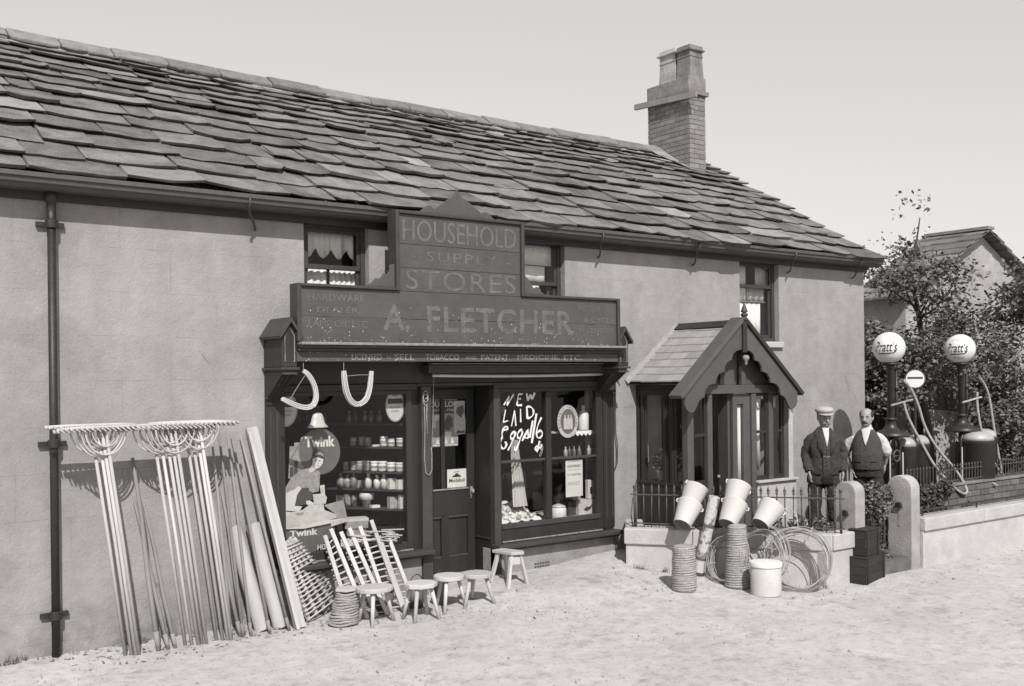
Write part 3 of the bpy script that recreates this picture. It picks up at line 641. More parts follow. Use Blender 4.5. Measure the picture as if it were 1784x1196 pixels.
# gothic console boxes above the pilasters
for xa, xb in ((3.865, 4.008), (8.0, 8.15)):
    xm = (xa + xb) / 2
    mb = MB(); mb.prism([(xa, 2.40), (xb, 2.40), (xb, 2.70), (xm, 2.815), (xa, 2.70)], lambda a, b, d: (a, d, b), -0.43, 0.0)
    c = mb.build('console', 'dark_paint', shop, bevel=.004)
    mb = MB(); mb.prism([(xa - .045, 2.685), (xa - .035, 2.66), (xm, 2.815), (xb + .035, 2.66), (xb + .045, 2.685), (xm, 2.86)], lambda a, b, d: (a, d, b), -0.475, 0.0)
    mb.build('console_roof', 'mid_paint', c)
    ins = 0.025
    pts = [(xa + ins, 2.45), (xb - ins, 2.45), (xb - ins, 2.685), (xm, 2.765), (xa + ins, 2.685)]
    mb = MB(); mb.tube([(a, -0.434, b) for a, b in pts], 0.006, 5, closed=True); mb.build('bead', 'worn_edge', c)
    pbox('base_mould', 'mid_paint', c, (xa - .02, xb + .02, -0.45, 0.0, 2.375, 2.398), (xa, xb, -0.435, 0.0, 2.33, 2.352), (xa + .012, xb - .012, -0.42, 0.0, 2.352, 2.375), bevel=.003)
    mb = MB()                                              # raked fluted bracket
    mb.add([(x, y, z) for x in (xa + .004, xb - .004) for y, z in ((-0.40, 2.33), (-0.0, 2.33), (-0.0, 2.10), (-0.055, 2.10))], [(0, 1, 2, 3), (7, 6, 5, 4), (0, 4, 5, 1), (1, 5, 6, 2), (2, 6, 7, 3), (3, 7, 4, 0)])
    mb.build('bracket', 'dark_paint', c)
    for k in range(3):
        x = xa + 0.03 + k * 0.042; m1 = MB(); m1.tube([(x, -0.397, 2.325), (x, -0.062, 2.112)], 0.012, 6); m1.build('flute', 'dark_paint', c)
# fascia with lettering, cornice, soffit
fas = pbox('fascia', 'sign_paint', shop, (4.012, 7.998, -0.42, -0.385, 2.452, 2.545), bevel=.003)
pbox('cornice', 'mid_paint', shop, (4.015, 8.02, -0.46, -0.30, 2.547, 2.575), (4.015, 8.03, -0.50, -0.28, 2.577, 2.603), bevel=.004)
pbox('cornice_cap', 'worn_edge', shop, (4.01, 8.04, -0.535, -0.20, 2.605, 2.632), bevel=.006)
pbox('soffit', 'interior_dark', shop, (4.012, 7.998, -0.384, -0.002, 2.47, 2.50), bevel=0)
lettering('LICENSED', 4.575, 4.90, 2.468, 2.525, -0.4215, 'fascia_letter', fas)
lettering('TO', 4.955, 5.005, 2.475, 2.508, -0.4215, 'fascia_letter', fas); lettering('SELL', 5.045, 5.27, 2.468, 2.525, -0.4215, 'fascia_letter', fas)
lettering('TOBACCO', 5.40, 5.80, 2.468, 2.525, -0.4215, 'fascia_letter', fas); lettering('AND', 5.88, 6.02, 2.475, 2.508, -0.4215, 'fascia_letter', fas)
lettering('PATENT', 6.08, 6.43, 2.468, 2.525, -0.4215, 'fascia_letter', fas); lettering('MEDICINE,', 6.55, 7.13, 2.468, 2.525, -0.4215, 'fascia_letter', fas)
lettering('ETC.', 7.19, 7.46, 2.468, 2.525, -0.4215, 'fascia_letter', fas)
# head boards and frames
pbox('head_board', 'dark_paint', shop, (4.012, 8.098, -0.022, 0.05, 2.235, 2.468), bevel=.003)
pbox('head_rail', 'dark_paint', shop, (4.012, 5.52, -0.05, 0.05, 2.165, 2.23), (6.50, 8.098, -0.05, 0.05, 2.165, 2.23), (5.525, 6.495, -.05, .0, 2.20, 2.232), bevel=.004)
# blind box and rolled blind
bl = pbox('blind_box', 'mid_paint', shop, (5.60, 8.03, -0.16, -0.024, 2.335, 2.425), bevel=.006)
pbox('blind_edge', 'worn_edge', bl, (5.62, 8.0, -0.175, -0.10, 2.43, 2.442), bevel=.003)
mb = MB(); mb.tube([(5.66 + i * .196, -0.13, 2.312 - .012 * math.sin(i / 12 * math.pi)) for i in range(13)], 0.016, 8); mb.build('blind_roll', 'offwhite', bl, smooth=True)
# stall risers and sills
for x0, x1, zt in ((3.90, 5.57, .485), (6.50, 8.25, .445)):
    pbox('stall_riser', 'stucco', shop, (x0, x1, -0.03, 0.20, -0.1, zt - .05), bevel=.006)
pbox('sill', 'mid_paint', shop, (3.85, 5.66, -0.16, 0.0, .455, .505), (3.88, 5.6, -0.13, 0.0, .43, .453), bevel=.012)
pbox('sill', 'mid_paint', shop, (6.48, 8.30, -0.16, 0.0, .405, .455), (6.52, 8.27, -0.13, 0.0, .38, .403), bevel=.012)
pbox('air_brick', 'iron_grey', shop, *[(7.05 + i * .037, 7.075 + i * .037, -0.034, -0.028, .13 + j * .035, .15 + j * .035) for i in range(6) for j in range(2)], bevel=0)
# left display window
wl = pbox('window', 'dark_paint', shop, (4.012, 4.06, -0.03, 0.04, .508, 2.163), (5.40, 5.465, -0.03, 0.04, .508, 2.163), (4.062, 5.398, -0.03, 0.04, .508, .60), (4.062, 5.398, -.03, .04, 2.12, 2.163), bevel=.004)
pbox('pane', 'glass', wl, (4.058, 5.402, 0.002, 0.006, .598, 2.122), bevel=0)
pbox('bead', 'worn_edge', wl, (4.02, 5.46, -.045, -.032, .508, .522), bevel=.002)
# door post and recess
pbox('door_post', 'mid_paint', shop, (5.57, 5.69, -0.06, 0.32, -.05, 2.198), bevel=.006)
pbox('door_post', 'mid_paint', shop, (6.50, 6.585, -0.045, 0.05, .10, 2.163), bevel=.005)
pbox('recess_panel', 'dark_paint', shop, (6.505, 6.54, 0.052, 0.60, 0.05, 2.40), (5.692, 6.503, 0.33, 0.38, 2.17, 2.40), (5.69, 6.503, 0.0, 0.328, 2.36, 2.40), (5.466, 5.568, .0, .6, .5, 2.4), bevel=.003)
pbox('recess_rail', 'mid_paint', shop, (6.493, 6.503, 0.06, 0.32, .50, .515), bevel=0)
pbox('door_step', 'stone', shop, (5.60, 6.56, -0.12, 0.50, -0.05, .125), bevel=.012)
# right display window with mullion and transom
wr = pbox('window', 'dark_paint', shop, (6.588, 6.604, -0.03, 0.04, .458, 2.163), (8.0, 8.098, -0.03, 0.04, .458, 2.163), (6.606, 7.998, -0.03, 0.04, .458, .605), (6.606, 7.998, -.03, .04, 2.12, 2.163), bevel=.004)
pbox('bottom_rail', 'mid_paint', wr, (6.60, 8.03, -0.045, -.002, .607, .665), bevel=.004)
pbox('bead', 'worn_edge', wr, (6.60, 8.06, -.055, -.032, .462, .476), bevel=.002)
pbox('mullion', 'dark_paint', wr, (7.235, 7.31, -0.04, 0.04, .667, 2.118), bevel=.005)
pbox('transom', 'mid_paint', wr, (6.606, 7.233, -0.02, 0.03, 1.335, 1.362), (7.312, 7.998, -0.02, 0.03, 1.335, 1.362), bevel=.003)
pbox('pane', 'glass', wr, (6.60, 7.237, 0.002, 0.006, 1.360, 2.122), bevel=0); pbox('pane', 'glass', wr, (7.308, 8.002, 0.002, 0.006, 1.360, 2.122), bevel=0)
pbox('pane', 'glass', wr, (6.60, 7.237, 0.002, 0.006, .664, 1.337), bevel=0); pbox('pane', 'glass', wr, (7.308, 8.002, 0.002, 0.006, .664, 1.337), bevel=0)
# white-painted handwriting on the glass, brush strokes
for st in TR['eggs']:
    P = [(a, b) for a, b in st]
    if len(P) > 2:                                          # round the corners a little
        Q = [P[0]]
        for i in range(len(P) - 1):
            Q += [(P[i][0] * .75 + P[i + 1][0] * .25, P[i][1] * .75 + P[i + 1][1] * .25), (P[i][0] * .25 + P[i + 1][0] * .75, P[i][1] * .25 + P[i + 1][1] * .75)]
        P = Q + [P[-1]]
    mb = MB(); mb.tube([(a, -0.003 + .0008 * R(), b) for a, b in P], [0.0102 + .0035 * math.sin(i * 1.3 + a * 9) + U(-.0018, .0018) for i, (a, b) in enumerate(P)], 8, rb=[0.0016] * len(P))
    # flatten on to the glass
    mb.v = [(x, -0.0045 + (y + 0.003) * 0.12, z) for x, y, z in mb.v]
    mb.build('brush_stroke', 'white', wr, fix=True)
# door, half glazed, two lower panels
dx0, dx1, dy, dz0, dz1 = 5.70, 6.49, 0.33, .13, 2.165
door = pbox('door', 'dark_paint', shop, (dx0, dx0 + .24, dy, dy + .045, dz0, dz1), (dx1 - .095, dx1, dy, dy + .045, dz0, dz1), (dx0 + .242, dx1 - .097, dy, dy + .045, 2.05, dz1),
            (dx0 + .242, dx1 - .097, dy, dy + .045, .77, 1.06), (dx0 + .242, dx1 - .097, dy, dy + .045, dz0, .30), (6.045, 6.14, dy, dy + .045, .302, .768), (6.05, 6.10, dy, dy + .04, 1.062, 2.048), bevel=.004)
for a, b in ((5.944, 6.043), (6.142, 6.391)):
    pbox('panel', 'dark_paint', door, (a, b, dy + .025, dy + .04, .302, .768), bevel=.002)
    pbox('panel_mould', 'mid_paint', door, (a, b, dy + .002, dy + .024, .74, .767), (a, b, dy + .002, dy + .024, .303, .325), bevel=.003)
for a, b in ((5.938, 6.052), (6.098, 6.397)): pbox('pane', 'glass', door, (a, b, dy + .018, dy + .022, 1.058, 2.052), bevel=0)
pbox('glazing_sill', 'worn_edge', door, (5.93, 6.40, dy - .014, dy - .001, 1.048, 1.066), bevel=.003)
mb = MB(); mb.ball((6.44, dy - .035, 1.02), .02, .02, .028); mb.box(6.425, 6.455, dy - .012, dy - .001, .93, 1.07); mb.build('door_handle', 'worn_edge', door, smooth=True)
# the room behind
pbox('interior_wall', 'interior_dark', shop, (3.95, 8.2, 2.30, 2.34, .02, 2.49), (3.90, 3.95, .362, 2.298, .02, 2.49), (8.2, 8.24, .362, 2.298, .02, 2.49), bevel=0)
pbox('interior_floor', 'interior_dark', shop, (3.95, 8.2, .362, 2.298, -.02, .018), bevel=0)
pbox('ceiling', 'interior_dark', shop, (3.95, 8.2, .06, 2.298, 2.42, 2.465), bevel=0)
pbox('display_bed', 'interior_mid', shop, (4.02, 5.46, .05, .85, .46, .52), bevel=0)
pbox('display_bed', 'offwhite', shop, (6.60, 8.09, .05, .75, .58, .64), bevel=0)

# ---- the big sign
sign = thing('shop_sign', 'dark stepped signboard reading A. Fletcher, household supply stores, above the cornice', 'sign', (6.0, -0.42, 2.634))
SY0, SY1 = -0.455, -0.42
def plank(x0, x1, z0, z1): return pbox('board', 'sign_paint', sign, (x0, x1, SY0, SY1, z0, z1), bevel=.003)
b0 = plank(4.04, 7.945, 2.636, 2.868); b1 = plank(4.04, 7.945, 2.871, 3.143); b2 = plank(5.085, 6.575, 3.146, 3.378); b3 = plank(5.085, 6.575, 3.381, 3.612); b4 = plank(5.085, 6.575, 3.615, 3.905)
fr = pbox('frame', 'sign_trim', sign, (3.995, 4.038, -.485, -.31, 2.636, 3.175), (7.947, 7.985, -.485, -.33, 2.636, 3.175), (4.04, 5.04, -.485, -.31, 3.146, 3.175), (6.62, 7.945, -.485, -.36, 3.146, 3.175),
          (5.042, 5.083, -.485, -.31, 3.146, 3.94), (6.577, 6.618, -.485, -.36, 3.146, 3.94), (5.085, 6.575, -.485, -.33, 3.908, 3.94), bevel=.008)
pbox('batten', 'dark_paint', sign, (4.3, 4.36, -.418, -.36, 2.64, 3.1), (5.3, 5.36, -.418, -.36, 2.64, 3.85), (6.4, 6.46, -.418, -.36, 2.64, 3.85), (7.6, 7.66, -.418, -.36, 2.64, 3.1), bevel=0)
for p in ([(5.33, 3.942), (5.39, 3.99), (5.43, 4.02), (5.47, 4.015), (5.50, 3.985), (5.52, 3.995), (5.71, 4.125), (5.725, 4.115), (5.74, 4.14), (5.785, 4.205), (5.83, 4.15), (5.845, 4.125), (5.86, 4.135), (6.06, 4.005), (6.08, 3.985), (6.12, 4.012), (6.16, 4.005), (6.20, 3.975), (6.25, 3.942)],):
    mb = MB(); mb.prism(p, lambda a, b, d: (a, d, b), -.455, -.425); cr = mb.build('crest', 'sign_paint', sign, bevel=.004)
mb = MB(); mb.prism([(5.04, 3.178), (4.72, 3.178), (4.79, 3.215), (4.84, 3.265), (4.87, 3.25), (4.93, 3.31), (4.96, 3.30), (4.985, 3.345), (4.98, 3.38), (5.0, 3.40), (5.04, 3.41)], lambda a, b, d: (a, d, b), -.45, -.425); mb.build('scroll', 'sign_paint', sign, bevel=.004)
mb = MB(); mb.prism([(6.622, 3.178), (6.93, 3.178), (6.87, 3.20), (6.84, 3.25), (6.80, 3.262), (6.765, 3.235), (6.74, 3.27), (6.69, 3.34), (6.65, 3.37), (6.622, 3.39)], lambda a, b, d: (a, d, b), -.45, -.425); mb.build('scroll', 'sign_paint', sign, bevel=.004)
LY = -.4575
lettering('HOUSEHOLD', 5.13, 6.52, 3.648, 3.862, LY, 'sign_letter_faint', b4, spacing=1.0)
lettering('- SUPPLY -', 5.22, 6.44, 3.455, 3.555, LY, 'sign_letter', b3, spacing=1.2)
lettering('STORES', 5.16, 6.51, 3.168, 3.365, LY, 'sign_letter', b2, spacing=1.1)
lettering('A.', 4.90, 5.20, 2.755, 3.01, LY, 'sign_letter', b1, offset=.02); lettering('FLETCHER', 5.40, 7.30, 2.745, 3.01, LY, 'sign_letter', b1, spacing=1.1, offset=.02)
mb = MB(); rr = random.Random(6)
for k in range(210):
    x = 4.1 + 3.7 * rr.random() ** 1.3; z = 2.64 + .34 * rr.random() ** 2.2; q = rr.uniform(.002, .0075)
    if rr.random() < .25: z = rr.uniform(2.46, 2.60); y = -.5015 if z > 2.578 else -.4225
    else: y = LY - .001
    mb.add([(x - q, y, z), (x, y, z - q * 1.3), (x + q, y, z), (x, y, z + q * 1.2)], [(0, 1, 2, 3)])
mb.build('paint_flecks', 'offwhite', sign, kind='stuff', fix=False)
lettering('HARDWARE', 4.11, 4.70, 3.02, 3.085, LY, 'sign_letter_faint', b1); lettering('DEALER,', 4.205, 4.655, 2.90, 2.962, LY, 'sign_letter_faint', b1)
lettering('LAMP OIL ETC', 4.115, 4.73, 2.775, 2.84, LY, 'sign_letter_faint', b0)
lettering('MOTOR', 7.38, 7.71, 3.015, 3.075, LY, 'sign_letter_faint', b1); lettering('& CYCLE', 7.46, 7.90, 2.895, 2.95, LY, 'sign_letter_faint', b1)
lettering('ACCESSORIES', 7.38, 7.90, 2.775, 2.83, LY, 'sign_letter_faint', b0)
# ================================================================== stock in the left window
CY = 0.15
tw = thing('showcard', 'cut-out advertising showcard of a woman at a washtub with a big dark disc reading Twink', 'showcard', (4.45, CY, .52))
def flat(name, poly, mat, parent, y, th=0.004):
    mb = MB(); mb.prism(poly, lambda a, b, d: (a, d, b), y, y + th); return mb.build(name, mat, parent)
flat('tower_print', TR['tower'], 'print_grey', tw, CY + .010); flat('disc', TR['disk'], 'print_mid', tw, CY + .004)
flat('tower_window', TR['towerdark1'], 'print_dark', tw, CY + .0025, .001); flat('tower_window', TR['towerdark2'], 'print_dark', tw, CY + .0025, .001)
flat('panel_print', TR['panel'], 'print_grey', tw, CY + .002)
pl = flat('plinth', TR['plinth'], 'print_mid', tw, CY + .003)
flat('skirt', TR['skirt'], 'print_dark', tw, CY - .002); flat('blouse', TR['blouse'], 'print_blouse', tw, CY - .004); flat('neck', TR['neck'], 'print_light', tw, CY - .006)
flat('apron', TR['apron'], 'paper', tw, CY - .006); fc = flat('face', TR['face'], 'paper', tw, CY - .010); hr = flat('hair', TR['hair'], 'print_dark', tw, CY - .008)
flat('head_scarf', TR['hairband'], 'print_grey', tw, CY - .012, .002)
flat('sleeve', TR['armwhite'], 'paper', tw, CY - .010); flat('packet', TR['packet'], 'print_light', tw, CY - .012)
flat('tub', TR['tub'], 'print_light', tw, CY - .014); flat('tub_shadow', TR['tubshadow'], 'print_grey', tw, CY - .016, .001)
flat('table_edge', TR['edge'], 'paper', tw, CY - .018); flat('table_edge', TR['edge2'], 'print_light', tw, CY - .02)
fx = [sum(p[0] for p in TR['face']) / len(TR['face']), sum(p[1] for p in TR['face']) / len(TR['face'])]
mb = MB()
for dx, dz, rx, rz in ((-.018, .02, .012, .0035), (.022, .012, .012, .0035), (-.018, .03, .015, .0025), (.024, .021, .013, .0025), (.008, -.032, .013, .0035), (.012, -.008, .004, .004)):
    mb.add([(fx[0] + dx + rx * math.cos(a * .7854), CY - .0105, fx[1] + dz + rz * math.sin(a * .7854)) for a in range(8)], [tuple(range(8))])
mb.build('facial_features', 'print_dark', fc, fix=False)
q = TR['text1']; lettering('Twink', q[2][0], q[3][0], q[0][1], q[2][1], CY + .003, 'white', tw, offset=.035, rise=-.004)
q = TR['text2']; lettering('Twink', q[0][0], q[1][0], q[0][1], q[2][1], CY + .002, 'white', pl, offset=.035)
q = TR['text3']; lettering('HO', q[0][0], q[0][0] + .1, q[0][1] + .02, q[2][1] + .02, CY + .002, 'paper', pl, offset=.03)
mb = MB(); mb.beam((4.4, .17, 1.1), (4.4, .45, .525), .02, .02); mb.build('strut', 'pale_wood', tw)
# bell shaped shade hanging above the card
lamp = thing('lampshade', 'white bell shaped enamel shade hanging above the Twink showcard', 'lampshade', (4.44, .065, 1.80))
mb = MB(); mb.lathe([(.108, 1.81), (.110, 1.818), (.075, 1.855), (.064, 1.90), (.048, 1.945), (.02, 1.96)], (4.45, .072, 0), 20, ry=.55); mb.build('shade', 'enamel', lamp, smooth=True)
mb = MB(); mb.tube([(4.45, .065, 1.96), (4.45, .065, 2.42)], .005, 6); mb.build('cord', 'interior_mid', lamp)
# oval enamel signs behind the glass
for x, z, lab in ((5.305, 2.005, 'pale oval enamel sign with a dark bar at the right end of the left window'), (4.105, 2.0, 'pale oval enamel sign half hidden behind the left hanging hank')):
    s = thing('oval_sign', lab, 'sign', (x, .03, z - .16), 'oval signs hung in the left window')
    mb = MB(); mb.prism([(x + .112 * math.cos(a * .1963), z + .165 * math.sin(a * .1963)) for a in range(32)], lambda a, b, d: (a, d, b), .03, .036); mb.build('plate', 'offwhite', s)
    mb = MB(); mb.box(x - .088, x + .088, .027, .0295, z + .02, z + .075); mb.build('bar', 'ink', s)
    mb = MB(); mb.tube([(x + .105 * math.cos(a * .1963), .0295, z + .157 * math.sin(a * .1963)) for a in range(32)], .0035, 4, closed=True); mb.build('rim', 'print_grey', s)
    for dz, w in ((-.015, .07), (-.055, .05), (.105, .035)):
        mb = MB()
        for k in range(int(w / .008)): mb.box(x - w + k * .016, x - w + k * .016 + .011, .0275, .0295, z + dz - .010, z + dz + .008)
        mb.build('small_print', 'print_grey', s)
# splayed shelving at the door side of the window
SR = Vector((5.40, .10, 0)); SD = Vector((-.54, .84, 0)); SN = Vector((-.84, -.54, 0))
def sp(s, o, z): v = SR + SD * s + SN * o; return (v.x, v.y, z)
shelf_t = thing('shelving', 'dark open shelves standing at an angle inside the left window', 'shelves', sp(.5, -.1, .52))
LEV = [1.814, 1.568, 1.305, 1.12, .918]
for z in LEV:
    mb = MB(); L = 1.65 if z > 1.7 else 1.25
    mb.add([sp(s, o, zz) for zz in (z - .018, z) for s, o in ((-.02, .0), (L, .0), (L, -.16), (-.02, -.16))], [(0, 1, 2, 3), (7, 6, 5, 4), (0, 4, 5, 1), (1, 5, 6, 2), (2, 6, 7, 3), (3, 7, 4, 0)])
    mb.build('shelf', 'interior_mid', shelf_t)
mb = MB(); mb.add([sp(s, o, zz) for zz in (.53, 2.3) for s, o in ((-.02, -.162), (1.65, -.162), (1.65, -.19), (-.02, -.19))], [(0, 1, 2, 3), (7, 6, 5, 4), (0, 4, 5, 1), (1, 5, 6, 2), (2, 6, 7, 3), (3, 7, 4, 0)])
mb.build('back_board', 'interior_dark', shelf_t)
def jar(s, z, r, h, kind, mat, lab, grp):
    c = sp(s + U(-.006, .006), -.07 + U(-.015, .012), z + .001); r *= U(.90, 1.08); h *= U(.88, 1.08)
    mb = MB()
    if kind == 'pot': pr = [(r * .8, 0), (r * .98, h * .12), (r, h * .7), (r * .9, h * .8), (r * 1.02, h * .84), (r * 1.02, h), (r * .9, h)]
    elif kind == 'bottle': pr = [(r, 0), (r, h * .55), (r * .85, h * .66), (r * .4, h * .75), (r * .38, h * .93), (r * .48, h * .94), (r * .48, h)]
    elif kind == 'bowl': pr = [(r * .6, 0), (r * .65, h * .5), (r * 1.05, h * .55), (r * 1.15, h * .95), (r, h)]
    else: pr = None
    if pr: mb.lathe(pr, c, 14); nm = {'pot': 'pot', 'bottle': 'bottle', 'bowl': 'bowl'}[kind]
    else: mb.box(c[0] - r, c[0] + r, c[1] - r * .7, c[1] + r * .7, c[2], c[2] + h); nm = 'packet'
    o = mb.build(nm, mat, smooth=bool(pr)); tag(o, lab, nm, grp)
    if kind == 'pot':
        m1 = MB(); m1.lathe([(r * .93, h * .3), (r * 1.012, h * .3), (r * 1.012, h * .58), (r * .93, h * .58)], c, 14); m1.build('label', 'print_grey', o, smooth=False)
r1 = 'pots and bottles on the shelves of the left window'
for k, s in enumerate((.03, .135, .23, .42, .50, .60)): jar(s, LEV[1], .042, .10, 'pot', 'jar_pale' if s < .3 else 'jar_mid', 'pale pot on the first well lit shelf below the oval sign', 'pots on the shelf below the oval sign')  # far pots take the greyer material: weaker light put into colour
jar(.33, LEV[1], .045, .022, 'box', 'jar_pale', 'low flat packet between the pots on the shelf below the oval sign', 'packets on the shelves')
for k, s in enumerate((.04, .145, .25, .345, .44, .52, .60, .69)): jar(s, LEV[2], .046 if s < .3 else .04, .10, 'pot', 'jar_pale' if s < .4 else 'jar_mid', 'squat round pot in the full row of eight on the middle shelf', 'pots in the full row of eight')  # far half of the row coloured greyer for the fading light
for s, kd, h, mt, lb in ((.04, 'box', .115, 'jar_pale', 'white packet at the right end of the bottle shelf'), (.15, 'box', .11, 'jar_pale', 'second white packet along on the bottle shelf'), (.245, 'bottle', .155, 'jar_pale', 'white bottle beside the packets on the bottle shelf'), (.32, 'bottle', .155, 'jar_pale', 'white bottle left of the pair on the bottle shelf'), (.43, 'bottle', .16, 'jar_pale', 'white bottle with a card leaning at its foot'),
                         (.53, 'box', .09, 'jar_mid', 'grey packet between the bottles'), (.60, 'bottle', .16, 'jar_mid', 'tall grey bottle in the middle of the bottle shelf'), (.68, 'bottle', .13, 'jar_mid', 'short grey bottle towards the dark end of the bottle shelf'), (.76, 'bottle', .16, 'jar_mid', 'last grey bottle at the dark end of the bottle shelf')):
    jar(s, LEV[3], .04, h, kd, mt, lb, r1)
for s, kd, r, h, mt, lb in ((.035, 'box', .03, .14, 'jar_pale', 'tall white packet at the right end of the lowest shelf'), (.14, 'box', .045, .13, 'jar_mid', 'square grey packet on the lowest shelf'), (.34, 'box', .05, .03, 'jar_pale', 'flat white packet on the lowest shelf'), (.45, 'bowl', .07, .15, 'jar_pale', 'white bowl on a foot on the lowest shelf'),
                            (.60, 'box', .025, .13, 'jar_mid', 'narrow grey packet on the lowest shelf'), (.68, 'box', .03, .13, 'jar_mid', 'grey packet beside the narrow one on the lowest shelf'), (.76, 'box', .04, .13, 'jar_mid', 'wide grey packet at the dark end of the lowest shelf')):
    jar(s, LEV[4], r, h, kd, mt, lb, r1)
for s in (.28, .38, .46, .56, .64, .95, 1.05, 1.18, 1.28, 1.42): jar(s, LEV[0], .035, .125, 'bottle', 'jar_dark', 'dim dark bottle in the top row at the back of the left window', 'dark bottles on the top shelf')
# boxes and oddments on the left window bed
def carton(name, lab, x, y, z, w, d, h, rot, mat, cat='box', bev=.004, lid=None):
    t = thing(name, lab, cat, (x, y, z))
    mt = Matrix.Translation((x, y, z)) @ Matrix.Rotation(rad(rot), 4, 'Z'); t.matrix_basis = mt
    mb = MB(); mb.box(-w / 2, w / 2, -d / 2, d / 2, .001, h); mb.v = [tuple(mt @ Vector(v)) for v in mb.v]; b = mb.build('carton', mat, t, bevel=bev)
    if lid:
        mb = MB(); mb.box(-w / 2 - .004, w / 2 + .004, -d / 2 - .004, d / 2 + .004, h * .72, h + .004); mb.v = [tuple(mt @ Vector(v)) for v in mb.v]; mb.build('lid', lid, t, bevel=bev)
    return t, mt
carton('carton', 'pale grey carton lying beside the Twink showcard', 4.93, .22, .76, .24, .16, .10, -18, 'print_grey', lid='print_light')
carton('carton', 'upright display carton under the pale grey one beside the showcard', 4.93, .24, .52, .20, .16, .238, -10, 'interior_mid', lid='print_grey')
carton('carton', 'white open carton at the foot of the showcard', 4.80, .10, .60, .18, .06, .07, -24, 'paper', lid=None)
carton('carton', 'plain dark stand under the white open carton', 4.80, .14, .521, .16, .1, .078, -24, 'interior_mid')
ft = thing('float_ball', 'round glass ball on a dish at the right corner of the left window', 'ball', (5.28, .12, .60))
mb = MB(); mb.lathe([(.0, .0), (.06, .0), (.075, .018), (.07, .022), (.03, .012)], (5.28, .12, .605), 14); mb.build('dish', 'offwhite', ft, smooth=True)
mb = MB(); mb.ball((5.28, .12, .665), .048, n=14, k=9); mb.build('ball', 'jar_mid', ft, smooth=True)

# ================================================================== hanks hung under the fascia
def hank(name, pts, lab, s0, s1, tie):
    t = thing(name, lab, 'hank', (pts[len(pts) // 2][0], -.40, pts[len(pts) // 2][1]), 'white hanks hung under the fascia')
    P = [Vector((a, -.40, b)) for a, b in pts]
    for _ in range(2):
        Q = [P[0]]
        for i in range(len(P) - 1): Q += [P[i].lerp(P[i + 1], .25), P[i].lerp(P[i + 1], .75)]
        P = Q + [P[-1]]
    n = len(P)
    for k in range(9):
        ox = (k % 3 - 1) * .0155 + U(-.003, .003); oy = (k // 3 - 1) * .014 + U(-.004, .004); Q = []
        for i, p in enumerate(P):
            tt = (P[min(i + 1, n - 1)] - P[max(i - 1, 0)]).normalized(); sd = Vector((tt.z, 0, -tt.x)); w = 1 - .35 * (2 * i / (n - 1) - 1) ** 4
            Q.append(p + sd * ox * w + Vector((0, oy * w, 0)) + Vector((U(-.001, .001), 0, U(-.001, .001))))
        e = U(0, .02); Q[0] = Q[0].lerp(Q[1], -U(0, .8)); Q[-1] = Q[-1].lerp(Q[-2], -U(0, .8))
        mb = MB(); mb.tube(Q, .0075, 6); mb.build('strand', 'offwhite', t, smooth=True)
    mb = MB(); a, b = P[int(n * s0)], P[int(n * s1)]; mb.tube([a, a.lerp(b, .5) + Vector((0, 0, .006)), b], .0035, 5); mb.build('string', 'worn_edge', t)
    i = n // 2; mb = MB(); mb.ball(P[i] + Vector((0, -.028, -.012)), .014, n=8, k=5); mb.build('knot', 'offwhite', t)
    mb = MB(); mb.tube([P[tie], (P[tie].x, -.40, 2.45)], .003, 5); mb.build('hanger', 'rope', t)
    return t
hank('cord_hank', [(4.085, 2.365), (4.135, 2.33), (4.19, 2.24), (4.215, 2.13), (4.19, 2.05), (4.13, 2.02), (4.05, 2.03), (3.97, 2.06), (3.87, 2.11)], 'white hank hung tilted at the left end of the fascia with its string slanting', .12, .88, 0)
hank('cord_hank', [(4.50, 2.36), (4.505, 2.28), (4.52, 2.17), (4.56, 2.08), (4.62, 2.038), (4.68, 2.045), (4.74, 2.09), (4.775, 2.19), (4.785, 2.27), (4.795, 2.355)], 'white U shaped hank hung upright in the middle of the left window', .10, .90, 0)

# ================================================================== stock in the right window
def rw(name, lab, cat, loc): return thing(name, lab, cat, loc)
ov = rw('oval_showcard', 'oval showcard with a lettered ring and two bottles pictured, in the right window', 'showcard', (7.62, .03, 1.58)); ox, oz = 7.61, 1.766
mb = MB(); mb.prism([(ox + .155 * math.cos(a * .1571), oz + .192 * math.sin(a * .1571)) for a in range(40)], lambda a, b, d: (a, d, b), .03, .037); mb.build('card', 'offwhite', ov)
mb = MB(); mb.prism([(ox + .112 * math.cos(a * .1571), oz + .145 * math.sin(a * .1571)) for a in range(40)], lambda a, b, d: (a, d, b), .026, .0295); mb.build('centre', 'print_mid', ov)
def ring(s, x0, x1):
    return None
vs_ring = MB()
s_ = 'ROBERTS CROUPLINE'
for i, chh in enumerate(s_):
    if chh == ' ': continue
    an = rad(202 - i * 224 / (len(s_) - 1)); px, pz = ox + .133 * math.cos(an), oz + .168 * math.sin(an)
    vs, fs, (a0, a1, b0, b1) = text_mesh(chh); nx_, nz_ = math.cos(an), math.sin(an); tx, tz = nz_, -nx_; h = .028
    k = h / (b1 - b0); cxx = (a0 + a1) / 2
    vs_ring.add([(px + tx * (v.x - cxx) * k + nx_ * ((v.y - b0) * k - h / 2), .0285, pz + tz * (v.x - cxx) * k + nz_ * ((v.y - b0) * k - h / 2)) for v in vs], fs)
vs_ring.build('lettering', 'ink', ov, fix=False)
for x, w in ((7.565, .022), (7.615, .024), (7.655, .02)):
    mb = MB(); mb.prism([(x - w, 1.675), (x + w, 1.675), (x + w, 1.79), (x + w * .4, 1.81), (x + w * .4, 1.84), (x - w * .4, 1.84), (x - w * .4, 1.81), (x - w, 1.79)], lambda a, b, d: (a, d, b), .0235, .0255); mb.build('bottle_print', 'print_light', ov)
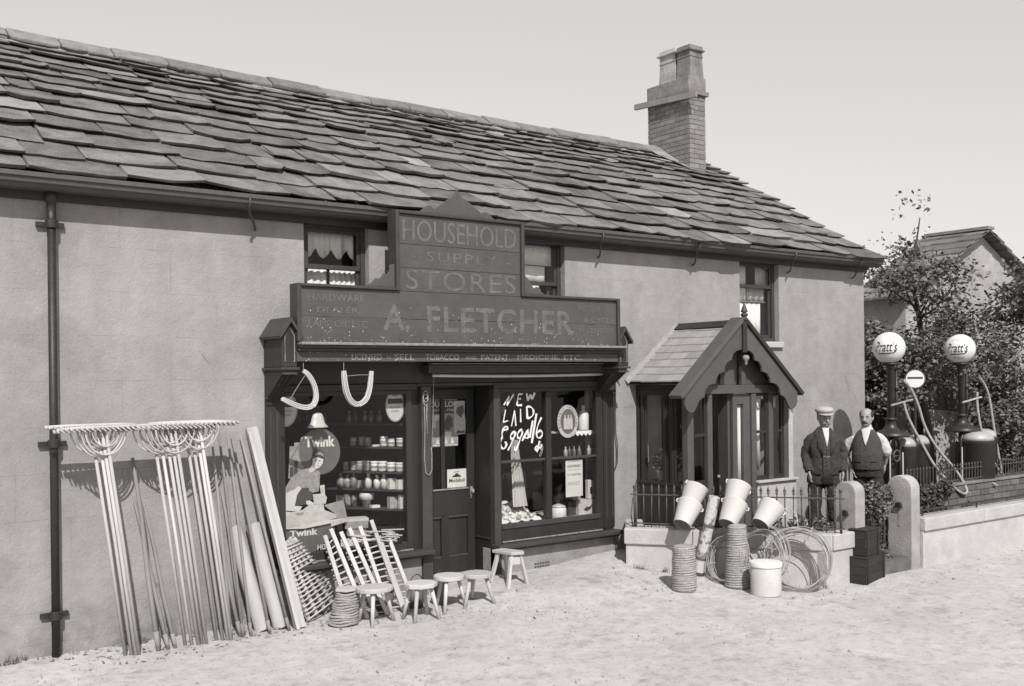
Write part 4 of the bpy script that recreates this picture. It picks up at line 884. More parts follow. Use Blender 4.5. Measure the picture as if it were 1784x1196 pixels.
bt = rw('bottle', 'white bottle with a stopper standing on the lace edged shelf', 'bottle', (8.0, .2, 1.63))
mb = MB(); mb.lathe([(.062, 0), (.066, .01), (.066, .19), (.05, .215), (.022, .23), (.02, .25)], (7.99, .2, 1.645), 16); mb.build('body', 'jar_pale', bt, smooth=True)
mb = MB(); mb.lathe([(.02, .251), (.026, .255), (.026, .285), (.014, .30)], (7.99, .2, 1.645), 12); mb.build('stopper', 'jar_mid', bt, smooth=True)
shr = rw('window_shelf', 'lace edged shelf across the upper right window', 'shelf', (7.66, .2, 1.63))
pbox('board', 'offwhite', shr, (7.34, 8.15, .1, .30, 1.628, 1.643), bevel=.002)
mb = MB(); n = 40
for i in range(n):
    x = 7.72 + i * .0105; z = 1.626 - .03 * abs(math.sin(i * math.pi / 6.0)) - .012
    mb.add([(x, .098, z), (x + .0105, .098, 1.626 - .03 * abs(math.sin((i + 1) * math.pi / 6.0)) - .012), (x + .0105, .098, 1.64), (x, .098, 1.64)], [(0, 1, 2, 3)])
mb.build('lace', 'lace', shr, fix=False)
shm = rw('window_shelf', 'glass shelf level with the transom carrying small dark bottles', 'shelf', (7.7, .18, 1.33)); pbox('board', 'offwhite', shm, (7.62, 8.13, .06, .22, 1.325, 1.338), bevel=.002)
for k, x in enumerate((7.66, 7.72, 7.79, 7.87, 8.02, 8.07)):
    mb = MB(); mb.lathe([(.024, 0), (.024, .08), (.009, .10), (.009, .125)], (x, .14, 1.339), 10); tag(mb.build('small_bottle', 'jar_mid' if k in (0, 4) else 'jar_dark', smooth=True), 'small bottle in the row on the glass shelf level with the transom', 'bottle', 'small bottles on the glass shelf')
po = rw('poster', 'white printed poster headed Anniversary stuck inside the right window', 'poster', (7.68, .012, .88))
mb = MB(); mb.box(7.553, 7.81, .012, .0135, .885, 1.312); mb.build('sheet', 'paper', po)
lettering('ANNIVERSARY', 7.578, 7.785, 1.225, 1.258, .0110, 'ink', po, offset=.012); lettering('Our 4 Great Weeks', 7.575, 7.785, 1.13, 1.16, .0110, 'ink', po)
mb = MB()
for z in (1.29, 1.195, 1.05, 1.035, 1.02):
    x = 7.59
    while x < 7.77:
        w = U(.012, .04); mb.add([(x, .0112, z), (min(x + w, 7.775), .0112, z), (min(x + w, 7.775), .0112, z + .007), (x, .0112, z + .007)], [(0, 1, 2, 3)]); x += w + .008
mb.build('small_print', 'print_grey', po, fix=False)
bx, mt = carton('carton', 'pale carton with a dark printed figure in the right corner of the window', 7.955, .19, .641, .25, .16, .175, 0, 'print_light', lid=None)
mb = MB(); mb.prism([(7.90, .70), (7.95, .685), (8.0, .70), (8.04, .745), (8.03, .755), (7.99, .73), (7.955, .735), (7.93, .725)], lambda a, b, d: (a, d, b), .1055, .108); mb.build('figure_print', 'print_dark', bx)
bx, mt = carton('carton', 'upright white packet standing on the pale printed carton', 8.04, .16, .82, .08, .06, .225, 0, 'paper')
mb = MB(); mb.box(8.022, 8.06, .126, .128, .88, .96); mb.build('print', 'ink', bx)
carton('carton', 'dark upright carton behind the white poster', 7.86, .24, .818, .14, .10, .33, 8, 'print_grey', lid='print_dark')
carton('carton', 'dark carton under the poster beside the pale printed carton', 7.745, .24, .641, .14, .18, .17, 12, 'print_dark')
jr = rw('jar', 'squat white jar on the bed of the right window under the poster', 'jar', (7.56, .16, .64))
mb = MB(); mb.lathe([(.085, 0), (.092, .01), (.092, .10), (.08, .115)], (7.56, .16, .641), 18); mb.build('body', 'jar_pale', jr, smooth=True); mb = MB(); mb.lathe([(.084, .116), (.086, .13), (.06, .14), (.02, .155)], (7.56, .16, .641), 18); mb.build('lid', 'enamel', jr, smooth=True)
# eggs, cloths, hanging lace at the left half
cl = rw('cloth_heap', 'white cloth heaped over the bed at the left of the right window', 'cloth', (6.9, .25, .64))
def heap(x0, x1, y0, y1, hf, name, mat, parent, n=22):
    mb = MB()
    for j in range(n + 1):
        for i in range(n + 1):
            x = x0 + (x1 - x0) * i / n; y = y0 + (y1 - y0) * j / n; mb.v.append((x, y, hf(x, y)))
    mb.f = [(j * (n + 1) + i, j * (n + 1) + i + 1, (j + 1) * (n + 1) + i + 1, (j + 1) * (n + 1) + i) for j in range(n) for i in range(n)]
    return mb.build(name, mat, parent, smooth=True, fix=False)
heap(6.61, 7.22, .045, .6, lambda x, y: .655 + .16 * (y - .045) / .55 + .02 * mnoise.noise(Vector((x * 14, y * 14, 2))) + .012 * math.sin(x * 40 + y * 22), 'cloth', 'white', cl)
rr = random.Random(8)
for k in range(26):
    x = rr.uniform(6.66, 7.2); y = rr.uniform(.08, .42); z = .665 + .16 * (y - .045) / .55
    mb = MB(); s = rr.uniform(.014, .03); mb.ball((x, y, z + s * .6), s * 1.1, s, s * .8, n=10, k=6); tag(mb.build('egg', ('jar_pale', 'jar_mid', 'print_grey')[k % 3], smooth=True), 'egg lying among the white cloth under the New Laid Eggs lettering', 'egg', 'eggs and oddments on the white cloth')
for x0, x1, zt, zb, y, lab in ((6.98, 7.16, 1.56, .80, .35, 'tall pale cloth hung in folds behind the egg lettering'), (6.62, 6.78, 1.12, .78, .28, 'pale cloth draped at the left edge of the right window')):
    dr = tag(thing('hanging_cloth', lab, 'cloth', ((x0 + x1) / 2, y, zb)), group='cloths hung in the right window')
    mb = MB(); n = 30; rows = 8
    for j in range(rows + 1):
        tt = j / rows
        for i in range(n + 1):
            u = i / n; wdt = .55 + .45 * tt; mb.v.append(((x0 + x1) / 2 + (u - .5) * (x1 - x0) * wdt + .02 * tt * math.sin(4 * tt), y + .022 * math.sin(u * 22 + tt) - .12 * tt * tt, zt + (zb - zt) * tt))
    mb.f = [(j * (n + 1) + i, j * (n + 1) + i + 1, (j + 1) * (n + 1) + i + 1, (j + 1) * (n + 1) + i) for j in range(rows) for i in range(n)]
    mb.build('cloth', 'pale_cloth', dr, smooth=True, fix=False)
    mb = MB(); mb.tube([((x0 + x1) / 2, y, zt - .01), ((x0 + x1) / 2, y, 2.42)], .004, 5); mb.build('cord', 'rope', dr)
for x, z, kd, lab in ((6.69, 1.46, 'jar_mid', 'grey tin on the far left shelf behind the egg lettering'), (6.80, 1.64, 'jar_mid', 'round tin behind the word Laid'), (6.96, 1.66, 'jar_pale', 'pale bowl behind the word Laid'), (7.12, 1.66, 'jar_mid', 'jar behind the price'), (7.14, 1.84, 'jar_mid', 'jar on the upper shelf behind the mullion')):
    mb = MB(); mb.lathe([(.05, 0), (.055, .01), (.055, .1), (.03, .13)], (x, .7, z), 12); tag(mb.build('tin', kd, smooth=True), lab, 'tin', 'tins on the rear shelves of the right window')
rsf = rw('rear_shelves', 'plain shelves at the back of the right window behind the egg lettering', 'shelves', (6.95, .75, 1.4))
for z in (1.455, 1.655, 1.835): pbox('shelf', 'interior_mid', rsf, (6.58, 7.3, .62, .82, z - .018, z - .002), bevel=0)
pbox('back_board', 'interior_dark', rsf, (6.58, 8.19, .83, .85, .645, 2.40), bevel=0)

# ---- door notices
ps = thing('poster', 'torn pictorial poster headed Dunlop behind the door glass', 'poster', (6.12, .365, 1.53))
mb = MB(); mb.box(5.93, 6.29, .356, .3575, 1.53, 2.05); mb.build('sheet', 'print_grey', ps)
mb = MB(); mb.box(5.94, 6.28, .354, .3555, 1.895, 2.04); mb.build('heading_strip', 'ink', ps); mb = MB(); mb.box(5.94, 6.28, .354, .3555, 1.54, 1.55); mb.box(6.10, 6.20, .354, .3555, 1.63, 1.69); mb.box(5.945, 6.0, .354, .3555, 1.74, 1.80); mb.build('pale_print', 'paper', ps)
lettering('DUNLOP', 5.93, 6.275, 1.965, 2.03, .3532, 'paper', ps, offset=.02); lettering('MOTOR TYRES', 5.945, 6.27, 1.915, 1.945, .3532, 'paper', ps, offset=.01)
mb = MB(); mb.prism([(6.11, 1.72), (6.17, 1.70), (6.22, 1.75), (6.215, 1.85), (6.16, 1.88), (6.12, 1.82)], lambda a, b, d: (a, d, b), .3535, .3545); mb.build('figure_print', 'print_dark', ps)
mb = MB(); mb.prism([(5.97, 1.80), (6.04, 1.83), (6.05, 1.88), (5.97, 1.88)], lambda a, b, d: (a, d, b), .3535, .3545); mb.prism([(5.99, 1.56), (6.05, 1.56), (6.02, 1.62)], lambda a, b, d: (a, d, b), .3535, .3545); mb.prism([(6.11, 1.56), (6.15, 1.56), (6.13, 1.63)], lambda a, b, d: (a, d, b), .3535, .3545); mb.prism([(6.19, 1.56), (6.24, 1.56), (6.21, 1.63)], lambda a, b, d: (a, d, b), .3535, .3545); mb.build('figure_print', 'paper', ps)
p2 = thing('poster', 'curled pale calendar overlapping the pictorial poster behind the door glass', 'poster', (6.31, .36, 1.65))
mb = MB(); mb.prism([(6.24, 1.65), (6.30, 1.655), (6.385, 1.66), (6.39, 1.80), (6.38, 1.90), (6.385, 2.03), (6.24, 2.03)], lambda a, b, d: (a, d, b), .3515, .3525); mb.build('sheet', 'print_light', p2)
mb = MB(); mb.prism([(6.26, 1.90), (6.33, 1.84), (6.37, 1.91), (6.36, 1.98), (6.28, 1.96)], lambda a, b, d: (a, d, b), .3495, .3505); mb.prism([(6.25, 1.665), (6.38, 1.67), (6.37, 1.70), (6.33, 1.69), (6.29, 1.705)], lambda a, b, d: (a, d, b), .3495, .3505); mb.build('picture_print', 'print_mid', p2)
cd = thing('card', 'white Mobiloil card with a dark emblem in the bottom of the door glass', 'card', (6.265, .365, 1.065))
mb = MB(); mb.box(6.14, 6.393, .354, .356, 1.068, 1.272); mb.build('sheet', 'white', cd)
lettering('Mobiloil', 6.165, 6.37, 1.125, 1.168, .3532, 'ink', cd, offset=.02)
mb = MB(); mb.prism([(6.205, 1.182), (6.325, 1.182), (6.315, 1.20), (6.295, 1.205), (6.28, 1.222), (6.255, 1.225), (6.235, 1.205), (6.215, 1.20)], lambda a, b, d: (a, d, b), .353, .3535); mb.box(6.225, 6.30, .353, .3535, 1.236, 1.243); mb.build('emblem', 'ink', cd)
# ropes looped on the door post and the drop wire on the right
rp = thing('rope_loop', 'thin rope looped and knotted down the door post left of the shop door', 'rope', (5.63, -.07, 1.27))
mb = MB(); mb.tube([(5.60 + .03 * math.sin(i * .55), -.078 - .006 * (i % 3), 2.12 - .05 * math.cos(i * .55) - i * .003) for i in range(24)], .006, 5); mb.build('coil', 'rope', rp, smooth=True)
mb = MB(); mb.tube([(5.59, -.075, 2.06), (5.60, -.07, 1.8), (5.59, -.07, 1.45), (5.60, -.075, 1.30), (5.64, -.08, 1.27), (5.675, -.075, 1.32), (5.68, -.07, 1.5), (5.67, -.07, 1.56)], .005, 5); mb.build('tail', 'rope', rp, smooth=True)
mb = MB(); mb.tube([(5.63, -.066, 2.08), (5.625, -.066, 1.9), (5.63, -.066, 1.70)], .005, 5); mb.build('tail', 'rope', rp, smooth=True)
rp = thing('blind_cord', 'thin blind cord hanging from the blind box to the door post', 'cord', (5.69, -.1, 1.95)); mb = MB(); mb.tube([(5.69, -.12, 2.35), (5.69, -.10, 2.2), (5.692, -.085, 1.95), (5.68, -.07, 1.56)], .004, 5); mb.build('cord', 'worn_edge', rp)
rp = thing('drop_wire', 'thin conduit running down the wall edge right of the shop window', 'conduit', (8.29, -.05, 1.2))
mb = MB(); mb.tube([(8.06, -.30, 2.42), (8.14, -.2, 2.40), (8.22, -.10, 2.37), (8.28, -.05, 2.3), (8.285, -.045, 1.8), (8.29, -.045, 1.6), (8.315, -.045, 1.45), (8.31, -.045, 1.25), (8.27, -.045, 1.18)], .009, 6); mb.build('wire', 'iron_grey', rp, smooth=True)
# ================================================================== rakes leaning on the left wall
def rake_proto(L=1.95):
    t = thing('hay_rake', 'rake', 'rake', (0, 0, 0)); W = .36; D = .24     # the handle leans D sideways
    mb = MB(); mb.tube([(D, 0, 0), (D * .5 + .004, 0, L * .5), (0, 0, L - .01)], [.0165, .0155, .014], 8); mb.build('handle', 'pale_wood', t, smooth=True)
    mb = MB(); mb.tube([(-W, 0, L), (-W * .5, 0, L + .006), (W * .5, 0, L + .006), (W, 0, L)], .017, 8, rb=.021); mb.build('head', 'pale_wood_h', t, smooth=True)
    for r in (.17, .115):
        mb = MB(); mb.tube([(r * math.cos(math.pi + math.pi * i / 14), -.012, L - .012 + r * 1.25 * math.sin(math.pi + math.pi * i / 14)) for i in range(15)], .0075, 6); mb.build('bow', 'pale_wood', t, smooth=True)
    mb0 = MB(); mb0.tube([(0, 0, 0), (0, -.03, -.002), (0, -.072, -.014)], [.0085, .008, .005], 6)
    me, og = mb0.mesh('tooth', 'pale_wood_h', True, origin=(0, 0, 0))
    for i in range(17):
        link('tooth', me, (-W + .024 + i * (2 * W - .048) / 16, -.012, L + .004), t)
    return t
rp0 = rake_proto()
def put(t0, foot, top, first, lab, grp, spin=0.0, sc_=1.0, x=(1, 0, 0)):
    f = Vector(foot); d = Vector(top) - f
    mt = frame(f, d, x) @ Matrix.Rotation(spin, 4, 'Z') @ Matrix.Scale(sc_, 4)
    if first: t0.matrix_basis = mt; t0['label'] = lab; t0['group'] = grp; return t0
    return copy_tree(t0, mt, lab, grp)
G_R = 'wooden hay rakes leaning on the left wall'
rakes = []
for i, (fx, fy, tx, ty) in enumerate(((2.455, -.40, 2.215, -.34), (2.50, -.43, 2.265, -.36), (2.535, -.45, 2.29, -.38), (2.57, -.46, 2.315, -.40))): rakes.append((fx, fy, tx, ty, 'pale wooden hay rake in the leftmost bundle next to the iron downpipe'))
for i, (fx, fy, tx, ty) in enumerate(((2.93, -.40, 2.72, -.32), (2.965, -.43, 2.77, -.34), (3.00, -.46, 2.815, -.36), (3.035, -.45, 2.85, -.38), (3.06, -.47, 2.885, -.40))): rakes.append((fx, fy, tx, ty, 'pale wooden hay rake in the middle bundle of the row along the left wall'))
for i, (fx, fy, tx, ty) in enumerate(((3.26, -.40, 3.00, -.32), (3.285, -.43, 3.04, -.34), (3.31, -.45, 3.08, -.37), (3.335, -.47, 3.10, -.40))): rakes.append((fx, fy, tx, ty, 'pale wooden hay rake in the third bundle beside the bare poles'))
ORD = {'leftmost bundle': ['leftmost', 'second from the left', 'third from the left', 'rightmost'], 'middle bundle': ['leftmost', 'second from the left', 'centre', 'second from the right', 'rightmost'], 'third bundle': ['leftmost', 'second from the left', 'second from the right', 'rightmost']}
WHERE = {'leftmost bundle': 'in the bundle next to the iron downpipe', 'middle bundle': 'in the middle bundle along the wall', 'third bundle': 'in the bundle beside the bare poles'}
for i, (fx, fy, tx, ty, lab) in enumerate(rakes):
    key = [q for q in ORD if q in lab][0]; lab = ORD[key].pop(0) + ' wooden hay rake ' + WHERE[key]
    L = 1.90 + U(-.02, .02); zz = math.sqrt(L * L - (ty - fy) ** 2)
    put(rp0, (tx, fy, 0), (tx, ty, zz), i == 0, lab, G_R, U(-.05, .05), L / 1.95)
# bare poles and tool handles
def pole_proto(name, mat, r, L):
    t = thing(name, name, 'pole', (0, 0, 0)); mb = MB(); mb.tube([(0, 0, 0), (U(-.006, .006), .004, L * .35), (U(-.008, .008), 0, L * .7), (0, 0, L)], [r, r * 1.05, r * .95, r * .7], 8); mb.build('shaft', mat, t, smooth=True)
    mb = MB(); mb.tube([(0, 0, .0), (0, 0, .12)], [r * .9, r * 1.25], 8); mb.build('ferrule', mat, t, smooth=True); return t
pp = pole_proto('tool_handle', 'weathered_wood', .014, 1.85)
for i, (f, tp, lab) in enumerate((((3.36, -.42, 0), (3.33, -.05, 1.82), 'grey tool handle just right of the third rake bundle'), ((3.46, -.44, 0), (3.40, -.05, 1.82), 'grey tool handle second of those between the rakes and the planks'), ((3.53, -.45, 0), (3.49, -.04, 1.78), 'grey tool handle in the middle of those between the rakes and the planks'),
                                 ((3.70, -.47, 0), (3.52, -.05, 1.80), 'grey tool handle crossing in front of the first pale roll'), ((3.885, -.47, 0), (3.60, -.05, 1.80), 'long thin tool handle leaning in front of both pale rolls'))):
    put(pp, f, tp, i == 0, lab, 'tool handles leaning on the left wall')
p3 = pole_proto('rough_stake', 'weathered_wood', .016, 1.25)
for i, (f, tp, lab) in enumerate((((2.80, -.43, 0), (2.63, -.06, 1.28), 'short grey stake behind the middle rake bundle'), ((2.86, -.43, 0), (2.72, -.05, 1.22), 'short grey stake nearest the middle rake bundle'), ((2.72, -.42, 0), (2.62, -.08, 1.62), 'grey stake standing alone left of the middle rake bundle'), ((3.45, -.40, 0), (3.30, -.05, 1.35), 'short dark stake behind the bare handles'), ((3.50, -.36, 0), (3.42, -.05, 1.30), 'short dark stake beside the first pale roll'))):
    put(p3, f, tp, i == 0, lab, 'stakes leaning on the left wall', sc_=(Vector(tp) - Vector(f)).length / 1.25)
# two rolls of pale cloth
for lab, f, tp in (('first pale roll leaning on the wall beside the tool handles', (3.70, -.30, 0.0), (3.515, -.10, .94)), ('second pale roll leaning on the wall beside the planks', (3.875, -.31, 0.0), (3.70, -.10, .95))):
    t = thing('cloth_roll', lab, 'roll', f, 'pale rolls leaning on the left wall'); mt = frame(f, Vector(tp) - Vector(f)); L = (Vector(tp) - Vector(f)).length
    mb = MB(); n = 26; o = []
    for zz in (0, L):
        for i in range(n):
            an = 2 * math.pi * i / n; r = .076 - .010 * (i / n); mb.v.append(tuple(mt @ Vector((r * math.cos(an), r * math.sin(an), zz + .004 * math.sin(an * 3)))))
    mb.f = [(i, (i + 1) % n, n + (i + 1) % n, n + i) for i in range(n)] + [tuple(range(n))[::-1], tuple(range(n, 2 * n))]
    mb.build('outer_wrap', 'pale_cloth', t, auto=40)
    mb = MB(); P = []
    for i in range(40): an = i * .5; r = .066 - .0014 * i; P.append(mt @ Vector((r * math.cos(an), r * math.sin(an), L + .004)))
    mb.tube(P, .0028, 4); mb.build('rolled_edge', 'print_grey', t)
# tall planks
for k, (f, tp, w, h, lab) in enumerate((((3.985, -.44, 0), (3.695, -.045, 1.84), .062, .045, 'pale sawn plank at the left of the leaning pair beside the shop corner'), ((4.035, -.43, 0), (3.745, -.04, 1.845), .05, .05, 'pale sawn plank at the right of the leaning pair beside the shop corner'), ((3.96, -.50, .0), (3.68, -.09, 1.80), .03, .02, 'thin lath laid on the front of the leaning planks'))):
    t = thing('plank', lab, 'plank', f, 'planks leaning at the shop corner'); mb = MB(); mb.beam(f, tp, w, h, up=(0, -1, 0)); mb.build('board', 'pale_wood', t, bevel=.004)
# ================================================================== folding trellis racks
def rack(lab, f0, f1, t0, t1, nr, nb, over, mat='pale_wood', front=-1):
    """rails run from the f0-f1 line up to the t0-t1 line; short rungs cross them"""
    f0, f1, t0, t1 = map(Vector, (f0, f1, t0, t1)); t = thing('trellis_rack', lab, 'rack', tuple(f0), 'pale slatted racks leaning below the left window')
    nrm = ((f1 - f0).cross(t0 - f0)).normalized()
    for i in range(nr):
        u = i / (nr - 1); a = f0.lerp(f1, u); b = t0.lerp(t1, u); e = (b - a).normalized() * (over + U(0, .05)); mb = MB(); mb.beam(a, b + e, .040, .026, up=nrm); mb.build('rail', mat, t, bevel=.005)
    for j in range(nb):
        v = (j + .6) / nb; a = f0.lerp(t0, v); b = f1.lerp(t1, v); d = (b - a) * (.03 / max((b - a).length, .01)); mb = MB(); off = nrm * .02 * front + Vector((0, 0, U(-.006, .006)))
        mb.tube([a - d + off, a.lerp(b, .5) + off + Vector((0, 0, U(-.006, .006))), b + d + off], .0085, 6); mb.build('rung', 'pale_wood_h', t, smooth=True)
    return t
rack('dense slatted rack at the left of the group, leaning against the planks', (4.18, -.26, .0), (4.62, -.02, .12), (3.96, -.16, .73), (4.13, -.08, .75), 5, 18, .0, front=1)
rack('open slatted rack leftmost of the four fanned ones', (4.50, -.50, .0), (4.66, -.52, .0), (4.405, -.19, .72), (4.476, -.19, .775), 2, 13, .03)
rack('open slatted rack second from the left of the four fanned ones', (4.77, -.50, .0), (4.88, -.52, .0), (4.587, -.18, .74), (4.68, -.18, .765), 2, 13, .03)
rack('open slatted rack third from the left of the four fanned ones', (4.93, -.47, .02), (5.07, -.49, .02), (4.79, -.19, .76), (4.925, -.19, .79), 2, 13, .05)
rack('open slatted rack rightmost and lowest of the four fanned ones', (5.11, -.44, .03), (5.22, -.45, .04), (4.985, -.18, .70), (5.09, -.18, .69), 2, 12, .0)
rr = random.Random(4)
for k in range(18):
    a = Vector((rr.uniform(4.62, 5.05), -.20 + rr.uniform(-.02, .05), rr.uniform(.66, .79))); d = Vector((rr.uniform(.12, .28), rr.uniform(-.02, .02), rr.uniform(-.05, .03)))
    mb = MB(); mb.beam(a, a + d, .016, .010); tag(mb.build('loose_lath', 'pale_wood_h'), 'short pale lath lying loose across the tops of the slatted racks', 'lath', 'loose laths on the racks')
# ---- round coil of withies
wk = thing('withy_coil', 'squat waisted coil of withies standing beside the first stool', 'coil', (4.44, -.56, 0))
rr = random.Random(9)
for k in range(13):
    z = .016 + k * .0225; r = .135 - .028 * math.sin(min(k / 12, 1) * math.pi * .5) + rr.uniform(-.004, .004); cx = 4.445 - .06 + .004 * k + rr.uniform(-.004, .004)
    mb = MB(); mb.tube([(cx + r * math.cos(a * .3142), -.56 + r * math.sin(a * .3142), z + .006 * math.sin(a * .9 + k)) for a in range(20)], .0125, 6, closed=True); mb.build('ring', 'wicker', wk, smooth=True)
mb = MB(); mb.lathe([(.09, .0), (.09, .29), (.0, .292)], (4.41, -.56, 0), 14); mb.build('core', 'wicker', wk)
mb = MB(); mb.prism([(4.43 + .125 * math.cos(a * 1.0472), -.56 + .11 * math.sin(a * 1.0472)) for a in range(6)], lambda a, b, d: (a, b, d), .308, .332); mb.build('lid', 'pale_wood_h', wk, bevel=.006)
# ================================================================== stools
def stool(lab, x, y, h, r, nl, sides, rot=0.0, oval=1.0, splay=.07):
    z0 = gz(x, y); t = thing('stool', lab, 'stool', (x, y, z0), 'pale wooden stools outside the shop')
    poly = [(x + r * math.cos(rot + 2 * math.pi * k / sides), y + r * oval * math.sin(rot + 2 * math.pi * k / sides)) for k in range(sides)]
    mb = MB(); mb.prism(poly, lambda a, b, d: (a, b, d), z0 + h - .042, z0 + h); mb.build('seat', 'pale_wood_h', t, bevel=.007)
    for k in range(nl):
        an = rot + .4 + 2 * math.pi * k / nl; a = Vector((x + r * .62 * math.cos(an), y + r * .62 * oval * math.sin(an), z0 + h - .035)); bx, by = x + (r * .72 + splay) * math.cos(an), y + (r * .72 + splay) * oval * math.sin(an)
        mb = MB(); mb.tube([a, (bx, by, gz(bx, by) - .01)], [.021, .017], 8); mb.build('leg', 'pale_wood', t, smooth=True)
    return t
stool('round three legged stool nearest the coil of withies', 4.63, -.72, .345, .18, 3, 20, rad(215), .85)
stool('eight sided stool in the middle of the row', 5.06, -.84, .345, .165, 4, 8, rad(20), .9)
stool('round stool behind the eight sided one with an arched handle showing', 5.455, -.72, .335, .15, 3, 20, rad(200))
stool('round stool at the right end of the row', 5.745, -.78, .31, .15, 3, 20, rad(170))
# small bench under the right window
bn = thing('bench', 'small plank bench with splayed end legs under the corner of the right window', 'bench', (6.37, -.42, gz(6.37, -.42)))
z0 = gz(6.4, -.42); mb = MB(); mb.prism([(6.33, -.22), (6.38, -.50), (6.52, -.54), (6.56, -.47), (6.48, -.20)], lambda a, b, d: (a, b, d), z0 + .312, z0 + .345); mb.build('seat', 'pale_wood_h', bn, bevel=.006)
for a, b in (((6.375, -.27, z0 + .312), (6.31, -.22, z0)), ((6.41, -.46, z0 + .312), (6.29, -.56, z0 - .02)), ((6.51, -.48, z0 + .312), (6.53, -.58, z0 - .02)), ((6.48, -.25, z0 + .312), (6.55, -.20, z0))):
    mb = MB(); mb.beam(a, b, .045, .03, up=(1, 0, 0)); mb.build('leg', 'pale_wood', bn, bevel=.004)
mb = MB(); mb.beam((6.37, -.47, z0 + .25), (6.51, -.49, z0 + .25), .02, .08); mb.build('rail', 'pale_wood_h', bn)
# dark pails under the racks
for x, y, r, h, lab in ((5.50, -.50, .075, .22, 'pail with an arched bail standing behind the third stool'), (4.92, -.36, .11, .19, 'dark pan with a wire bail under the slatted racks'), (5.26, -.42, .085, .20, 'dark pail behind the eight sided stool')):
    t = thing('pail', lab, 'pail', (x, y, gz(x, y)), 'dark pails under the racks'); zz = gz(x, y)
    mb = MB(); mb.lathe([(r * .85, 0), (r, h), (r * .96, h), (r * .82, .01)], (x, y, zz), 20); mb.build('body', 'galvanised', t, smooth=True)
    mb = MB(); mb.tube([(x + r * math.cos(i * math.pi / 12), y - .01, zz + h + .13 * math.sin(i * math.pi / 12)) for i in range(13)], .005, 6); mb.build('bail', 'iron', t, smooth=True)
# stray chips and leaves at the wall foot
mb = MB(); rr = random.Random(12)
for k in range(240):
    x = rr.uniform(1.9, 5.2); y = -rr.uniform(.02, .75); s = rr.uniform(.01, .035); a = rr.uniform(0, 6.28); z = gz(x, y) + .006
    mb.add([(x + s * math.cos(a), y + s * math.sin(a), z + rr.uniform(0, .012)), (x - s * .4 * math.sin(a), y + s * .4 * math.cos(a), z), (x - s * math.cos(a), y - s * math.sin(a), z + rr.uniform(0, .012)), (x + s * .4 * math.sin(a), y - s * .4 * math.cos(a), z)], [(0, 1, 2, 3)])
tag(mb.build('litter', 'weathered_wood', kind='stuff', fix=False), 'chips, straw and dead leaves lying along the foot of the wall', 'litter')
# ================================================================== porch
porch = thing('porch', 'gabled timber porch with scalloped bargeboards, finial and slate roof before the cottage door', 'porch', (9.5, -.4, .2))
FX = [8.66, 8.79, 9.0, 9.08, 9.78, 9.86, 10.10, 10.18, 10.39, 10.47]; FY = -.87; PX = 9.41
def post(x0, x1, z0=.2, z1=2.06, mat='porch_paint', y0=FY, y1=FY + .09): return pbox('post', mat, porch, (x0, x1, y0, y1, z0, z1), bevel=.006)
post(8.66, 8.76); post(9.0, 9.08); post(9.78, 9.86); post(10.10, 10.18, .96); post(10.39, 10.47, .96)
pbox('lintel', 'porch_paint', porch, (8.66, 10.47, FY - .012, FY + .10, 2.062, 2.165), bevel=.006)
pbox('base_wall', 'coping', porch, (9.865, 10.60, FY - .01, FY + .12, .0, .955), (10.48, 10.60, FY + .122, 0.0, .0, .955), bevel=.008)
pbox('end_wall', 'coping', porch, (10.475, 10.56, FY + .0, 0.0, .957, 2.06), bevel=.006)
pbox('sill', 'coping', porch, (9.84, 10.60, FY - .05, FY + .10, .957, .985), bevel=.005)
pbox('apron', 'porch_dark', porch, (8.765, 8.998, FY + .02, FY + .06, .2, 1.0), (8.672, 8.70, FY + .092, -.002, .2, .985), bevel=.003)
for a, b in ((8.765, 8.998), (9.862, 10.098), (10.182, 10.388)):
    zb = 1.0 if a < 9 else .99
    w = pbox('window', 'porch_dark', porch, (a, a + .03, FY + .025, FY + .065, zb, 2.06), (b - .03, b, FY + .025, FY + .065, zb, 2.06), (a + .031, b - .031, FY + .025, FY + .065, zb, zb + .05), (a + .031, b - .031, FY + .025, FY + .065, 2.02, 2.06), (a + .031, b - .031, FY + .02, FY + .06, 1.565, 1.60), bevel=.003)
    pbox('pane', 'glass', w, (a + .028, b - .028, FY + .043, FY + .047, zb + .048, 2.022), bevel=0)
    if a > 9:
        curtain(w, a + .035, a + (.20 if a < 10 else .11), zb + .12, 2.0 if a < 10 else 1.56, y=FY + .12, nf=3, fold=.010, mat='white')
        curtain(w, a + .03, b - .03, 1.86, 2.01, y=FY + .10, scallop=2, fold=.004, mat='lace', nf=2)
# side glazing towards the shop
ys = [-.87 + .0, -.62, -.49, -.13, -.02]
for y0, y1 in ((-.62, -.57), (-.50, -.46), (-.13, -.08), (-.05, -.003)): pbox('post', 'porch_dark', porch, (8.665, 8.73, y0, y1, .2, 2.12), bevel=.005)
pbox('wall_plate', 'porch_dark', porch, (8.66, 8.74, -.775, -.003, 2.122, 2.17), bevel=.004)
pbox('side_sill', 'porch_dark', porch, (8.655, 8.735, -.775, -.003, .985, 1.02), bevel=.004); pbox('side_head', 'porch_dark', porch, (8.67, 8.73, -.775, -.003, 2.05, 2.12), bevel=.004)
for y0, y1 in ((-.77, -.622), (-.568, -.502), (-.458, -.132)):
    w = pbox('side_window', 'porch_dark', porch, (8.68, 8.715, y0, y0 + .02, 1.022, 2.048), (8.68, 8.715, y1 - .02, y1, 1.022, 2.048), bevel=.002)
    pbox('pane', 'glass', w, (8.696, 8.70, y0 + .018, y1 - .018, 1.024, 2.046), bevel=0)
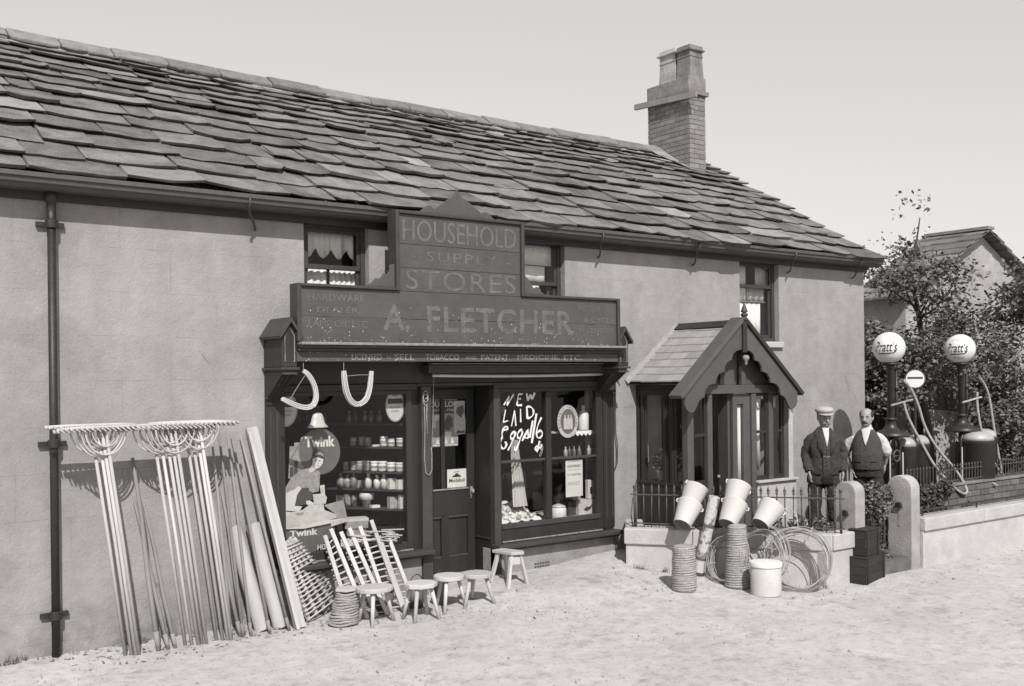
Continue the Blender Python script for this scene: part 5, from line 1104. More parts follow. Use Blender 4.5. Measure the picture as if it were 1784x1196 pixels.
# the door: one leaf shut with a narrow light, one leaf swung inwards
d = pbox('door', 'porch_paint', porch, (9.47, 9.55, FY + .03, FY + .07, .22, 2.055), (9.66, 9.778, FY + .03, FY + .07, .22, 2.055), (9.552, 9.658, FY + .03, FY + .07, .22, .75), (9.552, 9.658, FY + .03, FY + .07, 1.93, 2.055), bevel=.004)
pbox('pane', 'glass', d, (9.548, 9.662, FY + .045, FY + .049, .748, 1.932), bevel=0); curtain(d, 9.556, 9.656, .76, 1.92, y=FY + .075, nf=2, fold=.004, mat='white')
mb = MB(); mt = Matrix.Translation((9.455, FY + .08, 0)) @ Matrix.Rotation(rad(86), 4, 'Z')
mb.box(0, .17, -.02, .02, .22, 2.05); mb.v = [tuple(mt @ Vector(v)) for v in mb.v]; d2 = mb.build('door', 'porch_paint', porch, bevel=.004)
mb = MB(); mb.ball(mt @ Vector((.14, .045, 1.05)), .022); mb.build('door_handle', 'worn_edge', d2, smooth=True)
# inner house door
ind = pbox('inner_door', 'porch_dark', porch, (9.12, 9.93, .12, .16, .2, 2.0), bevel=.003)
pbox('floor', 'stone', porch, (8.68, 10.46, -.86, -.003, .12, .2), bevel=.004); pbox('step', 'stone', porch, (8.95, 9.90, -1.15, -.875, .05, .17), bevel=.008)
# gable, bargeboards, finial
mb = MB(); mb.prism([(8.66, 2.167), (10.16, 2.167), (PX, 2.80)], lambda a, b, dd: (a, dd, b), FY + .02, FY + .05); mb.build('gable_panel', 'porch_paint', porch)
pbox('gable_stud', 'porch_dark', porch, (PX - .20, PX - .13, FY - .01, FY + .018, 2.167, 2.62), (PX + .13, PX + .18, FY - .01, FY + .018, 2.167, 2.62), bevel=.003)
half = [(0.0, 2.585), (.05, 2.582), (.119, 2.568), (.175, 2.535), (.20, 2.49), (.205, 2.455), (.235, 2.455), (.29, 2.43), (.325, 2.38), (.335, 2.32), (.365, 2.32), (.43, 2.295), (.475, 2.24), (.49, 2.185), (.52, 2.185), (.60, 2.165), (.655, 2.115), (.68, 2.03), (.72, 2.02), (.77, 1.985), (.80, 1.93), (.835, 1.88), (.88, 1.858), (.925, 1.865), (.965, 1.895), (.992, 1.95), (.992, 2.055), (1.03, 2.055)]
top = 2.93
for sgn in (-1, 1):
    poly = [(PX + sgn * a, b) for a, b in half] + [(PX + sgn * 1.035, 2.07), (PX, top)]
    mb = MB(); mb.prism(poly, lambda a, b, dd: (a, dd, b), -1.07 + .0015 * (sgn + 1), -1.035); mb.build('bargeboard', 'porch_paint', porch, bevel=.004)
    mb = MB()
    mb.beam((PX + sgn * 1.075, -1.0, 2.04), (PX + sgn * .012, -1.0, top + .022), .20, .05, up=(0, 0, 1)); mb.build('verge_cap', 'porch_paint' if sgn < 0 else 'porch_dark', porch, bevel=.005)
pbox('king_post', 'porch_dark', porch, (PX - .035, PX + .035, -1.10, -1.073, 2.55, 2.93), bevel=.005)
mb = MB(); mb.lathe([(.012, 2.52), (.03, 2.515), (.045, 2.49), (.03, 2.46), (.015, 2.44), (.02, 2.42), (.008, 2.395)], (PX + .02, -1.085, 0), 12); mb.build('pendant', 'worn_edge', porch, smooth=True)
mb = MB(); mb.lathe([(.03, 2.93), (.03, 2.955), (.02, 2.965), (.042, 2.985), (.046, 3.0), (.03, 3.015), (.02, 3.022), (.045, 3.03), (.038, 3.045), (.018, 3.10), (.004, 3.16)], (PX, -1.085, 0), 14); mb.build('finial', 'mid_paint', porch, smooth=True)
# slates
pr_ = mb = MB(); sl = .815
def pslope(side, x, n=0.0): return (PX + side * x, 2.905 - sl * x + n)
mb.add([(PX + s * x, y, 2.885 - sl * abs(x)) for y in (-1.0, -.003) for s, x in ((-1, .86), (1, 0), (1, .98))], [(0, 1, 4, 3), (1, 2, 5, 4)]); mb.build('roof_boards', 'porch_dark', porch, fix=False)
for side, xe in ((-1, .87), (1, 1.0)):
    rows = 8
    for r in range(rows):
        xa = xe * (1 - r / rows); xb = max(xa - xe / rows * 1.75, .02); yy = -1.0; k = 0; off = .14 if r % 2 else 0
        edges = [-1.0] + [e for e in (-1.0 + .26 * (i + 1) - off for i in range(5)) if -.95 < e < -.06] + [-.004]
        for i in range(len(edges) - 1):
            y0, y1 = edges[i] + .003, edges[i + 1] - .003; th = .015; j = U(-.008, .008); lf = .020 + U(0, .006)
            P = []
            for (xx, n) in ((xa + j, lf), (xb, .002)):
                for dz in (0, th): P += [(PX + side * xx, y0, 2.895 - sl * xx + n + dz), (PX + side * xx, y1, 2.895 - sl * xx + n + dz)]
            m1 = MB(); m1.add(P, [(0, 1, 3, 2), (4, 6, 7, 5), (0, 4, 5, 1), (2, 3, 7, 6), (0, 2, 6, 4), (1, 5, 7, 3)]); m1.build('slate', 'porch_slate', porch)
mb = MB()
mb.prism([(-.10, -.055), (0, .02), (.10, -.055), (.09, -.075), (0, -.0), (-.09, -.075)], lambda a, b, dd: (PX + a, dd, 2.925 + b), -.88, -.52); mb.build('ridge_tile', 'porch_dark', porch)
mb = MB(); mb.prism([(-.10, -.055), (0, .02), (.10, -.055), (.09, -.075), (0, -.0), (-.09, -.075)], lambda a, b, dd: (PX + a, dd, 2.925 + b), -.515, -.003); mb.build('ridge_tile', 'porch_dark', porch)
mb = MB()                                        # mortar fillet against the house wall
n = 16; lo = []; hi = []
for i in range(n + 1):
    x = -.90 + .93 * i / n; z = 2.93 - sl * abs(x) + U(-.012, .012); lo.append((PX + x, -.03 - U(0, .02), z - .01)); hi.append((PX + x - .03, -.004, z + .03 + U(0, .02)))
mb.add(lo + hi, [(i, i + 1, i + n + 2, i + n + 1) for i in range(n)]); mb.build('fillet', 'mortar', porch, fix=False)
# potted plants inside the side window
def leaf_cluster(mb, c, rx, ry, rz, n, s, rr):
    for _ in range(n):
        while True:
            p = Vector((rr.uniform(-1, 1), rr.uniform(-1, 1), rr.uniform(-1, 1)))
            if p.length < 1: break
        p = Vector((c[0] + p.x * rx, c[1] + p.y * ry, c[2] + p.z * rz)); q = s * rr.uniform(.5, 1.6)
        u = Vector((rr.uniform(-1, 1), rr.uniform(-1, 1), rr.uniform(-.6, .6))).normalized(); v = u.cross(Vector((rr.uniform(-1, 1), rr.uniform(-1, 1), rr.uniform(-.2, 1.4)))).normalized()
        mb.add([p - u * q, p - v * q * .55 + u * q * .1, p + u * q, p + v * q * .55 + u * q * .1], [(0, 1, 2, 3)])
rr = random.Random(31)
for x, y, z, lab in ((8.79, -.30, 1.02, 'potted geranium at the left inside the porch side window'), (8.80, -.56, 1.02, 'potted geranium at the right inside the porch side window')):
    t = thing('pot_plant', lab, 'plant', (x, y, z), 'geraniums in the porch window')
    mb = MB(); mb.lathe([(.045, 0), (.062, .10), (.068, .10), (.068, .125), (.055, .125)], (x, y, z), 12); mb.build('pot', 'brick', t)
    mb = MB(); leaf_cluster(mb, (x, y, z + .22), .10, .12, .13, 130, .028, rr); mb.build('leaves', 'leaf_pale', t, fix=False)
    mb = MB(); leaf_cluster(mb, (x - .01, y, z + .31), .08, .12, .09, 26, .018, rr); mb.build('flowers', 'flower', t, fix=False)
pbox('plant_shelf', 'porch_dark', porch, (8.74, 8.90, -.77, -.10, .99, 1.018), bevel=.003)

# ================================================================== garden
# the low wall has its own frame: s along it, o out from its face, z up, in units of GU metres from its left foot
GU = .935; WP = Vector((7.897, -.598, .1476)); WT = Vector((.6006, -.7997, 0)); WN = Vector((-.7997, -.6006, 0)); WL = 2.411
def gw(s, o, z): return WP + (WT * s + WN * o + Vector((0, 0, z))) * GU
mb = MB(); poly = [(8.46, -.003), (8.0, -.58), (9.35, -2.36), (9.72, -2.36), (16, -2.3), (30, -2.3), (30, 1.5), (13.33, 1.5), (13.33, -.003)]
mb.add([(x, y, .15) for x, y in poly], [tuple(range(len(poly)))]); mb.add([(x, y, -.4) for x, y in poly] + [(x, y, .15) for x, y in poly], [(i, (i + 1) % 9, (i + 1) % 9 + 9, i + 9) for i in range(9)])
mb.build('garden_soil', 'soil', kind='structure')
gwall = thing('garden_wall', 'low rendered garden wall with stone coping running out from the shop to the first gate pier', 'wall', tuple(gw(1.2, 0, -.2)))
def wprism(o0, o1, z0, z1, s0, s1):
    m_ = MB(); m_.add([gw(s, o, z) for z in (z0, z1) for s, o in ((s0, o0), (s1, o0), (s1, o1), (s0, o1))], [(0, 1, 2, 3), (7, 6, 5, 4), (0, 4, 5, 1), (1, 5, 6, 2), (2, 6, 7, 3), (3, 7, 4, 0)]); return m_
wprism(-.02, -.30, -.35, .247, .03, WL - .02).build('render_face', 'garden_render', gwall, bevel=.006)
for a, b in ((.0, .82), (.825, 1.66), (1.665, WL)): wprism(.012, -.31, .25, .443, a, b).build('coping_stone', 'coping', gwall, bevel=.014)
e0 = gw(WL, 0, 0)
mb = MB(); mb.box(e0.x - .08, 9.705, e0.y + .02, e0.y + .20, -.25, .376); mb.build('render_face', 'garden_render', gwall, bevel=.006)
mb = MB(); mb.prism([(7.925, -.60), (8.445, -.03), (8.58, -.16), (8.07, -.74)], lambda a, b, d: (a, b, d), -.1, .376); mb.build('render_face', 'garden_render', gwall)
mb = MB(); mb.prism([(7.915, -.59), (8.45, -.022), (8.60, -.16), (8.09, -.74)], lambda a, b, d: (a, b, d), .381, .555); mb.build('coping_stone', 'coping', gwall, bevel=.012)
mb = MB(); mb.box(e0.x + .03, 9.705, e0.y - .004, e0.y + .20, .381, .558); mb.build('coping_stone', 'coping', gwall, bevel=.014)
# iron railing
rl = thing('railing', 'iron railing with spear heads along the low wall in front of the porch', 'railing', tuple(gw(1.2, -.14, .443)))
for z in (.49, .84): mb = MB(); mb.beam(gw(.06, -.14, z), gw(2.56, -.14, z), .03, .012); mb.build('rail', 'iron_grey', rl)
mb0 = MB(); mb0.tube([(0, 0, .0), (0, 0, .43)], .0075, 6); mb0.lathe([(.008, .43), (.016, .435), (.016, .447), (.006, .45), (.019, .468), (.012, .49), (.001, .53)], (0, 0, 0), 8)
me, og = mb0.mesh('bar', 'iron_grey', True, origin=(0, 0, 0))
s = .13; k = 0
while s < 2.50:
    p = gw(s, -.14, .445); b = link('bar', me, p, rl); b.scale = (GU, GU, GU * (1.0 if k else 1.04)); b.rotation_euler = (U(-.015, .015), U(-.015, .015), U(0, 3)); s += .0925; k += 1
for s in (.11, 2.51):
    mb = MB(); mb.tube([gw(s, -.14, .44), gw(s, -.14, .92)], .014, 8); mb.ball(gw(s, -.14, .93), .022); mb.build('standard', 'iron_grey', rl, smooth=True)
mb = MB(); mb.tube([gw(.09, -.14, .80), gw(.09, .0, .60), gw(.09, -.12, .45)], .008, 6); mb.build('stay', 'iron_grey', rl)
# stone gate piers
def pier(x0, x1, yf, yb, z0, z1, lab, bolt):
    t = thing('gate_pier', lab, 'gate pier', ((x0 + x1) / 2, (yf + yb) / 2, z0), 'round topped stone gate piers'); r = (yb - yf) / 2; ym = (yf + yb) / 2; n = 14
    poly = [(yf, z0)] + [(ym - r * math.cos(math.pi * i / n), z1 - r * .92 + r * .92 * math.sin(math.pi * i / n)) for i in range(n + 1)] + [(yb, z0)]
    mb = MB(); mb.prism(poly, lambda a, b, dd: (dd, a, b), x0, x1); mb.build('stone', 'pier', t, bevel=.014)
    if bolt:
        mb = MB(); mb.prism([(ym - .045, bolt), (ym + .045, bolt), (ym + .035, bolt + .05), (ym, bolt + .065), (ym - .035, bolt + .05)], lambda a, b, dd: (dd, a, b), x0 - .035, x0 + .01); mb.build('iron_socket', 'iron', t, bevel=.004)
        mb = MB(); mb.box(x0 - .003, x0 - .001, ym - .02, ym + .02, bolt - .22, bolt - .005); mb.build('rust_streak', 'pier', t)
    return t
pier(9.71, 9.883, -2.375, -2.10, -.12, 1.087, 'round topped stone gate pier at the end of the low wall behind the dark crates', .71)
pier(10.78, 10.954, -2.375, -2.05, -.12, 1.083, 'round topped stone gate pier with an iron socket at the right of the gateway', .71)
# right-hand low wall, a dark rod for its shadow line, and the far brick wall with railing
rwall = thing('roadside_wall', 'low rendered roadside wall with stone coping right of the gateway', 'wall', (15, -2.3, 0))
mb = MB(); mb.box(10.96, 24, -2.403, -2.206, -.2, .428); mb.build('render_face', 'garden_render', rwall)
x = 10.96
while x < 24: mb = MB(); x1 = min(x + U(1.3, 1.7), 24); mb.box(x + .003, x1 - .003, -2.435, -2.188, .431, .587); mb.build('coping_stone', 'coping', rwall, bevel=.012); x = x1
hr = thing('shadow_rod', 'dark rod on the roadside wall coping, added for the shadow line there', 'railing', (15, -2.31, .587)); mb = MB(); mb.tube([(10.955, -2.31, .657), (24, -2.31, .657)], .012, 6); mb.build('rail', 'iron', hr)  # dark rod added to stand for the hedge shade on the coping
for i in range(10): mb = MB(); mb.tube([(11.1 + i * 1.2, -2.31, .58), (11.1 + i * 1.2, -2.31, .657)], .010, 6); mb.build('stud', 'iron', hr)
bw = thing('brick_wall', 'low dark brick wall with railing on top in front of the petrol pumps', 'wall', (14, -1.5, .15))
mb = MB(); mb.box(12.72, 22, -1.548, -1.40, .1, .742); mb.build('core', 'soil', bw)
bm0 = []
for r in range(7):
    z = .16 + r * .083; x = 12.705 - (.115 if r % 2 else 0)
    while x < 16.5:
        x0 = max(x, 12.71); x1 = x + .222
        if x1 - x0 > .04: mb = MB(); mb.box(x0, x1, -1.56 + U(-.003, .003), -1.50, z, z + .073); mb.build('brick', 'wall_brick', bw)
        x += .232
mb = MB(); mb.box(12.69, 22, -1.575, -1.39, .745, .775); mb.build('capping', 'chimney_stone', bw, bevel=.006)
mb = MB(); mb.box(12.76, 22, -1.49, -1.47, .80, .815); mb.box(12.76, 22, -1.49, -1.47, .95, .962); rail2 = mb.build('rail', 'iron_grey', bw)
mb0 = MB(); mb0.tube([(0, 0, 0), (0, 0, .22)], .007, 6); mb0.lathe([(.007, .22), (.013, .225), (.013, .232), (.002, .262)], (0, 0, 0), 6); me, og = mb0.mesh('bar', 'iron_grey', False, origin=(0, 0, 0))
for i in range(70): link('bar', me, (12.10 + i * .075, -1.48, .777), rail2)
mb = MB(); mb.box(12.06, 12.69, -1.53, -1.43, .15, .776); mb.build('dwarf_wall', 'iron', bw)
# ================================================================== hedge and low plants
def foliage(name, mat, parent, blobs, n, s, seed):
    rr = random.Random(seed); mb = MB(); tot = sum(b[3] * b[4] * b[5] for b in blobs) or 1
    for b in blobs: leaf_cluster(mb, b[:3], b[3], b[4], b[5], int(n * b[3] * b[4] * b[5] / tot), s, rr)
    o = mb.build(name, mat, parent, fix=False); return o
hg = thing('hedge', 'clipped small leaved hedge filling the gap between the two gate piers', 'hedge', (10.5, -2.07, .15))
rr = random.Random(40); bl = []
for i in range(30): bl.append((rr.uniform(9.97, 10.60), rr.uniform(-2.22, -1.98), rr.uniform(.02, .95), .14, .10, .12))
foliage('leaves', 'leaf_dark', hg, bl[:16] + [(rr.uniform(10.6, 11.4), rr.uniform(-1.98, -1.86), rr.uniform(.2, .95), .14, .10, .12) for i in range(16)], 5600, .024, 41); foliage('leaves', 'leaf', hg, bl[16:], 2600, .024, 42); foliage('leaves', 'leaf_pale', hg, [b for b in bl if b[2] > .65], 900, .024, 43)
mb = MB()
for i in range(20): x = rr.uniform(10.0, 11.3); mb.tube([(x, -2.05, .1), (x + rr.uniform(-.1, .1), -2.07, .55), (x + rr.uniform(-.15, .15), -2.07, .9)], [.012, .008, .004], 5)
mb.build('stems', 'bark', hg)
hd2 = thing('hedge', 'dark hedge strip behind the roadside wall right of the gateway', 'hedge', (11.8, -2.12, .15))
foliage('leaves', 'leaf_dark', hd2, [(rr.uniform(11.05, 12.8), rr.uniform(-2.14, -2.08), rr.uniform(.3, .60), .15, .06, .14) for i in range(26)] + [(rr.uniform(11.9, 12.8), rr.uniform(-1.66, -1.6), rr.uniform(.2, .80), .14, .07, .14) for i in range(26)], 6200, .024, 44)
for i, (s, o, z, w, lab) in enumerate(((2.02, -.32, .46, .16, 'low garden plant behind the railing near the first gate pier'), (1.72, -.34, .44, .16, 'low garden plant behind the railing beside the single pail'), (1.05, -.36, .44, .12, 'low garden plant behind the railing beside the leaning patterned roll'), (2.30, -.36, .45, .13, 'low garden plant at the foot of the first gate pier'))):
    p = gw(s, o, z); t = thing('garden_plant', lab, 'plant', (p.x, p.y, .15), 'low plants behind the railing')
    foliage('leaves', 'leaf', t, [(p.x, p.y, .50, w, .12, .20)], 520, .026, 60 + i); foliage('leaves', 'leaf_pale', t, [(p.x, p.y, .60, w * .9, .12, .12)], 160, .024, 70 + i)
    mb = MB(); mb.tube([(p.x, p.y, .14), (p.x + .01, p.y, .5)], .01, 5); mb.build('stem', 'bark', t)

# ================================================================== wares along the low wall
def pail_proto():
    t = thing('bucket', 'bucket', 'bucket', (0, 0, 0))
    mb = MB(); n = 28; mb.lathe([(.098, .012), (.101, .0), (.104, .004), (.146, .283), (.151, .288), (.151, .297), (.145, .298), (.139, .285), (.099, .020), (.02, .018)], (0, 0, 0), n); mb.build('body', 'enamel', t, auto=50)
    mb = MB(); mb.lathe([(.001, .001), (.097, .001), (.097, .011), (.001, .011)], (0, 0, 0), n); mb.build('base', 'enamel_base_shade', t)  # bottom darkened in colour to stand for its shade
    for sg in (-1, 1):
        mb = MB(); mb.tube([(sg * .143, 0, .255), (sg * .163, 0, .27), (sg * .163, 0, .295), (sg * .147, 0, .305)], .008, 6); mb.build('ear', 'enamel', t, smooth=True)
    mb = MB(); mb.tube([(.158 * math.cos(math.pi * i / 14), .158 * math.sin(math.pi * i / 14), .287 + .02 * math.sin(math.pi * i / 14)) for i in range(15)], .0045, 6); mb.build('handle', 'wire', t, smooth=True)
    return t
bp = pail_proto(); GB = 'white enamel buckets tipped on the railing'
def bk(s, o, z, ds, do, dz, first, lab, up=0.0, spin=0.0):
    ax = (WT * ds + WN * do + Vector((0, 0, dz))).normalized(); p = gw(s, o, z) + ax * up * GU; mt = frame(p, ax, tuple(WT)) @ Matrix.Rotation(spin, 4, 'Z') @ Matrix.Scale(GU, 4)
    if first: bp.matrix_basis = mt; bp['label'] = lab; bp['group'] = GB
    else: copy_tree(bp, mt, lab, GB)
bk(.735, .27, .545, .30, -.72, .86, True, 'white bucket tipped on the railing, the lower one of the left pair', spin=.3)
bk(.735, .27, .545, .30, -.62, .90, False, 'white bucket stacked in the mouth of the left lower bucket', .215, .9)
bk(1.255, .27, .565, .32, -.72, .86, False, 'white bucket tipped on the railing, the lower one of the middle pair', spin=.2)
bk(1.255, .27, .565, .24, -.62, .90, False, 'white bucket stacked in the mouth of the middle lower bucket', .225, .6)
bk(1.625, .27, .57, .50, -.72, .76, False, 'white bucket tipped on the railing by itself at the right', spin=.2)
# leaning roll of patterned floorcloth
pm('lino', .34, .6, .5, 9, .55, speck=.1, vlo=.42, vhi=.47)
lt = thing('floorcloth_roll', 'blotchy patterned roll leaning against the low wall between the buckets', 'roll', (8.37, -1.28, .07))
f = Vector((8.368, -1.285, .078)); tp = gw(1.10, .12, .86); d = (tp - f)
mb = MB(); mb.tube([f, f + d * .5, tp], .062, 22); mb.build('roll', 'lino', lt, auto=50)
for a, b in ((.005, .045), (.20, .235), (.62, .66)):
    mb = MB(); mb.tube([f + d * a, f + d * b], .0645, 22); mb.build('dark_band', 'print_dark' if a < .1 else 'print_mid', lt, auto=50)
# rope spools
def spool(lab, x, y, r0, r1, h, n, mat='rope'):
    z0 = gz(x, y); t = thing('rope_spool', lab, 'spool', (x, y, z0), 'rope spools in front of the low wall'); rr = random.Random(int(x * 100)); pitch = h / n
    P = []; RA = []
    for i in range(n * 16 + 1):
        a = i * 2 * math.pi / 16; f_ = i / (n * 16); r = r0 + (r1 - r0) * f_ - .012 + .006 * mnoise.noise(Vector((f_ * 9, a * .3, x))); P.append((x + r * math.cos(a), y + r * math.sin(a), z0 + pitch * .5 + (h - pitch) * f_ + .004 * math.sin(a * 1.0 + f_ * 20)))
    mb = MB(); mb.tube(P, pitch * .56, 6, ref=(0, 0, 1)); mb.build('winding', mat, t, smooth=True)
    mb = MB(); mb.lathe([(r0 - .014, .0), (r1 - .012, h - .005), (r1 * .5, h + .006), (.02, h + .004)], (x, y, z0), 20); mb.build('core', mat, t)
    return t
spool('short straight sided rope spool at the left in front of the low wall', 7.79, -1.63, .135, .119, .468, 20)
spool('tall tapering rope spool standing before the low wall under the middle buckets', 8.415, -1.81, .142, .098, .664, 26)
dr = thing('white_drum', 'white lidded drum standing in front of the tall rope spool', 'drum', (8.40, -2.206, gz(8.40, -2.206))); zz = gz(8.40, -2.206)
mb = MB(); mb.lathe([(.142, 0), (.156, .01), (.158, .282), (.150, .298)], (8.40, -2.206, zz), 28); mb.build('body', 'offwhite', dr, auto=40)
mb = MB(); mb.lathe([(.153, .299), (.165, .302), (.165, .339), (.158, .348), (.02, .354)], (8.40, -2.206, zz), 28); mb.build('lid', 'white', dr, auto=40)
# coils of wire
def coil(lab, c, r, nrm, n, spread, jit, seed):
    t = thing('wire_coil', lab, 'coil', (c[0], c[1], c[2] - r), 'wire coils leaning on the low wall'); rr = random.Random(seed); nv = Vector(nrm).normalized(); u = nv.cross(Vector((0, 0, 1))).normalized(); v = nv.cross(u)
    for k in range(n):
        R0 = r * (1 - rr.random() ** 1.5 * .22); ox, oy, on = rr.uniform(-jit, jit), rr.uniform(-jit, jit), rr.uniform(-spread, spread); ph = rr.uniform(0, 6.28); e = rr.uniform(-.03, .03); tw = rr.uniform(-.06, .06)
        mb = MB(); P = []
        for i in range(40):
            a = 2 * math.pi * i / 40; rr_ = R0 * (1 + e * math.cos(2 * a + ph)); P.append(Vector(c) + u * (rr_ * math.cos(a) + ox) + v * (rr_ * math.sin(a) + oy - (r - R0) * .8 * (-1)) + nv * (on + tw * math.sin(a + ph)))
        mb.tube(P, .0045, 5, closed=True); mb.build('strand', 'wire', t, smooth=True)
    for a in (.6, 2.7, 4.3):
        q = Vector(c) + u * r * .93 * math.cos(a) + v * r * .93 * math.sin(a); mb = MB(); mb.tube([q + nv * (.05 * math.cos(i)) + (u * math.cos(a) + v * math.sin(a)) * (.07 * math.sin(i)) for i in range(7)], .004, 5); mb.build('binding', 'wire', t)
    return t
c1 = gw(2.04, .27, .205)
coil('large loose wire coil leaning on the low wall beside the dark crates', (c1.x, c1.y, .335), .332, (-.80, -.55, .22), 20, .035, .02, 1)
c2 = gw(1.25, .22, .20); coil('wire coil standing edge on behind the tall rope spool', (c2.x, c2.y, .345), .29, (-.90, .10, .2), 14, .06, .015, 2)
c3 = gw(1.66, .30, .235); coil('wire coil leaning behind the white drum and against the large coil', (c3.x, c3.y, .382), .318, (-.98, -.05, .2), 11, .05, .02, 3)
mb = MB(); P = [gw(1.75, .2, .95 - .3), gw(1.80, .1, .70), gw(1.93, 0, .74), gw(2.02, -.02, .66), gw(2.04, .1, .5)]; mb.tube(P, .006, 6); tag(mb.build('loose_wire', 'wire', smooth=True), 'loose end of wire arched over the coping above the large coil', 'wire')
# dark crates
def crate(lab, x, y, z, w, dpt, h, rot, feat):
    mt = Matrix.Translation((x, y, z)) @ Matrix.Rotation(rad(rot), 4, 'Z'); t = thing('crate', lab, 'crate', (x, y, z), 'dark crates stacked by the gateway'); t.matrix_basis = mt
    def bx(name, mat, *b, bev=.004):
        mb = MB(); mb.box(*b); mb.v = [tuple(mt @ Vector(v)) for v in mb.v]; return mb.build(name, mat, t, bevel=bev)
    hh = h / 3
    for i in range(3):
        bx('slat', 'crate_wood', 0, w, 0, .014, i * hh + .0006, (i + 1) * hh - .0006); bx('slat', 'crate_wood', 0, .014, .0145, dpt - .0145, i * hh + .0006, (i + 1) * hh - .0006)
        bx('slat', 'crate_wood', w - .014, w, .0145, dpt - .0145, i * hh + .002, (i + 1) * hh - .002); bx('slat', 'crate_wood', 0, w, dpt - .014, dpt, i * hh + .002, (i + 1) * hh - .002)
    if feat: bx('lid_board', 'crate_wood', -.005, w + .005, -.005, dpt * .5 - .004, h + .001, h + .018); bx('lid_board', 'crate_wood', -.005, w + .005, dpt * .5 + .004, dpt + .005, h + .001, h + .018)
    bx('batten', 'crate_wood', .02, .06, -.012, -.001, .002, h); bx('batten', 'crate_wood', w - .06, w - .02, -.012, -.001, .002, h)
    bx('filling', 'interior_dark', .016, w - .016, .016, dpt - .016, .01, h - .02, bev=0)
    return t
crate('dark wooden crate standing on the ground in front of the gateway', 9.62, -2.56, gz(9.6, -2.5), .56, .26, .275, 14, True)
crate('dark wooden crate stacked on the lower crate by the gateway', 9.66, -2.53, gz(9.6, -2.5) + .296, .34, .20, .27, 9, True)
# ================================================================== petrol pumps
def on_globe(c, r, az):
    def fn(a, b):
        lo = a / r; la = b / r; q = az + lo
        return (c[0] + (r + .0025) * math.cos(la) * math.cos(q), c[1] + (r + .0025) * math.cos(la) * math.sin(q), c[2] + (r + .0025) * math.sin(la))
    return fn
def pump(lab, x, y, hoses, faint):
    z0 = .15; t = thing('petrol_pump', lab, 'petrol pump', (x, y, z0), 'petrol pumps with white globes')
    mb = MB(); mb.lathe([(.13, 0), (.13, .04), (.055, .08), (.05, .3), (.05, 2.2), (.06, 2.21), (.06, 2.25)], (x, y, z0), 18); mb.build('column', 'tank', t, smooth=True)
    mb = MB(); mb.lathe([(.24, 1.28), (.25, 1.30), (.22, 1.34), (.12, 1.37), (.075, 1.42), (.065, 1.50), (.085, 1.51), (.085, 1.53), (.052, 1.54)], (x, y, z0), 20); mb.build('flared_cap', 'tank', t, smooth=True)
    # arched working head with crank wheel
    hx = x - .08
    mb = MB(); mb.tube([(hx - .12, y - .10, z0), (hx - .12, y - .10, 1.30)] + [(hx - .12 * math.cos(math.pi * i / 8), y - .10, 1.30 + .12 * math.sin(math.pi * i / 8)) for i in range(1, 8)] + [(hx + .12, y - .10, 1.30), (hx + .12, y - .10, z0)], .022, 8); mb.build('arched_frame', 'tank', t, smooth=True)
    mb = MB(); mb.box(hx - .09, hx + .09, y - .05, y + .10, z0, 1.28); mb.build('housing', 'iron', t, bevel=.02)
    mb = MB(); mb.tube([(hx + .075 * math.cos(a * .3927), y - .13, 1.18 + .075 * math.sin(a * .3927)) for a in range(16)], .014, 6, closed=True); mb.beam((hx - .07, y - .13, 1.18), (hx + .07, y - .13, 1.18), .015, .015); mb.build('crank_wheel', 'iron_grey', t, smooth=True)
    for xx in (hx - .145, hx + .15): mb = MB(); mb.tube([(xx, y - .125, .7), (xx, y - .125, 1.22)], .010, 6); mb.build('bright_rod', 'offwhite', t)
    mb = MB(); mb.tube([(x + .10, y - .02, 1.45), (x + .10, y - .02, 2.33)], .02, 8); mb.tube([(x + .10, y - .02, 2.05), (x + .10, y - .02, 2.12)], .036, 8); mb.build('delivery_pipe', 'tank', t, smooth=True)
    mb = MB(); mb.tube([(x - .12, y - .08, 1.855), (x + .32, y - .12, 1.925)], .013, 6); mb.build('cross_arm', 'galvanised' if False else 'wire', t)
    mb = MB(); mb.lathe([(.10, 2.395), (.12, 2.40), (.12, 2.425), (.085, 2.44)], (x, y, 0), 18); mb.build('globe_seat', 'iron', t, smooth=True)
    c = (x - .03, y, 2.63); mb = MB(); mb.ball(c, .213, n=36, k=22); g = mb.build('globe', 'globe', t, smooth=True)
    az = math.atan2(-9.2 - c[1], -c[0]) - .17
    fn = on_globe(c, .213, az)
    lettering("Pratt's", -.155, .145, -.055, .085, 0, 'ink', g, shear=.28, fn=fn, offset=.006)
    sw = [(-.12, -.085), (-.05, -.078), (.04, -.075), (.10, -.072), (.125, -.055), (.135, -.02)]; mb = MB(); mb.tube([fn(a, b) for a, b in sw], [.004, .009, .007, .005, .005, .003], 6); mb.build('flourish', 'ink', g, smooth=True)
    if faint: lettering('MOTOR', -.085, .10, -.165, -.125, 0, 'print_grey', g, fn=fn); lettering('SPIRIT', -.10, .10, .115, .15, 0, 'print_light', g, fn=fn)
    for P in hoses:
        Q = [Vector(p) for p in P]
        for _ in range(3):
            N = [Q[0]]
            for i in range(len(Q) - 1): N += [Q[i].lerp(Q[i + 1], .25), Q[i].lerp(Q[i + 1], .75)]
            Q = N + [Q[-1]]
        mb = MB(); mb.tube(Q, .0185, 8); mb.build('hose', 'hose', t, smooth=True)
        mb = MB(); mb.tube(Q[:8], .0225, 8); mb.build('nozzle', 'wire', t, smooth=True)
    return t
py = -1.1
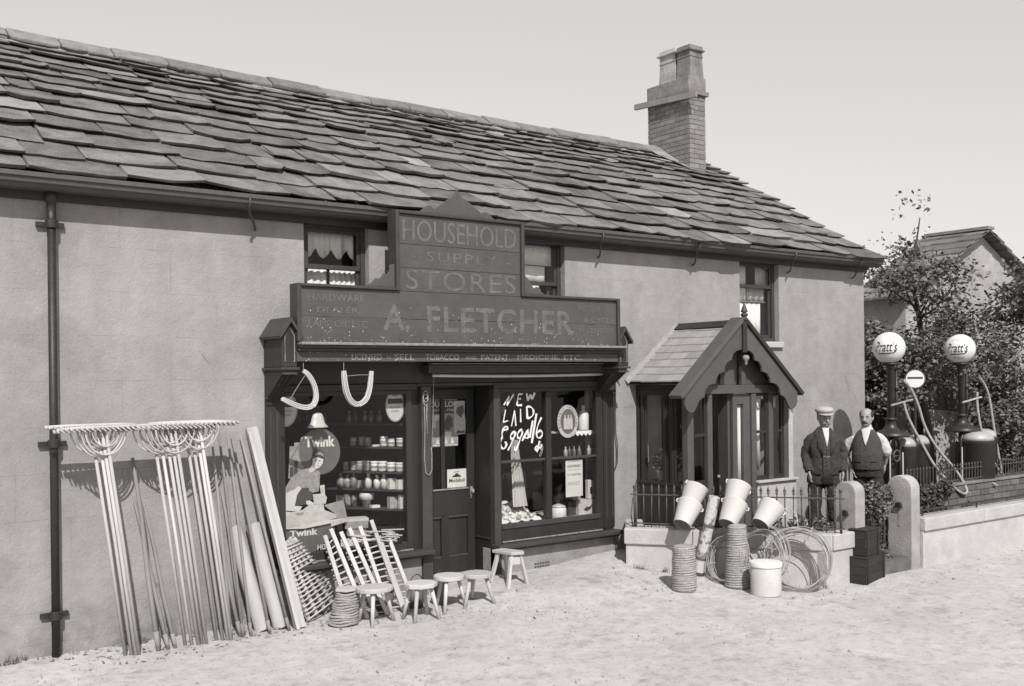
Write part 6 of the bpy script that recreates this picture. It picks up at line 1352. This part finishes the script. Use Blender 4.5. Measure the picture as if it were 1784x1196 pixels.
pump("petrol pump nearer the house end with a globe lettered Pratt's in dark script", 12.33, py, [[(12.48, py - .10, 2.19), (12.62, py - .12, 2.08), (12.76, py - .14, 1.85), (12.86, py - .16, 1.55), (13.02, py - .25, 1.24), (13.26, py - .35, .98), (13.36, py - .42, .80), (13.36, py - .5, .64), (13.22, py - .5, .62), (13.02, py - .45, .76), (12.86, py - .3, 1.02), (12.70, py - .2, 1.36), (12.52, py - .12, 1.70), (12.47, py - .10, 1.90)]], False)
pump("petrol pump at the right edge with a worn Pratt's globe", 14.09, py, [[(14.38, py - .10, 2.22), (14.52, py - .1, 2.13), (14.66, py - .1, 1.95), (14.75, py - .1, 1.6), (14.85, py - .12, 1.1), (14.95, py - .15, .7)], [(14.33, py - .10, 2.0), (14.32, py - .1, 1.85), (14.35, py - .12, 1.55), (14.45, py - .15, 1.20), (14.70, py - .2, .85), (14.95, py - .2, .66)]], True)
def tank(lab, x, r, ztop, yy=py):
    t = thing('oil_cabinet', lab, 'oil tank', (x, yy, .15), 'domed oil cabinets between the pumps')
    mb = MB(); mb.lathe([(r, 0), (r, ztop - .15 - .17), (r * 1.03, ztop - .15 - .16), (r * 1.03, ztop - .15 - .135), (r * .98, ztop - .15 - .13)], (x, yy, .15), 22); mb.build('body', 'tank', t, auto=40)
    mb = MB(); mb.lathe([(r * .98, ztop - .128), (r * .93, ztop - .08), (r * .78, ztop - .035), (r * .5, ztop - .008), (.01, ztop)], (x, yy, 0), 22); mb.build('domed_lid', 'tank_dome_sheen', t, smooth=True)  # lid paler than the body: painted sheen
    mb = MB(); mb.tube([(x - .03, yy - r * 1.0, .72), (x - .03, yy - r - .04, .70), (x + .02, yy - r - .05, .68)], .013, 6); mb.build('tap', 'wire', t)
    return t
tank('domed oil cabinet right beside the first pump', 12.66, .155, 1.41); tank('domed oil cabinet behind the crossing hoses', 13.10, .19, 1.42, py + .12); tank('broad domed oil cabinet under the second pump globe', 14.10, .235, 1.44, py - .22); tank('domed oil cabinet cut by the right edge', 14.70, .22, 1.45, py + .05)
sg = thing('round_sign', 'round white sign with a dark bar on a thin post between the pumps', 'sign', (12.89, py + .1, .15))
ux = Vector((.77, .64, 0)); ny = Vector((-.80, -.60, 0)).normalized(); ux = Vector((-ny.y, ny.x, 0)) * -1 if False else Vector((.60, -.80, 0)); c = Vector((12.91, py, 2.205))
def disc(r, d0, d1, name, mat):
    mb = MB(); mb.prism([(r * math.cos(a * .19635), r * math.sin(a * .19635)) for a in range(32)], lambda a, b, d: tuple(c + ux * a + Vector((0, 0, b)) + ny * d), d0, d1); return mb.build(name, mat, sg)
disc(.136, -.03, 0, 'rim', 'iron_grey'); disc(.120, .001, .008, 'face', 'white')
mb = MB(); mb.add([tuple(c + ux * a + Vector((0, 0, b)) + ny * .010) for a, b in ((-.10, .0), (.10, .0), (.10, .028), (-.10, .028))], [(0, 1, 2, 3)]); mb.build('bar', 'print_dark', sg, fix=False)
mb = MB(); mb.tube([c - ny * .05, c - ny * .05 + Vector((0, 0, -2.05))], .016, 8); mb.tube([c - ny * .05, c - ny * .05 + Vector((.42, .05, -.04))], .012, 6); mb.build('post', 'iron', sg)

# ================================================================== the two men
def limb(mb, pts, r, n=12, rb=None): mb.tube(pts, r, n, rb=rb)
def head(mb, z, y0=0.0, w=1.0):
    prof = [(-.055, .052, .055, .012), (-.02, .054, .060, .008), (.0, .044, .058, -.022), (.02, .058, .074, -.016), (.05, .068, .086, -.010), (.09, .073, .094, -.004), (.125, .076, .098, .0), (.16, .074, .096, .003), (.19, .063, .082, .005), (.213, .042, .055, .006), (.224, .016, .02, .006)]
    o = len(mb.v); n = 18
    for dz, rx, ry, dy in prof:
        for j in range(n):
            a = 2 * math.pi * j / n; mb.v.append((rx * w * math.cos(a), y0 + dy + ry * math.sin(a), z + dz))
    for i in range(len(prof) - 1):
        for j in range(n): mb.f.append((o + i * n + j, o + i * n + (j + 1) % n, o + (i + 1) * n + (j + 1) % n, o + (i + 1) * n + j))
    mb.f.append(tuple(o + j for j in range(n))[::-1]); mb.f.append(tuple(o + (len(prof) - 1) * n + j for j in range(n)))
    mb.tube([(0, y0 - .092, z + .125), (0, y0 - .108, z + .095), (0, y0 - .116, z + .075), (0, y0 - .098, z + .066)], [.009, .013, .017, .010], 8)     # nose
    mb.tube([(-.05, y0 - .082, z + .128), (0, y0 - .095, z + .130), (.05, y0 - .082, z + .128)], [.008, .012, .008], 8)                                       # brow
    for s in (-1, 1): mb.ball((s * .077 * w, y0 + .012, z + .10), .012, .022, .034, 8, 6)
    mb.ball((0, y0 - .088, z + .022), .026, .014, .016, 8, 6)
def hand(mb, w, d, side, curl=.5):
    """w wrist, d direction of the palm, fingers curl towards the body"""
    w = Vector(w); d = Vector(d).normalized(); fwd = Vector((0, -1, 0)); lat = d.cross(fwd).normalized(); inn = Vector((-side, -.2, 0)).normalized()
    kn = [w + d * .09 + Vector((0, (k - 1.5) * .021, 0)) for k in range(4)]
    mb.tube([w - d * .02, w + d * .03, w + d * .09], [.027, .036, .037], 10, rb=[.021, .017, .015], ref=(0, 1, 0))
    for k, L in enumerate((.066, .076, .072, .056)):
        a = kn[k]; b = a + d * L * .5 + inn * L * .12; c = b + d * L * .34 * (1 - curl * .4) + inn * L * .45 * curl; mb.tube([a - d * .02, a, b, c], [.0095, .0095, .0088, .007], 7)
    tb = w + d * .035 + Vector((0, -.033, 0)); mb.tube([w + d * .02 + Vector((0, -.02, 0)), tb, tb + d * .035 + Vector((0, -.014, 0)) + inn * .008, tb + d * .06 + inn * .018 + Vector((0, -.012, 0))], [.014, .013, .0105, .008], 7)
def local(t):
    return wm(t)
def place(mb, mt): mb.v = [tuple(mt @ Vector(v)) for v in mb.v]; return mb
def torso_patch(rings, zs, y_off, name, mat, parent, mt, th=.006, nx=7):
    """cloth laid on the front of an elliptical torso; zs = [(z, xl, xr)], rings = [(z, rx, ry, cy)]"""
    def surf(x, z):
        for i in range(len(rings) - 1):
            if rings[i][0] <= z <= rings[i + 1][0]:
                f = (z - rings[i][0]) / (rings[i + 1][0] - rings[i][0]); rx, ry, cy = [rings[i][k] * (1 - f) + rings[i + 1][k] * f for k in (1, 2, 3)]; break
        else: rx, ry, cy = rings[-1][1:]
        return cy - ry * math.sqrt(max(1 - (x / rx) ** 2, .02)) - y_off
    mb = MB(); k = len(zs)
    for z, xl, xr in zs:
        for i in range(nx): x = xl + (xr - xl) * i / (nx - 1); mb.v.append((x, surf(x, z), z))
    mb.f = [(j * nx + i, j * nx + i + 1, (j + 1) * nx + i + 1, (j + 1) * nx + i) for j in range(k - 1) for i in range(nx - 1)]
    place(mb, mt); o = mb.build(name, mat, parent, smooth=True, fix=False)
    md = o.modifiers.new('sol', 'SOLIDIFY'); md.thickness = th; md.offset = 0
    return o
def rings_mesh(mb, rings, n=24):
    o = len(mb.v)
    for z, rx, ry, cy in rings:
        for j in range(n):
            a = 2 * math.pi * j / n; c, s_ = math.cos(a), math.sin(a); mb.v.append((rx * math.copysign(abs(c) ** .85, c), cy + ry * math.copysign(abs(s_) ** .85, s_), z))
    for i in range(len(rings) - 1):
        for j in range(n): mb.f.append((o + i * n + j, o + i * n + (j + 1) % n, o + (i + 1) * n + (j + 1) % n, o + (i + 1) * n + j))
    mb.f.append(tuple(o + j for j in range(n))[::-1]); mb.f.append(tuple(o + (len(rings) - 1) * n + j for j in range(n)))
def man(x, y, z, yawd, scl, lab, kind):
    t = thing('person', lab, 'person', (x, y, z), 'two men standing by the gate'); mt = Matrix.Translation((x, y, z)) @ Matrix.Rotation(rad(yawd + (12 if kind == 'jacket' else -9)), 4, 'Z') @ Matrix.Rotation(rad(1.6 if kind == 'jacket' else -1.4), 4, 'Y') @ Matrix.Scale(scl, 4); t.matrix_basis = Matrix.Translation((x, y, z)) @ Matrix.Rotation(rad(yawd), 4, 'Z')
    A = kind == 'jacket'; HZ = 1.475
    TR_ = [(.86, .155, .11, .0), (.98, .16, .115, -.005), (1.10, .165, .115, -.01), (1.22, .175, .12, -.01), (1.30, .165, .11, -.002), (1.37, .12, .085, .008), (1.445, .085, .065, .01), (1.475, .056, .056, .012)]
    if not A: TR_ = [(.86, .185, .135, -.005), (.98, .192, .15, -.025), (1.10, .19, .15, -.028), (1.22, .18, .13, -.012), (1.30, .165, .11, -.002), (1.37, .12, .085, .008), (1.445, .075, .06, .01), (1.475, .056, .056, .012)]
    if A: arms = {-1: [(-.168, .01, 1.350), (-.222, .045, 1.11), (-.20, -.085, .90)], 1: [(.168, .01, 1.355), (.250, .03, 1.13), (.222, -.07, .905)]}
    else: arms = {-1: [(-.165, .01, 1.345), (-.30, .07, 1.12), (-.195, -.05, .92)], 1: [(.165, .01, 1.355), (.235, .06, 1.13), (.20, .14, .95)]}
    HY = Matrix.Translation((0, 0, HZ)) @ Matrix.Rotation(rad(9 if A else -7), 4, 'Z') @ Matrix.Rotation(rad(6 if A else 2), 4, 'X') @ Matrix.Rotation(rad(-4 if A else 3), 4, 'Y') @ Matrix.Scale(1.01, 4) @ Matrix.Translation((0, 0, -HZ))
    mh = mt @ HY
    mb = MB(); head(mb, HZ, w=1.04); place(mb, HY); rings_mesh(mb, [(q, a * .93, b * .93, c) for q, a, b, c in TR_])
    for s in (-1, 1):
        P = arms[s]; limb(mb, [Vector(P[0]) + Vector((-s * .03, 0, -.03)), Vector(P[0]).lerp(Vector(P[1]), .5), P[1], Vector(P[1]).lerp(Vector(P[2]), .4), P[2]], [.030, .042, .038, .037, .026])
        hand(mb, P[2], Vector(P[2]) - Vector(P[1]) + Vector((0, 0, -.12)), s)
        limb(mb, [(s * .09, 0, .88), (s * .10, -.005, .68), (s * .10, 0, .47), (s * .102, .015, .30), (s * .10, .02, .08)], [.085, .075, .055, .05, .036])
        limb(mb, [(s * .10, .05, .045), (s * .105, -.04, .045), (s * .11, -.15, .03)], [.04, .042, .028])
    place(mb, mt); mb.build('body', 'skin', t, remesh=.0065 * scl)
    # trousers
    mb = MB(); rings_mesh(mb, [(.80, .17, .125, .0), (.90, .178, .13, 0), (1.0, .178, .13, -.005)] if A else [(.80, .19, .14, .0), (.90, .20, .15, -.01), (1.0, .20, .158, -.02)])
    for s in (-1, 1): limb(mb, [(s * .088, 0, .88), (s * .10, -.005 - (s > 0) * .03, .66), (s * .105 + (s > 0) * .02, -.012 - (s > 0) * .05, .47), (s * .108 + (s > 0) * .03, .01 - (s > 0) * .04, .28), (s * .108 + (s > 0) * .03, .005 - (s > 0) * .03, .07)], [.102, .093, .082, .076, .082], 14)
    place(mb, mt); tr_ = mb.build('trousers', 'trousers', t, remesh=.009)
    tx = bpy.data.textures.get('cloth_folds') or bpy.data.textures.new('cloth_folds', 'CLOUDS'); md = tr_.modifiers.new('folds', 'DISPLACE'); md.texture = tx; md.strength = .030; md.mid_level = .5
    for s in (-1, 1):
        mb = MB(); limb(mb, [(s * .105, .06, .04), (s * .108, -.03, .055), (s * .112, -.11, .042), (s * .114, -.18, .028)], [.046, .052, .046, .03], 10); place(mb, mt); mb.build('boot', 'leather', t, smooth=True)
    if A:
        JR = [(.74, .200, .145, .01), (.84, .198, .145, .005), (.98, .186, .143, -.005), (1.10, .186, .143, -.01), (1.22, .188, .145, -.01), (1.30, .182, .138, -.002), (1.36, .158, .120, .006), (1.40, .126, .100, .012), (1.435, .092, .080, .016), (1.455, .072, .070, .018)]
        mb = MB(); rings_mesh(mb, JR)
        for s in (-1, 1):
            P = [Vector(p) for p in arms[s]]; limb(mb, [P[0] + Vector((-s * .06, 0, -.005)), P[0] + Vector((-s * .005, 0, -.045)), P[0].lerp(P[1], .32), P[0].lerp(P[1], .7), P[1], P[1].lerp(P[2], .5), P[2] + (P[2] - P[1]) * .03], [.050, .060, .063, .060, .060, .055, .052], 14)
        place(mb, mt); j = mb.build('jacket', 'suit', t, remesh=.009)
        tx = bpy.data.textures.get('cloth_folds') or bpy.data.textures.new('cloth_folds', 'CLOUDS'); tx.noise_scale = .085; tx.noise_depth = 3
        md = j.modifiers.new('folds', 'DISPLACE'); md.texture = tx; md.strength = .034; md.mid_level = .5
        torso_patch(JR, [(.74, -.05, .10), (.86, -.035, .075), (.95, -.04, .045), (1.05, -.045, .045), (1.15, -.048, .048), (1.25, -.052, .052), (1.35, -.055, .055), (1.43, -.05, .05)], .010, 'waistcoat', 'waistcoat', j, mt)
        torso_patch(JR, [(.735, -.085, .115), (.80, -.065, .10), (.86, -.045, .075), (.93, -.012, .03)], .014, 'trouser_front', 'suit_dark', j, mt)
        torso_patch(JR, [(1.22, -.005, .005), (1.30, -.018, .018), (1.36, -.030, .030), (1.42, -.038, .038), (1.452, -.044, .044)], .018, 'shirt_front', 'shirt', j, mt)
        torso_patch(JR, [(1.10, -.055, -.045), (1.22, -.11, -.045), (1.30, -.105, -.047), (1.33, -.085, -.048), (1.35, -.10, -.048), (1.43, -.065, -.052)], .020, 'lapel', 'suit', j, mt)
        torso_patch(JR, [(1.10, .045, .055), (1.22, .045, .11), (1.30, .047, .105), (1.33, .048, .085), (1.35, .048, .10), (1.43, .052, .065)], .020, 'lapel', 'suit', j, mt)
        for s in (-1, 1): torso_patch(JR, [(.86, s * .06, s * .15), (.872, s * .06, s * .15), (.90, s * .06, s * .15)], .018, 'pocket_flap', 'suit_dark', j, mt)
        torso_patch(JR, [(1.25, .085, .15), (1.262, .085, .15)], .016, 'pocket_welt', 'suit_dark', j, mt)
        mb = MB(); mb.tube([(-.045, -.165, 1.10), (.0, -.172, 1.085), (.045, -.165, 1.10)], .003, 5); place(mb, mt); mb.build('watch_chain', 'wire', j)
        for k in range(5): mb = MB(); mb.ball((0.0, -.166 - .002 * k, .98 + .05 * k), .008, n=8, k=5); place(mb, mt); mb.build('button', 'leather', j, smooth=True)
        mb = MB(); mb.tube([(-.05 + .1 * i / 8, -.10 + .03 * (abs(i - 4) / 4) ** 2, HZ + .045 - .012 * (abs(i - 4) / 4) ** 2) for i in range(9)], [.005, .009, .012, .012, .011, .012, .012, .009, .005], 8); place(mb, mh); mb.build('moustache', 'grey_hair', t, smooth=True)
        # flat cap
        mb = MB(); mb.lathe([(.082, .152), (.090, .165), (.108, .185), (.114, .20), (.104, .222), (.07, .238), (.02, .243)], (0, .01, HZ - .0), 22, ry=1.18); mb.v = [(a, b - (c - HZ - .15) * .25, c) for a, b, c in mb.v]; place(mb, mh); cp = mb.build('cap', 'cap', t, smooth=True)
        mb = MB(); mb.add([(.085 * math.cos(math.pi + math.pi * i / 10), -.045 + rr_ * math.sin(math.pi + math.pi * i / 10), HZ + zz) for rr_, zz in ((.06, .166), (.118, .150)) for i in range(11)], [(i, i + 1, i + 12, i + 11) for i in range(10)]); place(mb, mh)
        pk = mb.build('peak', 'cap', cp, smooth=True, fix=False); md = pk.modifiers.new('sol', 'SOLIDIFY'); md.thickness = .008
        mb = MB(); mb.lathe([(.079, .095), (.081, .12), (.081, .155), (.07, .165)], (0, .02, HZ), 18, ry=1.2); mb.v = [(a, max(b, -.012), c) for a, b, c in mb.v]; place(mb, mh); mb.build('hair', 'grey_hair', t, smooth=True)
    else:
        VR = [(.90, .196, .165, -.02), (.98, .197, .168, -.026), (1.10, .196, .164, -.028), (1.22, .190, .148, -.015), (1.31, .172, .126, -.004), (1.37, .140, .104, .006), (1.42, .095, .08, .012)]
        mb = MB(); rings_mesh(mb, [(q, a * .90, b * .90, c) for q, a, b, c in VR] + [(1.455, .072, .068, .014), (1.49, .060, .062, .010)])
        for s in (-1, 1):
            P = [Vector(p) for p in arms[s]]; limb(mb, [P[0] + Vector((-s * .06, 0, -.005)), P[0] + Vector((-s * .005, 0, -.045)), P[0].lerp(P[1], .4), P[0].lerp(P[1], .75), P[1], P[1].lerp(P[2], .22), P[1].lerp(P[2], .30)], [.046, .056, .064, .070, .070, .064, .054], 14)
        place(mb, mt); sh = mb.build('shirt', 'shirt', t, remesh=.009)
        tx = bpy.data.textures.get('cloth_folds') or bpy.data.textures.new('cloth_folds', 'CLOUDS'); md = sh.modifiers.new('folds', 'DISPLACE'); md.texture = tx; md.strength = .022; md.mid_level = .5
        mb = MB(); rings_mesh(mb, VR); place(mb, mt); v = mb.build('waistcoat', 'waistcoat', t, remesh=.009)
        torso_patch(VR, [(1.22, -.005, .005), (1.28, -.022, .022), (1.34, -.040, .040), (1.40, -.055, .055), (1.43, -.06, .06)], .012, 'shirt_front', 'shirt', v, mt)
        for k in range(5): mb = MB(); mb.ball((0.004, -.198 + .006 * (k if k < 3 else k * .9) , .95 + .055 * k), .008, n=8, k=5); place(mb, mt); mb.build('button', 'leather', v, smooth=True)
        for s in (-1, 1): torso_patch(VR, [(1.00, s * .06, s * .14), (1.012, s * .06, s * .14)], .010, 'pocket_welt', 'suit_dark', v, mt)
        mb = MB(); mb.tube([(-.04 + .08 * i / 8, -.105 + .02 * (abs(i - 4) / 4) ** 2, HZ + .047 - .008 * (abs(i - 4) / 4) ** 2) for i in range(9)], [.004, .008, .010, .010, .009, .010, .010, .008, .004], 8); place(mb, mh); mb.build('moustache', 'hair', t, smooth=True)
        mb = MB()
        for s in (-1, 1): mb.ball((s * .068, .012, HZ + .145), .022, .062, .050, 10, 7)
        mb.ball((0, .075, HZ + .12), .062, .035, .07, 12, 8); mb.ball((0, .055, HZ + .185), .05, .045, .035, 10, 7); place(mb, mh); mb.build('hair', 'hair', t, smooth=True)
    for s in (-1, 1):
        mb = MB(); mb.ball((s * .030, -.086, HZ + .108), .012, .008, .007, 10, 6); place(mb, mh); mb.build('eye', 'hair', t, smooth=True)
        mb = MB(); mb.tube([(s * .014, -.098, HZ + .130), (s * .032, -.096, HZ + .134), (s * .05, -.084, HZ + .128)], [.004, .005, .003], 6); place(mb, mh); mb.build('eyebrow', 'grey_hair' if A else 'hair', t, smooth=True)
    mb = MB(); mb.tube([(-.022, -.094, HZ + .031), (0, -.100, HZ + .033), (.022, -.094, HZ + .031)], [.003, .0045, .003], 6); place(mb, mh); mb.build('mouth', 'skin_dark', t, smooth=True)
    return t
man(10.87, -1.06, .155, -53, 1.0, 'older man in flat cap and dark suit standing with arms hanging by the porch', 'jacket')
man(11.66, -1.22, .155, -53, .985, 'balding man in shirtsleeves and dark waistcoat standing behind the hedge', 'waistcoat')
# ================================================================== beyond the garden
barn = thing('barn', 'stone barn with stone slate roof behind the trees at the right', 'barn', (22.4, 4.4, .0))
bx0, bx1, by0, by1, bze, bzr = 19.9, 25.9, 3.5, 4.7, 4.0, 5.54; bxm = (bx0 + bx1) / 2
mb = MB(); mb.prism([(bx0, -.2), (bx1, -.2), (bx1, bze), (bxm, bzr), (bx0, bze)], lambda a, b, d: (a, d, b), by0, by1); mb.build('wall', 'barn_wall', barn)
bs = (bzr - bze) / (bxm - bx0)
rr = random.Random(77); N = 10; wd = (bxm - bx0 + .35)
rest = MB()
for side in (-1, 1):
    for r in range(N):
        e0 = wd * (1 - r / N); e1 = max(e0 - wd / N * 1.6, 0.0); y = by0 - .28
        while y < by1:
            w = rr.uniform(.45, .95); y1 = min(y + w, by1 + .1); j = rr.uniform(-.03, .03); th = rr.uniform(.04, .06); lf = .06 + rr.uniform(0, .02); P = []
            for e, n in ((e0 + j, lf), (e1, .01)):
                for dz in (0, th): P += [(bxm + side * e, y + .008, bzr - bs * e + n + dz), (bxm + side * e, y1 - .008, bzr - bs * e + n + dz)]
            F = [(0, 1, 3, 2), (4, 6, 7, 5), (0, 4, 5, 1), (2, 3, 7, 6), (0, 2, 6, 4), (1, 5, 7, 3)]
            if side < 0: m1 = MB(); m1.add(P, F); m1.build('slate', 'barn_slate', barn)
            else: rest.add(P, F)
            y = y1
rest.build('slate_bed', 'barn_slate', barn, kind='stuff')
mb = MB(); mb.beam((bxm, by0 - .3, bzr + .08), (bxm, by1 + .1, bzr + .08), .28, .07); mb.build('ridge', 'ridge_stone', barn)
win = pbox('window', 'interior_dark', barn, (23.2, 24.0, by0 - .01, by0 + .1, 1.6, 2.7), bevel=0); pbox('frame', 'offwhite', win, (23.18, 23.24, by0 - .03, by0 - .011, 1.6, 2.7), (23.96, 24.02, by0 - .03, by0 - .011, 1.6, 2.7), (23.24, 23.96, by0 - .03, by0 - .011, 2.1, 2.16), (23.18, 24.02, by0 - .03, by0 - .011, 2.701, 2.78), bevel=0)
# low outhouse between house and barn: boarded front, pale lean-to roof
sh = thing('shed', 'boarded outhouse with a pale lean-to roof behind the first petrol pump', 'shed', (15.6, .6, .1))
A0 = Vector((14.62, .95, 0)); A1 = Vector((17.2, .05, 0)); ad = (A1 - A0).normalized(); an = Vector((ad.y, -ad.x, 0)); L = (A1 - A0).length
if an.y > 0: an = -an
k = 0; s = 0
while s < L - .1:
    w = U(.14, .19); p = A0 + ad * s; q = A0 + ad * (s + w - .008); zt = 2.35 - .10 * s; mb = MB(); of = an * U(0, .012)
    P = [p + of, q + of, q + of - an * .02, p + of - an * .02]; mb.add([(v.x, v.y, z) for z in (.1, 0) for v in P][:4] + [(v.x, v.y, zt) for v in P], [(3, 2, 1, 0), (4, 5, 6, 7), (0, 1, 5, 4), (1, 2, 6, 5), (2, 3, 7, 6), (3, 0, 4, 7)])
    if s > .55: mb.build('board', 'shed_board', sh)
    s += w
def sq(s, o, z): v = A0 + ad * s + an * o; return (v.x, v.y, z)
mb = MB(); mb.add([sq(.0, .02, .1), sq(.55, .02, .1), sq(.55, .02, 2.0), sq(.0, .02, 2.0)], [(0, 1, 2, 3)]); mb.build('doorway', 'interior_dark', sh, fix=False)
mb = MB(); mb.add([sq(-1.4, .18, 1.93), sq(.62, .18, 1.86), sq(.66, -1.3, 2.75), sq(-1.4, -1.3, 2.85)] + [sq(-1.4, .18, 1.89), sq(.62, .18, 1.82), sq(.66, -1.3, 2.71), sq(-1.4, -1.3, 2.81)], [(0, 1, 2, 3), (7, 6, 5, 4), (0, 4, 5, 1), (1, 5, 6, 2), (2, 6, 7, 3), (3, 7, 4, 0)]); mb.build('lean_to_roof', 'shed_roof', sh)
mb = MB(); mb.add([sq(.5, .12, 2.33), sq(L + .2, .12, 2.08), sq(L + .2, -1.6, 2.9), sq(.5, -1.6, 3.0)], [(0, 1, 2, 3)]); o = mb.build('roof', 'barn_slate', sh, fix=False); md = o.modifiers.new('s', 'SOLIDIFY'); md.thickness = .05
mb = MB(); mb.add([sq(-.02, -.03, .1), sq(L, -.03, .1), sq(L, -.03, 2.0), sq(-.02, -.03, 2.2)], [(0, 1, 2, 3)]); mb.build('back_wall', 'interior_dark', sh, fix=False)
mb = MB(); mb.add([sq(1.0, .25, .1), sq(1.9, .25, .1), sq(1.85, .22, 1.62), sq(1.05, .22, 1.70)], [(0, 1, 2, 3)]); o = tag(mb.build('leaning_sheet', 'shed_roof', fix=False), 'pale sheet leaning on the boarded outhouse behind the hoses', 'sheet'); md = o.modifiers.new('s', 'SOLIDIFY'); md.thickness = .02
mb = MB(); mb.add([sq(2.1, .35, .1), sq(2.45, .35, .1), sq(2.44, .3, 1.55), sq(2.12, .3, 1.55)], [(0, 1, 2, 3)]); o = tag(mb.build('leaning_door', 'shed_roof', fix=False), 'narrow pale door leaning beside the outhouse', 'door'); md = o.modifiers.new('s', 'SOLIDIFY'); md.thickness = .03
# trees: tapered trunk, forking limbs, leaves in loose clumps on the twigs
def tree(lab, base, h, spread, seed, nleaf, ls, limbs=7, lean=(0, 0), mats=('leaf', 'leaf_dark', 'leaf_pale'), lo=.28, tw=1.0):
    rr = random.Random(seed); t = thing('tree', lab, 'tree', base, 'garden trees at the right'); B = Vector(base); wood = MB(); tips = []
    top = B + Vector((lean[0], lean[1], h)); P = [B.lerp(top, f) + Vector((rr.uniform(-.08, .08), rr.uniform(-.08, .08), 0)) * (f > 0) for f in (0, .2, .4, .6, .8, 1)]
    wood.tube(P, [.10, .085, .07, .05, .03, .01], 8); tips += [P[-1], P[-2]]
    for k in range(limbs):
        f = rr.uniform(lo, .9); a = B.lerp(top, f); an = k * 2.4 + rr.uniform(-.4, .4); r = spread * (1.15 - f * .6) * rr.uniform(.7, 1.1)
        b = a + Vector((r * .5 * math.cos(an), r * .5 * math.sin(an), r * rr.uniform(.15, .5))); c = a + Vector((r * math.cos(an + .15), r * math.sin(an + .15), r * rr.uniform(.3, .9))); wood.tube([a, b, c], [.04 * (1.2 - f), .028 * (1.2 - f), .008], 6); tips += [b.lerp(c, .4), c]
        for q in range(3):
            s_ = b.lerp(c, rr.uniform(.1, 1)); e = s_ + Vector((rr.uniform(-.5, .5), rr.uniform(-.5, .5), rr.uniform(-.15, .55))) * spread * .45; wood.tube([s_, s_.lerp(e, .5) + Vector((0, 0, .04)), e], [.014, .01, .004], 5); tips += [s_.lerp(e, .6), e]
    wood.build('trunk', 'bark', t, smooth=True)
    cl = [[], [], []]
    for p in tips:
        for q in range(3):
            s_ = rr.uniform(.12, .30) * tw; cl[rr.choice((0, 0, 1, 1, 2))].append((p.x + rr.gauss(0, .16), p.y + rr.gauss(0, .16), p.z + rr.gauss(0, .13), s_, s_, s_ * .75))
    for i, c in enumerate(cl):
        if c: foliage('crown', mats[i], t, c, int(nleaf * len(c) / sum(map(len, cl))), ls, seed + i)
    return t
tree('small leafy fruit tree before the barn gable behind the second pump', (16.0, -.35, .1), 3.15, 1.05, 101, 6500, .034, 8, (.1, .1), lo=.45, tw=1.0)
tree('tree with a bent dark trunk between the two pump globes', (14.55, -.45, .1), 2.7, .8, 102, 3200, .032, 8, (-.25, .2), lo=.55)
tree('thin tall tree rising to the skyline left of the barn ridge', (16.4, 1.0, .1), 4.9, 1.0, 103, 3400, .038, 8, (-.1, 0), lo=.55)
tree('bushy tree against the house end below the barn eaves', (14.9, .45, .1), 2.9, .75, 104, 4200, .034, 8, (-.15, .1), lo=.58, tw=1.0)
tree('tree at the right edge in front of the barn gable', (18.0, -.5, .1), 4.8, 1.1, 105, 5200, .038, 7, (.1, 0), lo=.5)
tree('low bush of leaves behind the second pump', (16.0, -.75, .1), 1.7, .65, 106, 4800, .034, 8, (.1, 0), lo=.2)
tree('dark tree beyond the barn at the far right', (21.5, -.9, .1), 5.0, 1.3, 107, 5000, .045, 9, (0, 0), lo=.25, tw=1.3)
# far hedge line closing the view past the house end
fh = thing('hedge', 'far hedge seen in the gap beside the house end', 'hedge', (21, 1.5, 0)); rr = random.Random(88)
foliage('leaves', 'leaf_dark', fh, [(rr.uniform(16.5, 34), rr.uniform(1.0, 2.4), rr.uniform(.3, 1.7), .6, .4, .45) for i in range(60)], 9000, .07, 89)
